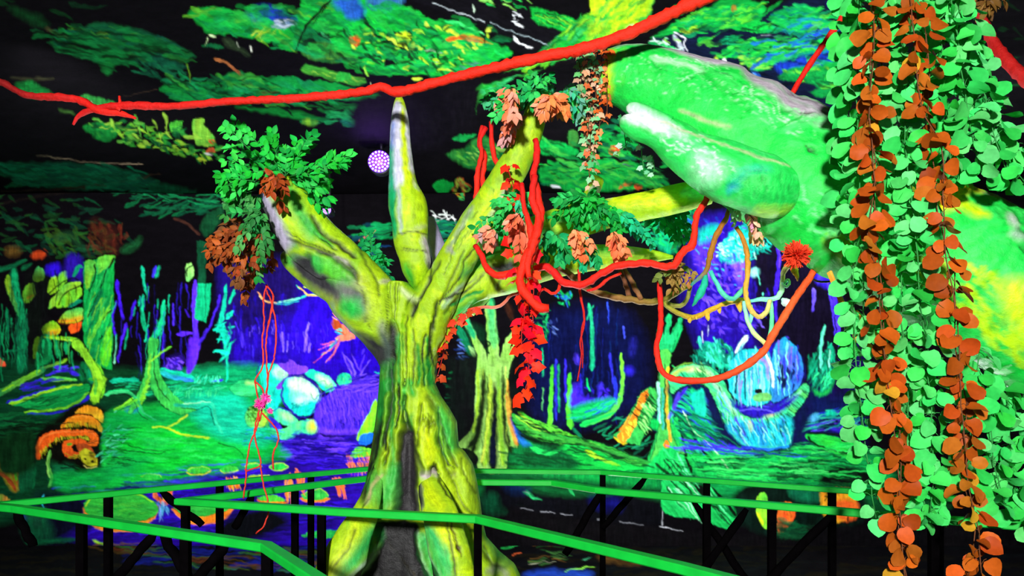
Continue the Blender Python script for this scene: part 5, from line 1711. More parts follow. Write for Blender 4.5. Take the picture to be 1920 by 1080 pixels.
def tag(o, label=None, cat=None, group=None, kind=None):
    if label: o['label'] = label
    if cat: o['category'] = cat
    if group: o['group'] = group
    if kind: o['kind'] = kind
    return o

def empty(name, loc, label, cat, group=None):
    o = bpy.data.objects.new(name, None); C.objects.link(o); o.location = loc; o.empty_display_size = 0.1
    return tag(o, label, cat, group)

def wloc(o):
    v = Vector((0, 0, 0))
    while o is not None: v += o.location; o = o.parent
    return v

def link(name, me, parent=None, loc=None):
    o = bpy.data.objects.new(name, me); C.objects.link(o)
    if parent is not None: o.parent = parent
    if loc is not None: o.location = loc
    return o

def fast_mesh(name, V, Fq, cols=None, smooth=True, material=None):
    """V (n,3) array, Fq (m,3|4) array, cols (n,3) linear"""
    me = bpy.data.meshes.new(name)
    V = np.asarray(V, np.float32); Fq = np.asarray(Fq, np.int32); k = Fq.shape[1]; m = len(Fq)
    me.vertices.add(len(V)); me.vertices.foreach_set('co', V.ravel())
    me.loops.add(m*k); me.loops.foreach_set('vertex_index', Fq.ravel())
    me.polygons.add(m)
    me.polygons.foreach_set('loop_start', np.arange(0, m*k, k, dtype=np.int32))
    me.polygons.foreach_set('loop_total', np.full(m, k, np.int32))
    if smooth: me.polygons.foreach_set('use_smooth', np.ones(m, bool))
    me.update(calc_edges=True)
    if cols is not None:
        at = me.color_attributes.new('paint', 'FLOAT_COLOR', 'POINT')
        at.data.foreach_set('color', np.concatenate([np.clip(cols, 0, 1), np.ones((len(V), 1))], 1).astype(np.float32).ravel())
    if material: me.materials.append(material)
    return me

def grid_faces(h, w, wrap=False):
    i = np.arange(h-1)[:, None]*w; j = np.arange(w if wrap else w-1)[None, :]
    j2 = (j+1) % w
    return np.stack([i+j, i+j2, i+w+j2, i+w+j], -1).reshape(-1, 4)

class MB:
    """collects pieces into one mesh"""
    def __init__(s): s.v = []; s.f = []; s.c = []; s.n = 0; s.hascol = False
    def add(s, V, Fc, col=None):
        V = [tuple(p) for p in V]
        s.v += V; s.f += [tuple(i+s.n for i in f) for f in Fc]; s.n += len(V)
        if col is not None: s.c += list(col); s.hascol = True
    def build(s, name, material, parent=None, smooth=True):
        me = bpy.data.meshes.new(name)
        off = wloc(parent) if parent is not None else Vector((0, 0, 0))
        me.from_pydata([(p[0]-off.x, p[1]-off.y, p[2]-off.z) for p in s.v], [], s.f)
        if smooth: me.polygons.foreach_set('use_smooth', [True]*len(me.polygons))
        if s.hascol:
            at = me.color_attributes.new('paint', 'FLOAT_COLOR', 'POINT')
            at.data.foreach_set('color', np.array([(c[0], c[1], c[2], 1) for c in s.c], np.float32).ravel())
        me.materials.append(material); me.update()
        return link(name, me, parent)
    def box(s, a, b):
        (x0, y0, z0), (x1, y1, z1) = a, b
        s.add([(x0, y0, z0), (x1, y0, z0), (x1, y1, z0), (x0, y1, z0), (x0, y0, z1), (x1, y0, z1), (x1, y1, z1), (x0, y1, z1)],
              [(0, 3, 2, 1), (4, 5, 6, 7), (0, 1, 5, 4), (1, 2, 6, 5), (2, 3, 7, 6), (3, 0, 4, 7)])
    def bar(s, a, b, wd, ht, b_end=0.0):
        """a board from a to b: wd across (horizontal), ht thick (vertical), slightly bevelled long edges"""
        a = Vector(a); b = Vector(b); t = (b-a).normalized(); sd = t.cross(Vector((0, 0, 1)))
        if sd.length < 1e-3: sd = Vector((1, 0, 0))
        sd.normalize(); up = sd.cross(t).normalized(); a = a-t*b_end; b = b+t*b_end
        e = min(wd, ht)*0.14
        prof = [(-wd/2+e, -ht/2), (wd/2-e, -ht/2), (wd/2, -ht/2+e), (wd/2, ht/2-e), (wd/2-e, ht/2), (-wd/2+e, ht/2), (-wd/2, ht/2-e), (-wd/2, -ht/2+e)]
        V = [c+sd*u+up*v for c in (a, b) for u, v in prof]
        Fc = [(i, (i+1) % 8, 8+(i+1) % 8, 8+i) for i in range(8)]+[tuple(range(7, -1, -1)), tuple(range(8, 16))]
        s.add(V, Fc)
    def tube(s, P, R, seg=8, cols=None, rough=0.0, closed_ends=True, seed=0):
        P = [Vector(p) for p in P]; n = len(P); rr = random.Random(seed)
        T = [(P[min(i+1, n-1)]-P[max(i-1, 0)]).normalized() for i in range(n)]
        u = T[0].orthogonal().normalized(); V = []; cc = []
        for i in range(n):
            u = (u-T[i]*u.dot(T[i])).normalized(); v = T[i].cross(u)
            for k in range(seg):
                a = 2*math.pi*k/seg; r = R[i]*(1+rough*(rr.random()*2-1))
                V.append(P[i]+(u*math.cos(a)+v*math.sin(a))*r)
                if cols is not None:
                    f = 1+0.12*(rr.random()*2-1); cc.append([q*f for q in cols[i]])
        Fc = [(i*seg+k, i*seg+(k+1) % seg, (i+1)*seg+(k+1) % seg, (i+1)*seg+k) for i in range(n-1) for k in range(seg)]
        if closed_ends: Fc += [tuple(range(seg-1, -1, -1)), tuple((n-1)*seg+k for k in range(seg))]
        s.add(V, Fc, cc if cols is not None else None)

# ================================================================ the painted room shell
WD = 6.5; HX = 5.57; CZ = EYE+340.0/FPX*WD; CU = CZ-EYE
fabric = paint_mat('painted_black_cloth', 0.9, 0.03, 0.25, 45.0, 0.14)

def sample(cv, px, py):
    """bilinear look-up of a canvas, mirrored outside it"""
    x = (px-cv.x0); y = (py-cv.y0)
    x = np.abs(x); x = np.where(x > cv.w-2, 2*(cv.w-2)-x, x); x = np.clip(x, 0, cv.w-2.001)
    y = np.abs(y); y = np.where(y > cv.h-2, 2*(cv.h-2)-y, y); y = np.clip(y, 0, cv.h-2.001)
    xi = x.astype(int); yi = y.astype(int); fx = (x-xi)[..., None]; fy = (y-yi)[..., None]
    c = cv.c
    return (c[yi, xi]*(1-fx)+c[yi, xi+1]*fx)*(1-fy)+(c[yi+1, xi]*(1-fx)+c[yi+1, xi+1]*fx)*fy

wall_cv = Canvas(-240, 355, 2160, 1030, '080609'); wall_cv.run(WALL); wall_cv.finish(1.2, 0.18)
st = 1.6
pxs = np.arange(-240, 2160.1, st); pys = np.linspace(360, 1023, int(663/st)+1)
PX, PY = np.meshgrid(pxs, pys)
nz = tab(PX/90.0, PY/70.0+3)*0.012+tab(PX/30.0+9, PY/140.0)*0.006      # the cloth hangs a little unevenly
V = np.stack([(PX-960)/FPX*WD, WD-nz, EYE+(HY-PY)/FPX*WD], -1).reshape(-1, 3)
me = fast_mesh('wall_back', V, grid_faces(*PX.shape), sample(wall_cv, PX, PY).reshape(-1, 3), True, fabric)
tag(link('wall_back', me), 'black cloth wall painted with a glowing jungle, rocks and pond', None, None, 'structure')

ceil_cv = Canvas(-240, -150, 2160, 362, '080609'); ceil_cv.run(CEIL); ceil_cv.finish(2.4)
rows = np.concatenate([np.linspace(360, -150, 230)])
ds = CU*FPX/(HY-rows); ds = np.concatenate([ds, [2.2, 1.6, 0.8, 0.0, -1.5, -3.0]])
rows = np.concatenate([rows, [-150]*6])
cols_px = np.arange(-240, 2160.1, 2.2)
XS = []; PXc = []
for d in ds:
    x = (cols_px-960)/FPX*max(d, 2.6); 
    x = np.clip(x, -HX, HX)
    le = np.linspace(-HX, x[0], 24)[:-1]; ri = np.linspace(x[-1], HX, 24)[1:]
    xx = np.concatenate([le, x, ri]); XS.append(xx)
    PXc.append(xx/max(d, 2.6)*FPX+960)
XS = np.array(XS); PXc = np.array(PXc); PYc = np.repeat(rows[:, None], XS.shape[1], 1)
DS = np.repeat(ds[:, None], XS.shape[1], 1)
sag = tab(XS*1.1+5, DS*2.2)*0.03
sag[0] = 0
V = np.stack([XS, DS, CZ-sag], -1).reshape(-1, 3)
fold = PXc.copy()
me = fast_mesh('ceiling', V, grid_faces(*XS.shape)[:, ::-1], sample(ceil_cv, fold, PYc).reshape(-1, 3), True, fabric)
tag(link('ceiling', me), 'black cloth ceiling painted with green leaf canopy strokes', None, None, 'structure')

floor_cv = Canvas(-240, 1015, 2160, 1102, '08070a'); floor_cv.run(FLOOR); floor_cv.finish()
rows = np.linspace(1023, 1100, 60); ds = EYE*FPX/(rows-HY)
ds = np.concatenate([ds, [4.5, 3.5, 2, 0, -3]]); rows = np.concatenate([rows, [1100]*5])
XS = np.array([np.linspace(-HX, HX, 700)]*len(ds)); DS = np.repeat(ds[:, None], 700, 1)
PXf = XS/np.maximum(DS, 5.2)*FPX+960; PYf = np.repeat(rows[:, None], 700, 1)
me = fast_mesh('floor', np.stack([XS, DS, XS*0], -1).reshape(-1, 3), grid_faces(*XS.shape), sample(floor_cv, PXf, PYf).reshape(-1, 3), True, fabric)
tag(link('floor', me), 'black floor with smears of green, brown and blue paint', None, None, 'structure')

for nm, x in (('wall_left', -HX), ('wall_right', HX)):
    yy = np.linspace(-3, WD, 400); zz = np.linspace(CZ, 0, 150)
    Y, Z = np.meshgrid(yy, zz)
    px = 300+(WD-Y)*215; py = HY-(Z-EYE)*FPX/WD
    V = np.stack([np.full(Y.shape, x), Y, Z], -1).reshape(-1, 3)
    fc = grid_faces(*Y.shape)
    if x < 0: fc = fc[:, ::-1]
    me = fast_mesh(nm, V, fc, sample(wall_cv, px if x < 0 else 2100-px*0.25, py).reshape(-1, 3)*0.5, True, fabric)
    tag(link(nm, me), 'black cloth side wall with dim jungle painting', None, None, 'structure')

# ================================================================ the big artificial tree
def blur(a, r):
    for ax in (0, 1):
        p = np.concatenate([np.repeat(np.take(a, [0], ax), r, ax), a, np.repeat(np.take(a, [-1], ax), r, ax)], ax)
        cs = np.cumsum(p, ax); cs = np.concatenate([np.zeros_like(np.take(cs, [0], ax)), cs], ax)
        n = a.shape[ax]
        a = (np.take(cs, np.arange(2*r+1, 2*r+1+n), ax)-np.take(cs, np.arange(0, n), ax))/(2*r+1)
    return a

def relief_map(cv, r=3):
    L = cv.c@np.array([0.35, 0.45, 0.2]); L = np.clip(L/0.30, 0, 1)
    cv.hm = blur(L, r)[..., None]
    return cv

def sample_h(cv, px, py):
    c = cv.c; cv.c = cv.hm; h = sample(cv, px, py)[..., 0]; cv.c = c; return h

foam = paint_mat('painted_foam_bark', 0.5, 0.3, 0.5, 38.0, 0.13)
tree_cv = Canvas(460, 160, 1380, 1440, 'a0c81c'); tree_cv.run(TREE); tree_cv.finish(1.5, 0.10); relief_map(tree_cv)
bough_cv = Canvas(1080, 40, 2060, 900, '1cd848'); bough_cv.run(BOUGH); bough_cv.finish(2.0, 0.06); relief_map(bough_cv)
lobe_cv = Canvas(1120, 150, 1600, 460, '30d860'); lobe_cv.run(LOBE); lobe_cv.finish(2.0, 0.05); relief_map(lobe_cv)

def limb(name, path, cv, parent, seg=110, step=2.6, kd=0.9, relief=0.018, lump=0.05, seed=0, tip=None, label=None):
    """a branch of carved foam: path of (x, y, radius, distance)"""
    P = catmull(np.array(path, float), 8)
    L = np.concatenate([[0], np.cumsum(np.hypot(*(P[1:, :2]-P[:-1, :2]).T))])
    n = max(12, int(L[-1]/step)); s = np.linspace(0, L[-1], n)
    Q = np.stack([np.interp(s, L, P[:, k]) for k in range(4)], 1)
    if tip:      # rounded closing of an end: 'a' start, 'b' end
        for e in tip:
            idx = np.arange(n) if e == 'a' else np.arange(n)[::-1]
            r0 = Q[idx[0], 2]; m = max(3, int(0.55*r0/step))
            for q in range(m):
                t = q/m; Q[idx[q], 2] *= math.sqrt(max(0.0, 1-(1-t)**2))*0.98+0.02
    T = np.gradient(Q[:, :2], axis=0); T /= np.maximum(np.hypot(T[:, 0], T[:, 1])[:, None], 1e-6)
    th = np.linspace(0, 2*np.pi, seg, endpoint=False)
    c, sn = np.cos(th)[None, :], np.sin(th)[None, :]
    r = Q[:, 2][:, None]; d = Q[:, 3][:, None]
    lumps = tab(s[:, None]/38.0+seed*9.7, np.abs(((th/(2*np.pi)*6) % 6)-3)[None, :]+seed)-0.5
    lumps2 = tab(s[:, None]/12.0+seed*3.1, np.abs(((th/(2*np.pi)*16) % 16)-8)[None, :]+seed*2)-0.5
    rr = r*(1+lump*2*lumps+lump*0.6*lumps2)
    ox = -T[:, 1][:, None]*c; oy = T[:, 0][:, None]*c
    px = Q[:, 0][:, None]+ox*r; py = Q[:, 1][:, None]+oy*r
    h = (sample_h(cv, px, py)-1)*relief*FPX/d*np.clip(r/40, 0.25, 1)*(0.35+0.65*np.abs(sn))
    rr = np.maximum(rr+h, r*0.35)
    X = (Q[:, 0][:, None]+ox*rr-960)/FPX*d; Z = EYE+(HY-(Q[:, 1][:, None]+oy*rr))/FPX*d
    Y = d-sn*rr/FPX*d*kd
    V = np.stack([X, Y+0*X, Z], -1).reshape(-1, 3)
    col = sample(cv, px, py).reshape(-1, 3)
    # end caps
    V = np.vstack([V, V[:seg].mean(0), V[-seg:].mean(0)]); col = np.vstack([col, col[:seg].mean(0), col[-seg:].mean(0)])
    Fq = grid_faces(n, seg, True)
    k = np.arange(seg); a = n*seg
    capf = np.concatenate([np.stack([k, (k+1) % seg, np.full(seg, a)], 1)[:, ::-1], np.stack([(n-1)*seg+k, (n-1)*seg+(k+1) % seg, np.full(seg, a+1)], 1)])
    tri = np.concatenate([Fq[:, [0, 1, 2]], Fq[:, [0, 2, 3]], capf])
    V = V-np.array(wloc(parent))
    me = fast_mesh(name, V, tri[:, ::-1], col, True, foam)
    o = link(name, me, parent)
    if label: o['label'] = label
    return o

TD = 2.95
tree = empty('artificial_tree', (-0.4, TD, 0), 'tall yellow-green painted foam tree with flaring roots behind the handrail', 'tree')
LT = [(533, 731), (540, 722), (560, 708), (600, 700), (640, 703), (660, 709), (690, 714), (720, 712), (760, 708), (800, 703), (850, 696), (900, 688), (940, 674), (970, 660), (1000, 645), (1040, 625), (1080, 608), (1150, 585), (1250, 560), (1400, 540)]
RT = [(533, 770), (540, 778), (560, 800), (600, 822), (640, 824), (680, 819), (720, 816), (745, 828), (765, 842), (790, 856), (815, 858), (838, 860), (848, 872), (870, 886), (900, 893), (940, 900), (980, 905), (1010, 912), (1040, 940), (1062, 966), (1080, 975), (1150, 992), (1250, 1005), (1400, 1020)]
ys = np.arange(533, 1401, 2.6); n = len(ys); seg = 260
Lx = np.interp(ys, *zip(*LT)); Rx = np.interp(ys, *zip(*RT))
th = np.linspace(0, 2*np.pi, seg, endpoint=False); c, sn = np.cos(th)[None, :], np.sin(th)[None, :]
cx = ((Lx+Rx)/2)[:, None]; hw = ((Rx-Lx)/2)[:, None]
flare = np.clip((ys-700)/700, 0, 1)[:, None]
kdep = (0.12+0.19*flare**1.2)
px = cx+hw*c*0.995; py = np.repeat(ys[:, None], seg, 1)
h = (sample_h(tree_cv, px, py)-1)
nzz = tab(px/26.0, py/150.0)-0.5; nz3 = tab(px/9.0+4, py/60.0)-0.5
depth = kdep*(np.abs(sn)**0.75*np.sign(sn))+np.abs(sn)*(h*(0.05+0.05*flare)+nzz*(0.03+0.05*flare)+nz3*0.012)*np.where(sn > 0, 1, 0.4)
hwr = hw*(1+0.02*nzz)
X = (cx+hwr*c-960)/FPX*TD; Z = EYE+(HY-py)/FPX*TD; Y = TD-depth
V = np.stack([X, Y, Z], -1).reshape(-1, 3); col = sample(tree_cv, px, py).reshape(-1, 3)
V = np.vstack([V, V[:seg].mean(0)]); col = np.vstack([col, col[:seg].mean(0)])
Fq = grid_faces(n, seg, True); k = np.arange(seg)
tri = np.concatenate([Fq[:, [0, 1, 2]], Fq[:, [0, 2, 3]], np.stack([k, (k+1) % seg, np.full(seg, n*seg)], 1)[:, ::-1]])
V = V-np.array(wloc(tree)); V[:, 2] = np.maximum(V[:, 2], 0)
link('trunk', fast_mesh('trunk', V, tri, col, True, foam), tree)

limb('branch', [(526, 478, 8, 2.9), (548, 486, 24, 2.9), (586, 500, 40, 2.9), (638, 524, 51, 2.9), (690, 572, 57, 2.9), (724, 620, 52, 2.92), (752, 680, 40, 2.93), (760, 760, 24, 2.94)], tree_cv, tree, seed=1, tip='a', label='broad lower fork of the left limb with a blunt end')
limb('branch', [(520, 352, 42, 2.82), (538, 382, 44, 2.82), (566, 425, 50, 2.84), (602, 468, 52, 2.86), (650, 510, 50, 2.88), (700, 552, 44, 2.9), (745, 600, 34, 2.92)], tree_cv, tree, seed=2, label='upper fork of the left limb with a pale lavender edge')
limb('branch', [(748, 178, 4, 2.86), (749, 196, 11, 2.86), (750, 230, 17, 2.86), (751, 290, 21, 2.86), (755, 345, 27, 2.86), (764, 385, 36, 2.86), (769, 420, 34, 2.86), (771, 455, 32, 2.86), (778, 480, 30, 2.86), (781, 505, 26, 2.86), (785, 530, 17, 2.88), (788, 548, 7, 2.92)], tree_cv, tree, seed=3, lump=0.04, label='upright horn-like branch with white, blue and yellow streaks')
stub_cv = Canvas(780, 390, 860, 560, '9890b0'); relief_map(stub_cv)
limb('branch', [(806, 405, 7, 3.1), (812, 440, 15, 3.1), (824, 480, 16, 3.08), (830, 530, 14, 3.0)], stub_cv, tree, seed=4, tip='a', label='short bare lavender stub behind the fork')
limb('branch', [(1008, 200, 19, 2.7), (998, 235, 24, 2.7), (975, 290, 28, 2.72), (940, 350, 30, 2.74), (898, 415, 32, 2.78), (860, 480, 35, 2.8), (826, 545, 40, 2.84), (795, 610, 42, 2.88), (775, 690, 34, 2.9), (770, 790, 22, 2.9)], tree_cv, tree, seed=5, label='long straight limb sawn off at its yellow tip')
limb('branch', [(1262, 482, 3, 3.0), (1225, 480, 11, 3.0), (1170, 478, 17, 3.0), (1110, 483, 24, 2.98), (1050, 493, 27, 2.96), (990, 504, 34, 2.94), (940, 516, 40, 2.92), (895, 528, 36, 2.9), (862, 555, 30, 2.9), (838, 590, 26, 2.92), (818, 650, 18, 2.93)], tree_cv, tree, seed=6, kd=0.8, label='lower right limb tapering to a thin point')
limb('branch', [(1330, 360, 22, 2.75), (1290, 368, 26, 2.78), (1230, 382, 27, 2.82), (1160, 396, 28, 2.88), (1090, 412, 31, 2.94), (1020, 432, 33, 2.98), (960, 470, 36, 3.0), (905, 515, 40, 3.0), (860, 570, 36, 2.98)], tree_cv, tree, seed=7, kd=0.85, label='long yellow limb reaching across to the green bough')
limb('branch', [(1122, 330, 13, 2.9), (1113, 352, 14, 2.9), (1100, 385, 14, 2.92)], tree_cv, tree, seed=8, tip='a', label='small pale stub on the long yellow limb')
limb('root', [(796, 860, 10, 2.9), (812, 925, 28, 2.74), (832, 990, 36, 2.64), (850, 1080, 42, 2.6), (862, 1200, 50, 2.56), (872, 1420, 58, 2.5)], tree_cv, tree, seed=9, kd=0.7, tip='a')
limb('root', [(712, 860, 8, 2.9), (695, 935, 20, 2.76), (662, 1010, 34, 2.64), (632, 1090, 46, 2.6), (602, 1220, 56, 2.56), (585, 1420, 62, 2.5)], tree_cv, tree, seed=10, kd=0.7, tip='a')

bough = empty('green_bough', (1.2, 2.5, 1.9), 'thick bright green foam bough with a bare pale top, sloping down behind the leaf garlands', 'bough')
limb('bough_body', [(1128, 132, 40, 2.62), (1150, 138, 52, 2.62), (1200, 150, 64, 2.6), (1260, 178, 80, 2.58), (1330, 222, 104, 2.55), (1420, 280, 118, 2.5), (1520, 345, 128, 2.45), (1620, 405, 130, 2.4), (1730, 462, 134, 2.35), (1850, 530, 138, 2.3), (1990, 610, 142, 2.25), (2200, 740, 146, 2.2), (2500, 930, 150, 2.2)], bough_cv, bough, seg=220, step=3.0, seed=12, relief=0.03, lump=0.04, label='main body of the bough, cut off square at the yellow end')
limb('bough_fork', [(1163, 222, 9, 2.44), (1186, 234, 22, 2.43), (1240, 250, 34, 2.42), (1300, 292, 46, 2.40), (1360, 322, 56, 2.36), (1420, 345, 58, 2.34), (1470, 362, 50, 2.34), (1500, 374, 30, 2.36)], lobe_cv, bough, seg=140, seed=13, tip='ab', relief=0.02, lump=0.05, label='white-brushed fork lying against the bough')
limb('bough_fork', [(1174, 200, 8, 2.42), (1200, 209, 15, 2.41), (1250, 240, 24, 2.41)], lobe_cv, bough, seg=60, seed=15, tip='a', relief=0.01)
# ================================================================ vines and cords
cord_m = paint_mat('painted_cord', 0.6, 0.25, 0.5, 90.0, 0.15)
def vine(name, label, cat, path, cols, group=None, parent=None, seg=8, kink=0.18, seed=1, step=7.0, kind=None):
    """path of (x, y, radius_px, distance); cols a list of colours along it"""
    P = catmull(np.array(path, float), 8)
    L = np.concatenate([[0], np.cumsum(np.hypot(*(P[1:, :2]-P[:-1, :2]).T))])
    n = max(6, int(L[-1]/step)); s = np.linspace(0, L[-1], n)
    Q = np.stack([np.interp(s, L, P[:, k]) for k in range(4)], 1)
    rr = random.Random(seed*7+3)
    cc = [hexc(h) for h in cols]; pts = []; R = []; K = []
    for i in range(n):
        px, py, r, d = Q[i]
        j = kink*r
        pts.append(Wp(px+rr.uniform(-j, j), py+rr.uniform(-j, j), d)); R.append(r/FPX*d*rr.uniform(0.9, 1.12))
        t = i/(n-1)*(len(cc)-1); k = min(int(t), len(cc)-2) if len(cc) > 1 else 0
        K.append(cc[k]+(cc[k+1]-cc[k])*(t-k) if len(cc) > 1 else cc[0])
    if parent is None:
        mb = MB(); mb.tube(pts, R, seg, K, 0.10, True, seed)
        o = mb.build(name, cord_m)
        # origin at the first point
        off = pts[0].copy()
        o.data.transform(Matrix.Translation(-off)); o.location = off
        return tag(o, label, cat, group, kind)
    mb = MB(); mb.tube(pts, R, seg, K, 0.10, True, seed)
    o = mb.build(name, cord_m, parent)
    if label: o['label'] = label
    return o

RED = ['e01818', 'f02414', 'ff2a14', 'f82810']
ev = empty('overhead_vine', Wp(745, 170, 2.55), 'long thick red vine stretched under the ceiling over the tree tip', 'vine')
vine('vine_stem', None, None, [(137, 234, 2, 2.7), (150, 215, 4, 2.7), (185, 203, 6, 2.68), (235, 198, 7, 2.66), (330, 199, 6.5, 2.64), (420, 191, 7, 2.62), (560, 184, 7.5, 2.6), (680, 172, 8, 2.56), (715, 163, 8, 2.55), (750, 172, 9, 2.54), (850, 146, 9, 2.5), (1000, 110, 10, 2.45), (1100, 90, 10.5, 2.42), (1180, 62, 11, 2.38), (1260, 24, 11.5, 2.34), (1340, -12, 12, 2.3), (1430, -60, 12, 2.25)], ['d01818', 'f02416', 'ff2a14', 'ff2c14'], parent=ev, seg=10, kink=0.1, seed=3)
vine('vine_fork', None, None, [(-60, 130, 5, 2.75), (0, 153, 6, 2.74), (50, 178, 6, 2.72), (110, 182, 7, 2.7), (150, 188, 7, 2.7), (185, 207, 7, 2.68), (225, 212, 6, 2.68), (255, 222, 2, 2.68)], ['601010', 'a01818', 'e01c16', 'f02414'], parent=ev, seed=4, kink=0.1)
vine('vine_fork', None, None, [(224, 180, 2, 2.66), (225, 195, 3.5, 2.66), (221, 206, 4, 2.66)], ['f02414'], parent=ev, seed=5)
vine('sloping_red_rope', 'straight red cord slanting up from the bough top to the ceiling by the garlands', 'cord', [(1476, 192, 5, 2.5), (1500, 150, 5, 2.5), (1530, 103, 5.5, 2.48), (1572, 44, 6, 2.46), (1610, -15, 6, 2.45)], ['e81c10', 'f82010'], seed=6, kink=0.05)
vine('hanging_red_vine', 'dark red vine in the top right corner beyond the garlands', 'vine', [(1815, -10, 9, 2.6), (1838, 30, 9, 2.6), (1860, 75, 10, 2.6), (1890, 115, 11, 2.55), (1935, 160, 12, 2.5), (2000, 200, 12, 2.5)], ['a01414', 'c01814', 'b01414'], seed=7, kink=0.06)
G = 'red vines hanging above the tree fork'
vine('twisted_red_vine', 'two-strand twisted red vine hanging left of the sawn limb, left strand', 'vine', [(912, 238, 5, 2.8), (900, 262, 4, 2.8), (903, 290, 4, 2.8), (896, 320, 5, 2.8), (893, 365, 5, 2.8), (890, 400, 4, 2.8)], RED, G, seed=8)
vine('twisted_red_vine', 'right strand of the twisted red vine hanging left of the sawn limb', 'vine', [(905, 236, 4, 2.82), (898, 268, 4, 2.82), (909, 296, 5, 2.82), (905, 330, 5, 2.82), (908, 368, 5, 2.82)], RED, G, seed=9)
vine('red_vine', 'short red vine running down behind the sawn limb', 'vine', [(921, 228, 4, 2.85), (922, 262, 4.5, 2.85), (926, 292, 5, 2.85), (938, 315, 5, 2.85), (955, 340, 5, 2.88)], RED, G, seed=10)
vine('thick_red_vine', 'thick red vine bundle, outer strand ending in a cut tip', 'vine', [(1004, 262, 5.1, 2.53), (1007, 290, 6.0, 2.51), (1001, 330, 6.8, 2.49), (1008, 368, 7.6, 2.47), (1014, 405, 6.8, 2.45), (1004, 440, 7.2, 2.43), (988, 480, 7.6, 2.42), (975, 515, 7.6, 2.41), (978, 540, 8.1, 2.40), (995, 562, 8.5, 2.39), (1012, 576, 8.5, 2.39), (1028, 578, 6.8, 2.39)], RED, 'thick red vine bundle', seed=11, seg=10)
vine('thick_red_vine', 'thick red vine bundle, middle strand crossing in front', 'vine', [(1003, 330, 6.0, 2.47), (998, 372, 6.8, 2.45), (1010, 410, 6.8, 2.44), (1003, 450, 7.6, 2.42), (990, 490, 6.8, 2.41), (992, 520, 5.1, 2.40)], RED, 'thick red vine bundle', seed=12)
vine('thick_red_vine', 'thick red vine bundle, thin strand bowing left', 'vine', [(978, 345, 5.1, 2.49), (982, 385, 5.1, 2.47), (992, 420, 6.0, 2.45), (996, 455, 6.0, 2.44), (985, 500, 5.1, 2.43)], RED, 'thick red vine bundle', seed=13)
vine('thick_red_vine', 'thick red vine bundle, short strand down the right edge', 'vine', [(1012, 380, 6.0, 2.47), (1013, 420, 6.0, 2.45), (1004, 460, 6.0, 2.44), (994, 495, 6.0, 2.43)], RED, 'thick red vine bundle', seed=14)
vine('sagging_red_vine', 'red vine looping from the bundle left and up to the sawn limb', 'vine', [(892, 460, 5, 2.66), (902, 478, 6, 2.64), (912, 500, 6, 2.62), (930, 516, 7, 2.6), (955, 514, 7, 2.58), (985, 502, 7, 2.56)], RED, seed=15)
vine('swagged_red_vine', 'long red vine swagged right from the bundle up to the green bough', 'vine', [(1000, 505, 6, 2.58), (1022, 500, 7, 2.58), (1040, 512, 7, 2.58), (1055, 528, 7, 2.58), (1085, 534, 7, 2.58), (1108, 526, 7, 2.57), (1135, 508, 7, 2.56), (1170, 496, 7, 2.54), (1215, 494, 7, 2.52), (1255, 500, 7, 2.5), (1270, 490, 7, 2.5), (1282, 470, 7, 2.5), (1297, 462, 8, 2.5), (1302, 440, 6, 2.5), (1306, 405, 6, 2.5), (1318, 385, 6, 2.5), (1329, 362, 6, 2.52)], RED, seed=16)
vine('thin_red_vine', 'thin curling red tendril below the vine bundle', 'vine', [(1008, 560, 2, 2.6), (1012, 545, 3, 2.6), (1022, 542, 3, 2.6), (1035, 551, 3, 2.6), (1046, 545, 3, 2.6), (1052, 528, 3, 2.6)], RED, seed=17)
vine('thin_red_vine', 'thin red tendril forking off under the swagged vine', 'vine', [(1100, 545, 2, 2.6), (1120, 540, 3, 2.6), (1140, 523, 3, 2.6), (1165, 512, 2.5, 2.6)], RED, seed=18)
sv = empty('knotted_red_string', Wp(1085, 505, 2.7), 'thin red string hanging under the swagged vine and splitting in two', 'string')
vine('string_strand', None, None, [(1085, 505, 3, 2.7), (1088, 550, 2.5, 2.7), (1096, 600, 2, 2.7), (1088, 640, 1.6, 2.7), (1090, 665, 1.4, 2.7), (1083, 715, 1.4, 2.7)], ['e02018', 'c01c18'], parent=sv, seed=19)
vine('string_strand', None, None, [(1096, 598, 1.6, 2.7), (1090, 622, 1.6, 2.7), (1093, 655, 1.4, 2.7), (1092, 690, 1.2, 2.7)], ['c01c18'], parent=sv, seed=20)
vine('drooping_red_rope', 'smooth cord drooping from red to orange below the bough in a deep loop', 'cord', [(1236, 528, 5, 2.6), (1239, 575, 5, 2.6), (1238, 620, 5.5, 2.58), (1231, 650, 5.5, 2.56), (1238, 690, 6, 2.55), (1256, 708, 6, 2.54), (1290, 714, 6.5, 2.53), (1345, 710, 6.5, 2.52), (1395, 688, 7, 2.5), (1432, 658, 7, 2.49), (1448, 630, 7, 2.48), (1490, 562, 7, 2.46), (1520, 518, 6.5, 2.45), (1533, 496, 6, 2.46)], ['e81c14', 'f02414', 'ff3c1c', 'ff5828', 'ff6830', 'ff5020'], seed=21, kink=0.06, seg=10)
vine('thin_orange_twig', 'thin glowing salmon twig under the lower right limb', 'twig', [(876, 581, 2, 2.9), (905, 576, 3, 2.9), (930, 576, 3, 2.9), (945, 568, 3, 2.88), (955, 556, 3, 2.86), (975, 548, 2.5, 2.84)], ['e84028', 'f89078', 'f04828'], seed=22)
vine('black_cable', 'thin black cable from the drooping cord to the garlands', 'cable', [(1518, 520, 2, 2.47), (1535, 528, 2, 2.47), (1565, 527, 2, 2.46), (1605, 522, 2, 2.4)], ['08080a'], seed=23, kink=0.05)
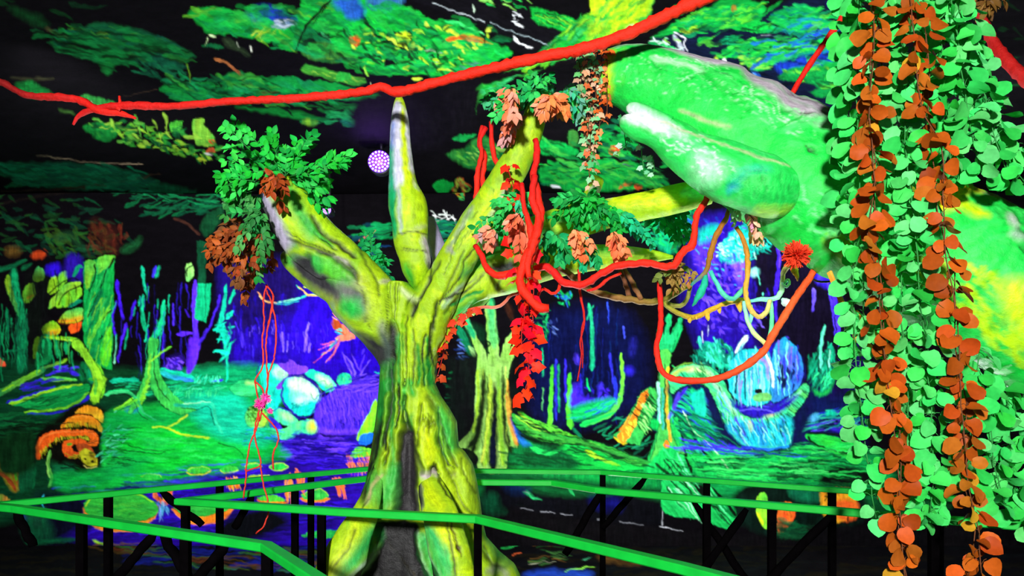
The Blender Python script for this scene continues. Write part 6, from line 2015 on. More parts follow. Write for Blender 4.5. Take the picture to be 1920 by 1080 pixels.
# brown and yellow lianas
vine('brown_liana', 'brown wooden liana running from behind the swagged vine to the right', 'liana', [(1048, 500, 5, 2.85), (1075, 520, 6, 2.85), (1110, 545, 6, 2.85), (1160, 558, 6.5, 2.85), (1215, 566, 6, 2.85), (1245, 562, 6, 2.85), (1275, 545, 5, 2.85), (1290, 538, 4, 2.85)], ['8a5a38', 'a07040', '907030', 'a0a038'], seed=24)
vine('brown_liana', 'short brown liana dropping steeply to the long brown one, left of two', 'liana', [(1162, 505, 4, 2.86), (1172, 530, 4.5, 2.86), (1180, 558, 5, 2.86)], ['7a4830', '8a5838'], 'short brown lianas', seed=25)
vine('brown_liana', 'short brown liana dropping to the long brown one, right of two', 'liana', [(1170, 503, 4, 2.84), (1188, 535, 5, 2.84), (1203, 562, 5, 2.84)], ['8a5838', '9a6840'], 'short brown lianas', seed=26)
vine('olive_liana', 'olive liana curling up into the brown leaf bunch', 'liana', [(1245, 566, 4, 2.8), (1262, 574, 4.5, 2.8), (1282, 570, 4, 2.8), (1292, 548, 4, 2.8), (1298, 525, 3, 2.8)], ['808030', '9a9a48', '70702c'], seed=27)
yl = empty('yellow_liana', Wp(1245, 572, 2.75), 'yellow liana with hanging drips, sagging between olive stem and cyan cord', 'liana')
vine('liana_stem', None, None, [(1240, 566, 4, 2.8), (1262, 582, 4.5, 2.78), (1292, 595, 5, 2.75), (1315, 590, 5, 2.72), (1345, 575, 5, 2.7), (1372, 565, 5.5, 2.7), (1396, 562, 5, 2.7)], ['909838', 'b0a030', 'd8a828', 'f0b830', 'e8c850'], parent=yl, seed=28)
for k, (x, y, l, r) in enumerate([(1326, 584, 18, 5), (1348, 575, 13, 4), (1386, 566, 20, 6), (1292, 596, 10, 4), (1305, 592, 7, 3)]):
    vine('drip', None, None, [(x, y, r, 2.71), (x+1, y+l*.6, r*.9, 2.71), (x+2, y+l, 1.0, 2.71)], ['f0b020', 'f8c038', 'e0d060'], parent=yl, seed=30+k, step=3)
vine('brown_rope', 'brown cord hanging from the bough and turning blue-green at its lower end', 'cord', [(1372, 380, 4, 2.55), (1362, 408, 5, 2.56), (1345, 438, 5.5, 2.58), (1333, 472, 5.5, 2.6), (1325, 505, 5, 2.62), (1312, 520, 4, 2.64), (1295, 535, 3, 2.66)], ['7a4818', 'a86820', 'b87828', 'a07028', '30a8a0'], seed=40)
vine('blue_green_leaf_blade', 'long blue-green blade hanging from the brown cord', 'leaf', [(1324, 510, 2, 2.63), (1322, 530, 7, 2.63), (1312, 552, 7, 2.63), (1298, 574, 1.5, 2.63)], ['18a890', '20c8a0', '10a880'], seed=41)
vine('amber_rope', 'amber cord looping in a long narrow U below the bough', 'cord', [(1380, 425, 4, 2.56), (1392, 445, 4.5, 2.56), (1401, 480, 5, 2.56), (1401, 520, 5, 2.56), (1398, 550, 5, 2.56), (1408, 580, 5, 2.56), (1424, 595, 5, 2.56), (1438, 582, 4.5, 2.56), (1444, 562, 4, 2.56)], ['b87820', 'c88028', 'e8a838', 'e8b848', 'f0c868', 'f0e890'], seed=42)
CY = 'cyan cords under the bough'
vine('cyan_rope', 'cyan cord sagging in a V between the brown and amber cords', 'cord', [(1332, 508, 4, 2.6), (1345, 535, 4.5, 2.6), (1360, 556, 5, 2.6), (1375, 560, 5, 2.6), (1388, 548, 4.5, 2.6), (1397, 538, 4, 2.6)], ['38c8b8', '60e8c8', '50c8a8', '70d8a0'], CY, seed=43)
vine('cyan_rope', 'pale cyan cord curving up to a yellow tip under the bough', 'cord', [(1405, 565, 3, 2.58), (1425, 561, 4, 2.58), (1452, 560, 4.5, 2.58), (1464, 548, 5, 2.58), (1467, 525, 5, 2.58), (1470, 508, 5, 2.56), (1482, 495, 6, 2.54), (1496, 490, 6, 2.54)], ['70f0d8', 'a0ffe8', 'b0f8c0', 'd8e088', 'f8c050'], CY, seed=44)
vine('cyan_rope', 'pale yellow cord dropping in a long curve onto the red loop', 'cord', [(1394, 565, 3, 2.56), (1399, 590, 4, 2.56), (1407, 615, 4, 2.55), (1422, 634, 4.5, 2.54), (1432, 640, 4.5, 2.53), (1438, 652, 4, 2.52)], ['90f8d8', 'b0ffc8', 'd8f8a0', 'e8e080'], CY, seed=45)
vine('cyan_rope', 'short pale cyan cord crossing the pale yellow one', 'cord', [(1408, 572, 3, 2.57), (1409, 590, 4, 2.57), (1406, 606, 3, 2.57)], ['a0ffe0', '80f0d0'], CY, seed=46)
vine('cyan_rope', 'straight mint cord hanging right of the amber loop', 'cord', [(1445, 560, 3, 2.57), (1447, 590, 4, 2.56), (1446, 615, 4, 2.55), (1442, 636, 4, 2.53)], ['a0f8c8', '60e8a8', '80f0b8'], CY, seed=47)
vine('cyan_rope', 'tiny mint curl beside the yellow-tipped cord', 'cord', [(1470, 535, 2, 2.57), (1476, 524, 2.5, 2.57), (1480, 530, 2.5, 2.57), (1474, 538, 2.5, 2.57), (1466, 530, 2, 2.57)], ['80ffe0', 'b0fff0'], CY, seed=48, step=2)
vine('yellow_leaf_spike', 'yellow pointed leaf hanging beneath the red pompom', 'leaf', [(1487, 492, 5, 2.54), (1490, 506, 7, 2.54), (1494, 518, 4, 2.54), (1495, 527, 1, 2.54)], ['f8b838', 'f0c040'], seed=49, step=3)
vine('white_flower', 'small glowing white bird-shaped flower beside the mint cord', 'flower', [(1466, 560, 2, 2.57), (1472, 566, 8, 2.57), (1480, 570, 7, 2.57), (1486, 572, 1, 2.57)], ['c0fff0', 'f0fff8', 'ffffff'], seed=50, step=2.5)
OB = 'orange boards behind the garlands'
for k, (a, b) in enumerate([(((1555, 510)), (1592, 600)), (((1590, 588)), (1606, 640)), ((1604, 585), (1652, 640)), ((1600, 612), (1648, 672))]):
    mb = MB(); p, q = Wp(a[0], a[1], 2.12), Wp(b[0], b[1], 2.06)
    mb.bar(p, q, 0.008, 0.014)
    o = mb.build('orange_strap', mat('orange_strap', 'ffa838', 0.6, 0.25, scale=40), None, False)
    off = p.copy(); o.data.transform(Matrix.Translation(-off)); o.location = off
    tag(o, ['upper orange strap running down from under the bough', 'short yellow strap below the joint of the upper strap', 'orange strap slanting right from the strap joint into the leaves', 'lowest orange strap beside the round garland leaves'][k], 'strap', OB)
# thin red strings by the left limb
rs = empty('red_string_tangle', Wp(500, 535, 2.8), 'tangle of thin red strings hanging under the rust leaves with pink flowers', 'string')
for k, p in enumerate([[(500, 534), (494, 560), (495, 600), (492, 640), (494, 680), (486, 700), (478, 715), (483, 745), (488, 770)],
                       [(500, 534), (512, 555), (509, 575), (505, 600), (499, 640), (500, 690), (502, 720), (497, 745), (486, 790)],
                       [(500, 545), (508, 565), (516, 600), (518, 640), (512, 680), (504, 700), (500, 740), (495, 765)],
                       [(512, 552), (510, 580), (502, 610)], [(486, 770), (482, 800), (468, 835), (462, 880), (460, 910), (456, 935)],
                       [(484, 775), (477, 815), (487, 855), (488, 872), (466, 882), (458, 880)], [(492, 775), (515, 800), (522, 825), (513, 850), (512, 880)],
                       [(488, 872), (492, 900), (500, 930), (504, 955), (495, 985), (480, 1000)], [(478, 715), (492, 728), (496, 745)]]):
    vine('string_strand', None, None, [(x, y, 1.6, 2.8-0.001*k) for x, y in p], ['e83828', 'f04030', 'd83020'], parent=rs, seed=60+k, step=6, seg=5, kink=0.5)

# ================================================================ leaves
def leaf_mesh(kind, m, seed=0):
    r = random.Random(seed); V = []; Fc = []
    if kind == 'ovate':
        prof = [(0, .03), (.12, .17), (.3, .27), (.5, .29), (.7, .21), (.88, .09), (1, 0.0)]
        for t, w in prof:
            z = -0.22*t*t+0.04; f = 0.10*w/.29
            V += [(-w, t, z+f), (0, t, z), (w, t, z+f)]
        for i in range(len(prof)-1):
            a = i*3; Fc += [(a, a+1, a+4, a+3), (a+1, a+2, a+5, a+4)]
    elif kind == 'round':
        n = 14; V.append((0, .46, 0.0)); ph = r.random()
        for i in range(n):
            a = 2*math.pi*i/n; rr = 0.5*(1+0.04*math.sin(3*a+ph*6))
            if i == 0: rr *= 0.86
            if i == n//2: rr *= 1.10
            V.append((rr*math.sin(a)*(.80+.16*ph), 0.5-rr*math.cos(a), 0.13*math.sin(2*a+ph*3)*0.8+0.12*abs(math.sin(a))-0.10*(0.5-0.5*math.cos(a))**2))
        n2 = []
        for i in range(n): Fc.append((0, 1+i, 1+(i+1) % n))
    elif kind == 'ivy':
        pts = [(0, .04), (.22, -.08), (.48, .1), (.42, .3), (.6, .5), (.34, .68), (0, 1.05), (-.34, .68), (-.6, .5), (-.42, .3), (-.48, .1), (-.22, -.08)]
        V.append((0, .35, 0.06))
        for i, (x, y) in enumerate(pts): V.append((x*.8, y, (-0.10 if i % 2 == 0 else 0.04)-0.12*y*y))
        n = len(pts); Fc = [(0, 1+i, 1+(i+1) % n) for i in range(n)]
    me = bpy.data.meshes.new('leaf_'+kind); me.from_pydata(V, [], Fc)
    me.polygons.foreach_set('use_smooth', [True]*len(me.polygons)); me.materials.append(m); me.update()
    return me
_lm = {}
def get_leaf(kind, h):
    k = (kind, h, R.randrange(3) if kind == 'round' else 0)
    if k not in _lm: _lm[k] = leaf_mesh(kind, mat('leaf_'+h, h, 0.5, 0.16, 0.22, spec=0.1, scale=3.0), len(_lm))
    return _lm[k]
NLEAF = [0]
def put_leaf(me, parent, off, pos, dirv, nrm, size, name='leaf'):
    y = dirv.normalized(); z = (nrm-y*nrm.dot(y)).normalized(); x = y.cross(z)
    M = Matrix((x, y, z)).transposed().to_4x4()
    o = bpy.data.objects.new(name, me); o.parent = parent
    o.matrix_local = Matrix.Translation(pos-off) @ M @ Matrix.Scale(size, 4)
    C.objects.link(o); NLEAF[0] += 1
    return o
R = random.Random(5)
def jit(s): return Vector((R.gauss(0, s), R.gauss(0, s), R.gauss(0, s)))

stem_g = mat('stem_green', '2c8a3c', 0.6, 0.2); stem_b = mat('stem_brown', '6a3a1c', 0.6, 0.2); stem_r = mat('stem_red', 'c02018', 0.6, 0.2)

def bunch(name, label, cat, centre, poly, n, size, cols, d, kind='ovate', group=None, down=0.5, stem=None, wts=None, pairs=4, spread=0.12):
    """a spray of twigs growing from a centre to points inside an outline, leaves in pairs along each twig"""
    c = Wp(centre[0], centre[1], d); root = empty(name, c, label, cat, group)
    mb = MB(); xs = [p[0] for p in poly]; ys_ = [p[1] for p in poly]; cnt = 0; tries = 0
    while cnt < n and tries < 9000:
        tries += 1
        x = R.uniform(min(xs), max(xs)); y = R.uniform(min(ys_), max(ys_)); ins = False
        for i in range(len(poly)):
            a, b = poly[i], poly[(i+1) % len(poly)]
            if (a[1] > y) != (b[1] > y) and x < a[0]+(y-a[1])*(b[0]-a[0])/(b[1]-a[1]): ins = not ins
        if not ins: continue
        cnt += 1
        dd = d+R.uniform(-spread, spread)
        tl = size*pairs*0.62
        vx, vy = x-centre[0], y-centre[1]; l = math.hypot(vx, vy)+1e-6
        k = max(0.0, 1-tl/l) if l > tl else 0.0
        sx, sy = centre[0]+vx*k, centre[1]+vy*k
        a = Wp(sx, sy, dd); b = Wp(x, y, dd)
        mid = (a+b)/2+Vector((0, -0.01, 0.08*(b-a).length))
        pts = [a.lerp(mid, t*2) if t < .5 else mid.lerp(b, t*2-1) for t in [i/(pairs*1.0) for i in range(pairs+1)]]
        mb.tube(pts, [0.0016]*len(pts), 4)
        sz = size/FPX*dd
        lcol = R.choices(cols, wts)[0] if R.random() < 0.7 else R.choices(cols, wts)[0]
        for i in range(1, len(pts)):
            t = (pts[i]-pts[i-1]).normalized(); side = t.cross(Vector((0, 1, 0)))
            if side.length < .1: side = Vector((1, 0, 0))
            side.normalize(); last = (i == len(pts)-1)
            h = lcol if R.random() < 0.8 else R.choices(cols, wts)[0]
            dirs = [t+side*0.9, t-side*0.9]+([t] if last else [])
            for dv in dirs:
                dv = dv+jit(0.22)+Vector((0, 0, -down*0.5))
                put_leaf(get_leaf(kind, h), root, c, pts[i]+jit(0.003), dv, Vector((0, -1, 0.35))+jit(0.45), sz*R.uniform(0.75, 1.15))
    mb.build('stem', stem or stem_g, root)['kind'] = 'stuff'
    return root

def garland(name, label, cat, path, cols, size, d=None, kind='round', group=None, spread=20, per=26, k=3, stem=None, wts=None, jd=0.03, droop=0.6):
    """a hanging strand: wiry stems with leaves set all round it. path of (x, y, distance)"""
    P = catmull(np.array(path, float), 8)
    L = np.concatenate([[0], np.cumsum(np.hypot(*(P[1:, :2]-P[:-1, :2]).T))])
    n = max(4, int(L[-1]/per)); s = np.linspace(0, L[-1], n)
    Q = np.stack([np.interp(s, L, P[:, q]) for q in range(3)], 1)
    c = Wp(*Q[0]); root = empty(name, c, label, cat, group); mb = MB()
    pts = [Wp(Q[i][0]+R.uniform(-2, 2), Q[i][1], Q[i][2]) for i in range(n)]
    mb.tube(pts, [0.0016]*n, 5)
    for i in range(n):
        h0 = R.choices(cols, wts)[0]; ph = R.random()*6.28
        for q in range(k):
            a = ph+q*2*math.pi/k+R.uniform(-.4, .4); rad = spread/FPX*Q[i][2]*R.uniform(0.25, 1.1)
            out = Vector((math.cos(a), -abs(math.sin(a))*0.7 if math.sin(a) < 0 else math.sin(a)*0.5, 0))
            p = pts[i]+out*rad*0.55+Vector((0, 0, R.uniform(-.4, .6)*per/FPX*Q[i][2]))
            mb.tube([pts[i], pts[i].lerp(p, .6)+Vector((0, 0, .004)), p], [0.001]*3, 3)
            dv = out*1.0+Vector((0, 0, -droop))+jit(0.3)
            h = h0 if R.random() < .75 else R.choices(cols, wts)[0]
            put_leaf(get_leaf(kind, h), root, c, p, dv, Vector((0.0, -1, 0.3))+jit(0.5 if kind == 'round' else 0.42)+out*0.45, size/FPX*Q[i][2]*R.uniform(0.75, 1.2))
    mb.build('stem', stem or stem_g, root)['kind'] = 'stuff'
    return root

GL = ['34c854', '40cc5c', '4cc864', '2cb444', '5cc86c']
# --- left limb foliage
bunch('leaf_bunch', 'bright green pointed-leaf bunch topping the left limb', 'foliage', (535, 330), [(418, 235), (445, 228), (490, 262), (545, 230), (570, 250), (610, 258), (620, 290), (655, 290), (650, 325), (615, 345), (622, 400), (600, 395), (570, 330), (520, 330), (460, 370), (425, 385), (412, 330)], 56, 19, ['20b83c', '1ca834', '38cc4c', '18983c'], 2.72, down=0.1)
bunch('rust_leaf_bunch', 'small rust-brown leaf bunch against the lavender tip of the left limb', 'foliage', (520, 330), [(500, 325), (530, 330), (535, 380), (520, 400), (505, 360), (475, 370)], 9, 17, ['a84a1c', '903c18'], 2.66, down=0.9, stem=stem_b)
bunch('rust_leaf_bunch', 'large rust-brown leaf bunch hanging left of the left limb', 'foliage', (500, 420), [(395, 430), (440, 415), (480, 450), (515, 470), (505, 510), (475, 560), (440, 570), (440, 520), (395, 500), (388, 460)], 44, 17, ['9a4a20', '8a4220', '7a4a28', 'b05020'], 2.78, down=0.9, stem=stem_b)
bunch('dim_leaf_bunch', 'dim green leaf bunch between the two rust bunches left of the limb', 'foliage', (490, 400), [(425, 370), (490, 370), (510, 440), (510, 520), (470, 530), (450, 470), (420, 430)], 26, 17, ['3a8a40', '2c7a38', '50a050', '28a048'], 2.74, down=0.7)
bunch('leaf_bunch', 'green leaf bunch behind the crook of the left limb and upright horn', 'foliage', (700, 480), [(660, 430), (690, 435), (730, 490), (732, 525), (700, 530), (672, 470)], 14, 13, ['189a50', '12884a', '20b058'], 3.25, down=0.6)
# --- top centre
bunch('leaf_bunch', 'green leaf bunch with pointed leaves above the sawn limb', 'foliage', (1000, 170), [(905, 155), (950, 150), (1000, 140), (1060, 150), (1100, 190), (1090, 230), (1010, 195), (960, 210), (920, 225), (900, 205)], 36, 17, ['28b048', '38c458', '189a48', '40b878'], 2.62, down=0.5)
bunch('peach_leaf_bunch', 'peach leaf bunch hanging left of the sawn limb tip', 'foliage', (960, 165), [(930, 190), (950, 178), (975, 190), (970, 222), (935, 215)], 9, 19, ['f08858', 'e87848', 'e09078'], 2.56, down=1.0, stem=stem_b)
bunch('peach_leaf_bunch', 'peach leaf bunch over the yellow tip of the sawn limb', 'foliage', (1030, 180), [(1005, 195), (1050, 180), (1075, 205), (1050, 220), (1010, 215)], 12, 19, ['f07840', 'e89070', 'f08850'], 2.56, down=1.0, stem=stem_b)
bunch('peach_leaf_bunch', 'dusty peach leaves trailing beside the upper sawn limb', 'foliage', (960, 225), [(945, 240), (975, 220), (985, 240), (965, 275), (945, 265)], 8, 18, ['e87858', 'c89090', 'f07048'], 2.66, down=1.0, stem=stem_b)
bunch('leaf_bunch', 'sea-green leaf bunch between the peach ivy and the sawn limb', 'foliage', (1060, 160), [(1040, 190), (1090, 175), (1100, 200), (1090, 225), (1060, 230)], 9, 15, ['28a878', '38b080', '60a890'], 2.6, down=0.8)
IV = 'ivy strands hanging from the bough tip'
iv = [(1082, 1090, 190, 'shortest ivy strand, farthest from the bough tip'), (1092, 1096, 250, 'second ivy strand counted from the sawn limb'), (1100, 1102, 300, 'ivy strand in the middle of the hanging cluster, mint and cream leaves'),
      (1108, 1104, 345, 'longest ivy strand of the hanging cluster'), (1118, 1112, 318, 'second longest ivy strand of the hanging cluster'), (1126, 1122, 262, 'orange ivy strand just off the cut end of the bough'), (1136, 1138, 212, 'orange ivy strand hugging the cut end of the bough')]
for k, (x0, x1, y1, lab) in enumerate(iv):
    garland('ivy_strand', lab, 'ivy', [(x0, 98, 2.54), ((x0+x1)/2+2, 98+(y1-98)*.45, 2.55), (x1, y1, 2.56)], ['60b068', '90c080', 'c8a080', '48b060'] if k < 2 else ['e8a078', 'e87040', '80c088', 'd8b090', '60c880'] if k < 5 else ['f06828', 'e87840', 'f08850'], 14, kind='ivy', group=IV, spread=13, per=13, k=2, stem=stem_b)
for k, (x0, y0, x1, y1, lab) in enumerate([(1165, 215, 1175, 282, 'small ivy sprig curling beside the forked bough tip'), (1178, 270, 1150, 292, 'pale ivy sprig reaching left below the bough fork'), (1204, 280, 1207, 322, 'white ivy sprig hanging in the dark under the bough fork, left one'), (1222, 292, 1228, 322, 'white ivy sprig hanging in the dark under the bough fork, right one')]):
    garland('ivy_sprig', lab, 'ivy', [(x0, y0, 2.6), ((x0+x1)/2, (y0+y1)/2+2, 2.6), (x1, y1, 2.6)], ['98d0a8', 'c0d8c8', '70c890'] if k else ['40a868', '50b070'], 11, kind='ivy', group='small ivy sprigs under the bough fork', spread=8, per=13, k=1)
# --- middle
bunch('leaf_bunch', 'green leaf bunch hanging in front of the red vine bundle', 'foliage', (975, 370), [(900, 420), (930, 375), (975, 345), (1000, 380), (995, 440), (960, 450), (925, 440), (885, 425)], 30, 17, ['28a84c', '34bc54', '38b880', '189840'], 2.68, down=0.6)
bunch('peach_leaf_bunch', 'peach and grey leaves at the left end of the middle foliage', 'foliage', (925, 430), [(895, 440), (920, 430), (925, 455), (900, 460)], 5, 17, ['f08060', 'c8a0a0', 'f09070'], 2.62, down=1.1, stem=stem_b)
bunch('peach_leaf_bunch', 'peach leaves over the upper strands of the red vine bundle', 'foliage', (975, 400), [(950, 420), (985, 415), (1000, 450), (995, 490), (965, 480)], 12, 19, ['f07850', 'f09880', 'e86848'], 2.54, down=1.0, stem=stem_b)
bunch('leaf_bunch', 'dense green leaf bunch on the long yellow limb', 'foliage', (1100, 370), [(1025, 385), (1060, 365), (1110, 360), (1150, 385), (1190, 405), (1180, 440), (1120, 435), (1070, 420), (1030, 410)], 40, 17, ['18a038', '20b440', '2cb854', '108838'], 2.72, down=0.5)
bunch('leaf_bunch', 'blue-green leaves trailing right from the yellow limb', 'foliage', (1160, 400), [(1170, 410), (1200, 425), (1230, 455), (1200, 450)], 8, 16, ['18a878', '20b880', '18a060'], 2.74, down=0.8)
bunch('leaf_bunch', 'drooping green leaves below the yellow limb beside the red bundle', 'foliage', (1045, 440), [(1010, 450), (1050, 440), (1075, 470), (1060, 490), (1020, 490)], 10, 18, ['1c9c50', '28a858', '18a060'], 2.66, down=1.0)
bunch('leaf_bunch', 'drooping teal leaves between the two peach bunches', 'foliage', (1090, 430), [(1080, 470), (1110, 470), (1130, 490), (1090, 500)], 9, 17, ['18a870', '30b080', '1c9c50'], 2.66, down=1.2)
bunch('peach_leaf_bunch', 'orange-peach leaf bunch hanging from the middle of the yellow limb', 'foliage', (1080, 430), [(1065, 440), (1100, 435), (1110, 460), (1090, 485), (1070, 470)], 8, 17, ['f88048', 'f89060', 'f07038'], 2.6, down=1.2, stem=stem_b)
bunch('peach_leaf_bunch', 'orange-peach leaf bunch at the right end of the middle foliage', 'foliage', (1150, 435), [(1135, 440), (1170, 445), (1180, 480), (1160, 495)], 9, 17, ['f87848', 'f88858', 'e87048'], 2.62, down=1.2, stem=stem_b)
bunch('leaf_bunch', 'dark green leaves under the right end of the yellow limb', 'foliage', (1240, 400), [(1210, 400), (1290, 400), (1295, 440), (1250, 460), (1215, 440)], 16, 16, ['10904a', '0c7a40', '18a858'], 3.3, down=0.6)
bunch('brown_leaf_bunch', 'olive-brown leaf bunch at the end of the brown liana', 'foliage', (1260, 500), [(1210, 510), (1245, 495), (1300, 500), (1300, 530), (1275, 545), (1235, 530)], 18, 15, ['8a7030', 'a08040', 'b07840', '6a8038'], 2.66, down=0.8, stem=stem_b)
# red hanging leaves
garland('red_leaf_strand', 'glowing red leaf strand hanging below the red vine bundle', 'foliage', [(972, 455, 2.56), (974, 490, 2.5), (985, 520, 2.49), (984, 560, 2.48), (984, 600, 2.48), (975, 640, 2.48), (988, 660, 2.48), (992, 700, 2.48), (985, 735, 2.48)], ['f01c14', 'e81810', 'ff2c20'], 28, kind='ivy', spread=24, per=21, k=3, stem=stem_r, wts=[3, 2, 1])
garland('red_leaf_strand', 'second red leaf strand just right of the first one', 'foliage', [(1000, 480, 2.5), (998, 520, 2.49), (1000, 560, 2.48), (1000, 600, 2.48), (1002, 640, 2.48)], ['f01c14', 'e81810', 'ff2c20'], 26, kind='ivy', spread=16, per=26, k=2, stem=stem_r)
garland('red_leaf_strand', 'short red leaf strand high beside the sawn limb, above the peach leaves', 'foliage', [(955, 318, 2.62), (962, 350, 2.62), (958, 385, 2.62)], ['d81c14', 'c01810'], 18, kind='ivy', spread=18, per=13, k=3, stem=stem_r)
garland('red_leaf_sprig', 'little red leaf sprig at the left end of the salmon twig', 'foliage', [(885, 582, 2.85), (870, 590, 2.85), (858, 600, 2.86), (852, 615, 2.87), (838, 632, 2.88), (828, 648, 2.9)], ['f03c20', 'e84828', 'd04020'], 17, kind='ivy', spread=10, per=13, k=2, stem=stem_r)
garland('rust_leaf_sprig', 'dim rust leaf sprig against the right side of the trunk neck', 'foliage', [(832, 655, 2.95), (826, 680, 2.96), (822, 705, 2.97)], ['a83c1c', 'b84820'], 15, kind='ivy', spread=10, per=12, k=2, stem=stem_r)
# under the bough
bunch('peach_leaf_bunch', 'pink and peach leaf bunch hanging in the corner under the bough', 'foliage', (1400, 395), [(1408, 405), (1430, 425), (1432, 460), (1418, 450), (1405, 420)], 10, 16, ['f8b898', 'f0a0c0', 'f8c888'], 2.54, down=1.2, stem=stem_b)
bunch('cream_leaf_bunch', 'cream and amber leaves where the cords leave the bough', 'foliage', (1378, 380), [(1370, 390), (1385, 385), (1400, 400), (1380, 425), (1368, 405)], 8, 13, ['f0c888', 'e8b060', 'a0d0a0'], 2.54, down=1.0, stem=stem_b)
def pompom(name, label, cx, cy, rp, d, h, n, group=None):
    c = Wp(cx, cy, d); root = empty(name, c, label, 'flower', group); r = rp/FPX*d; mb = MB()
    for i in range(n):
        v = Vector((R.gauss(0, 1), R.gauss(0, 1), R.gauss(0, 1))).normalized(); s = v.orthogonal().normalized()*r*0.07; s2 = v.cross(s)
        e = v*r*R.uniform(.75, 1.1)+jit(r*.06)
        p = c+v*r*.2; q = c+e
        mb.add([p-s, p+s, q+s*.5, q-s*.5, p-s2, p+s2, q+s2*.5, q-s2*.5], [(0, 1, 2, 3), (4, 5, 6, 7)])
    mm = MB(); mm.tube([c+Vector((0, 0, -r*.35)), c, c+Vector((0, 0, r*.35))], [r*.3, r*.42, r*.3], 8); mm.build('flower_core', mat('petal_'+h, h, .6, .2), root)
    o = mb.build('petals', mat('petal_'+h, h, .6, .2), root, False); o['kind'] = 'stuff'
    return root
pompom('red_pompom_flower', 'fluffy red-orange pompom flower under the bough edge', 1493, 478, 26, 2.28, 'f04828', 420)
pompom('pink_pompom_flower', 'pink pompom flower on the red strings, lower of the joined pair', 487, 758, 12, 2.76, 'ff50c0', 140, 'pink flowers on the red strings')
pompom('pink_pompom_flower', 'pink pompom flower on the red strings, upper of the joined pair', 498, 747, 11, 2.76, 'ff58c8', 140, 'pink flowers on the red strings')
pompom('pink_pompom_flower', 'small lone pink flower right of the joined pair on the strings', 507, 770, 7, 2.77, 'f850b8', 80, 'pink flowers on the red strings')
bunch('brown_leaf_bunch', 'dim brown leaf bunch at the top right corner above the red vine', 'foliage', (1850, 0), [(1810, -10), (1880, -15), (1895, 15), (1850, 32), (1818, 20)], 16, 20, ['7a5428', '6a4820', '8a6a30'], 2.3, down=0.7, stem=stem_b)
# --- the hanging garlands at the right
GG = 'green round-leaved garlands'
gp = [([(1588, -30), (1592, 150), (1592, 300), (1588, 450)], 1.95, 'outermost green garland on the bough side, ending against the bough'),
      ([(1612, -30), (1606, 160), (1612, 330), (1600, 480), (1602, 620), (1610, 720), (1622, 830), (1640, 960)], 1.82, 'long green garland just left of the first orange one'),
      ([(1660, -30), (1652, 120), (1640, 260), (1622, 420), (1618, 560), (1612, 700), (1615, 800)], 1.9, 'green garland partly behind the first orange one'),
      ([(1680, -30), (1672, 140), (1678, 300), (1690, 440), (1690, 580), (1700, 700), (1706, 800), (1722, 900), (1745, 985)], 1.84, 'green garland between the orange ones, left of the pair'),
      ([(1700, -30), (1694, 140), (1700, 300), (1716, 420), (1726, 560), (1738, 680), (1748, 780), (1750, 880), (1745, 960)], 1.78, 'green garland between the orange ones, right of the pair'),
      ([(1676, 250), (1668, 360), (1672, 480), (1690, 620), (1708, 760), (1716, 860)], 1.98, 'short green garland set back between the orange ones'),
      ([(1760, -30), (1766, 100), (1778, 220), (1782, 330)], 1.9, 'green garland ending on the bough right of the second orange one'),
      ([(1780, -30), (1798, 90), (1812, 200), (1828, 270), (1838, 320)], 1.85, 'dense green garland fanning right beside the second orange one'),
      ([(1800, -30), (1826, 90), (1850, 190), (1866, 260), (1888, 322)], 1.92, 'dense green garland, second in the fan on the right'),
      ([(1770, -30), (1802, 60), (1838, 150), (1862, 210), (1900, 270), (1950, 320)], 1.98, 'dense green garland forming the outer edge of the fan'),
      ([(1740, 20), (1756, 160), (1768, 280), (1776, 350)], 2.0, 'green garland tucked behind the second orange one'),
      ([(1820, 120), (1846, 210), (1876, 280), (1925, 345)], 2.02, 'green garland low in the fan over the bare bough top'),
      ([(1850, 700), (1856, 780), (1862, 860), (1882, 945)], 2.1, 'green garland hanging below the bough, right of the second orange one'),
      ([(1885, 720), (1893, 800), (1898, 880), (1905, 950)], 2.15, 'dim green garland below the bough, second from the second orange one'),
      ([(1920, 740), (1930, 830), (1935, 930), (1938, 990)], 2.15, 'dim green garland below the bough at the picture edge'),
      ([(1835, 660), (1826, 740), (1820, 830), (1815, 900)], 1.98, 'sparse green garland behind the lower second orange one')]
for p, d, lab in gp:
    dim = d > 2.05; d = 1.95+(d-1.74)*0.6
    q = [(x, y, d) for x, y in p]
    garland('green_garland', lab, 'garland', q, GL, 34, group=GG, spread=28, per=29 if not dim else 31, k=3 if 'left of the first' in lab or 'partly' in lab else 4)
OG = 'orange round-leaved garlands'
og = [([(1632, -20), (1640, 80), (1630, 200), (1640, 340), (1625, 440), (1645, 520), (1655, 640), (1670, 760), (1682, 860), (1688, 960), (1694, 1060), (1700, 1120)], 1.76, 'orange garland nearer the tree, reaching below the railing'),
      ([(1646, 30), (1628, 180), (1640, 300), (1640, 420), (1655, 560), (1662, 700), (1690, 840), (1686, 1000), (1705, 1110)], 1.8, 'second strand of the orange garland nearer the tree'),
      ([(1705, -20), (1716, 90), (1728, 200), (1765, 280), (1770, 390), (1775, 480), (1795, 600), (1800, 720), (1808, 820), (1815, 900), (1835, 1000), (1840, 1090)], 1.74, 'orange garland farther from the tree, front strand'),
      ([(1722, -20), (1740, 100), (1742, 220), (1748, 300), (1760, 410), (1790, 520), (1790, 640), (1812, 760), (1800, 880), (1828, 980), (1815, 1080)], 1.79, 'orange garland farther from the tree, rear strand')]
for p, d, lab in og:
    garland('orange_garland', lab, 'garland', [(x, y, 1.92+(d-1.74)*0.6) for x, y in p], ['ac4a12', 'bc5414', '98440f', 'a85c18', 'c08c22'], 33, group=OG, spread=19, per=29, k=2, stem=stem_b, wts=[5, 4, 4, 3, 1])
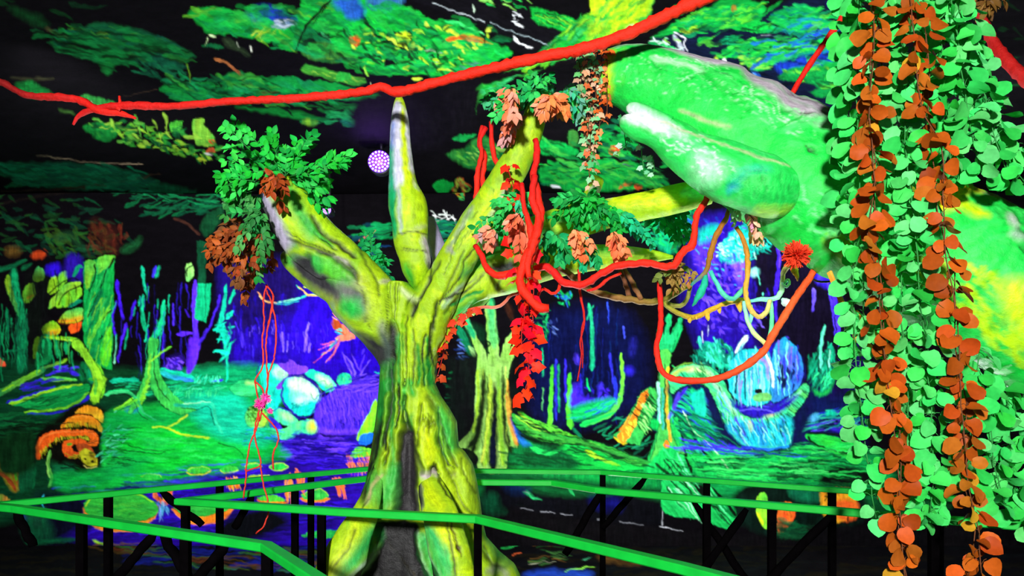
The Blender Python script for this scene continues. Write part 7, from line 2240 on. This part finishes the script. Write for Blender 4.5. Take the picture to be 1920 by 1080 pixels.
# ================================================================ walkway railings
def rd(y): return 0.45*FPX/(y-HY)
rail_m = mat('green_rail_paint', '0cb838', 0.5, 0.16, scale=14, spec=0.35, bump=0.1)
post_m = mat('black_post_paint', '050405', 1.0, 0.3, spec=0.0, bump=0.2)
def handrail(name, label, pts, th=0.05, posts=(), braces=()):
    P = [Wp(x, y, rd(y)) for x, y in pts]
    for p in P: p.z = 1.05-th/2
    root = empty(name, (P[0].x, P[0].y, 0), label, 'railing', 'green-topped walkway railings')
    wd = 0.036; e = th*0.14
    prof = [(-wd/2+e, -th/2), (wd/2-e, -th/2), (wd/2, -th/2+e), (wd/2, th/2-e), (wd/2-e, th/2), (-wd/2+e, th/2), (-wd/2, th/2-e), (-wd/2, -th/2+e)]
    rings = []
    for i, p in enumerate(P):                      # mitred joints
        t0 = (p-P[i-1]).normalized() if i else (P[1]-p).normalized()
        t1 = (P[i+1]-p).normalized() if i < len(P)-1 else t0
        s0 = Vector((t0.y, -t0.x, 0)); s1 = Vector((t1.y, -t1.x, 0)); m = (s0+s1); m.normalize(); m = m/max(m.dot(s0), 0.35)
        rings.append([p+m*u+Vector((0, 0, v)) for u, v in prof])
    for a, b in zip(rings[:-1], rings[1:]):
        mb = MB(); mb.add(a+b, [(i, (i+1) % 8, 8+(i+1) % 8, 8+i) for i in range(8)]+[tuple(range(7, -1, -1)), tuple(range(8, 16))])
        mb.build('handrail_board', rail_m, root, False)
    def along(px):
        best = None
        for (a, b), (p, q) in zip(zip(P[:-1], P[1:]), zip(pts[:-1], pts[1:])):
            lo, hi = min(p[0], q[0]), max(p[0], q[0])
            if lo <= px <= hi:
                s = (px-960)/FPX    # x = s*y
                dx, dy = b.x-a.x, b.y-a.y
                t = (s*a.y-a.x)/(dx-s*dy) if abs(dx-s*dy) > 1e-9 else 0
                best = a.lerp(b, min(max(t, 0), 1))
                if not isinstance(px, float): break
        return best
    for x in posts:
        p = along(x)
        if p is None: continue
        mb = MB(); w = 0.0125
        mb.box((p.x-w, p.y-w, 0), (p.x+w, p.y+w, 1.05-th)); mb.build('post', post_m, root, False)
    for (xa, ya, xb, yb) in braces:
        p = along(xa)
        if p is None: continue
        d = p.y-0.0
        a = Wp(xa, ya, d); b = Wp(xb, yb, d)
        a.z = min(a.z, 1.05-th); mb = MB(); n = 9
        q = [a.lerp(b, i/(n-1))+Vector((0.002*math.sin(i*2.1), 0, 0.002*math.cos(i*1.7))) for i in range(n)]
        b2 = q[-1]
        mb.tube(q, [0.009]+[0.015]*(n-2)+[0.014], 8, None, 0.12, True, int(xa)); mb.build('brace', post_m, root)
    return root
handrail('walkway_railing', 'far green railing running behind the tree along the pond and forest wall', [(-220, 957), (0, 941), (300, 912), (690, 875), (897, 879), (1127, 881), (1280, 893), (1600, 916), (1980, 944)], 0.021,
         (203, 412, 583, 1130, 1325, 1560, 1760), ((302, 912, 380, 985), (1210, 890, 1130, 990)))
handrail('walkway_railing', 'middle green railing that rounds the tree and comes forward on the right', [(2000, 985), (1670, 960), (1290, 928), (1120, 913), (1037, 900), (907, 899), (690, 892), (345, 934), (640, 953), (897, 966), (1280, 1056), (1700, 1165)], 0.024,
         (348, 553, 603.0, 896.0, 1447, 1325, 1750), ((473, 917, 440, 990), (1125, 915, 1060, 1040), (1300, 930, 1420, 1120), (1400, 955, 1290, 1110), (1560, 960, 1420, 1110)))
handrail('walkway_railing', 'nearest green railing turning toward the viewer at the lower left', [(-300, 915), (30, 947), (500, 1017), (612, 1088), (760, 1200)], 0.024,
         (153, 348, 501), ((30, 950, 63, 1025), (290, 988, 218, 1085), (304, 990, 355, 1085), (425, 1015, 365, 1090)))

# ================================================================ stage lamps
def par_lamp(label, px, py, d, rp, n_on, group):
    c = Wp(px, py, d); r = rp/FPX*d; root = empty('led_par_lamp', c, label, 'lamp', group)
    blk = mat('lamp_black', '101012', 0.5, 0.1)
    mb = MB(); mb.tube([c+Vector((0, y, 0)) for y in (0.0, 0.03, 0.10, 0.16)], [r*1.08, r*1.08, r*1.02, r*.7], 28); mb.build('lamp_can', blk, root)
    mb = MB(); q = [c+Vector((r*1.2*math.sin(a), 0.08, r*1.2*math.cos(a))) for a in [math.pi*(-.5+i/12.0) for i in range(13)]]
    mb.tube(q, [0.006]*13, 6); mb.tube([c+Vector((0, .08, r*1.2)), Vector((c.x, c.y+.08, CZ))], [0.012, 0.012], 8); mb.build('bracket', blk, root)
    m = bpy.data.materials.new('led_violet'); m.use_nodes = True; b = m.node_tree.nodes['Principled BSDF']
    b.inputs['Base Color'].default_value = (0.5, 0.3, 0.9, 1); b.inputs['Emission Color'].default_value = (0.50, 0.16, 1.0, 1); b.inputs['Emission Strength'].default_value = 5
    ml = bpy.data.materials.new('lens_glow'); ml.use_nodes = True; b = ml.node_tree.nodes['Principled BSDF']
    b.inputs['Base Color'].default_value = (0.05, 0.02, 0.2, 1); b.inputs['Emission Color'].default_value = (0.16, 0.02, 1.0, 1); b.inputs['Emission Strength'].default_value = 0.9
    mb = MB(); mb.tube([c+Vector((0, -.004, 0)), c+Vector((0, .002, 0))], [r*1.0]*2, 28); mb.build('lens', ml, root)
    mb = MB(); k = 0
    for ring, cnt in ((0, 1), (.3, 6), (.58, 12), (.86, 18)):
        for i in range(cnt):
            a = 2*math.pi*i/cnt+ring; u, v = ring*r*math.cos(a), ring*r*math.sin(a)
            w = r*.105; V = [c+Vector((u+w*math.cos(t*math.pi/4), -.006, v+w*math.sin(t*math.pi/4))) for t in range(8)]
            V += [c+Vector((u, -.012, v))]
            mb.add(V, [(t, (t+1) % 8, 8) for t in range(8)])
    o = mb.build('leds', m, root); o['kind'] = 'stuff'
    return c
PG = 'violet LED stage lamps'
c = par_lamp('violet LED stage lamp glowing left of the upright horn branch', 711, 303, 5.0, 21, 37, PG)
lamp('led_par_glow', 'POINT', (c.x, c.y-0.12, c.z), (c.x, 0, 1), 8, (0.35, 0.12, 1.0), 0.05)
par_lamp('violet LED stage lamp half hidden behind the left leaf bunch', 613, 394, 5.6, 8, 37, PG)
print('LEAVES', NLEAF[0])
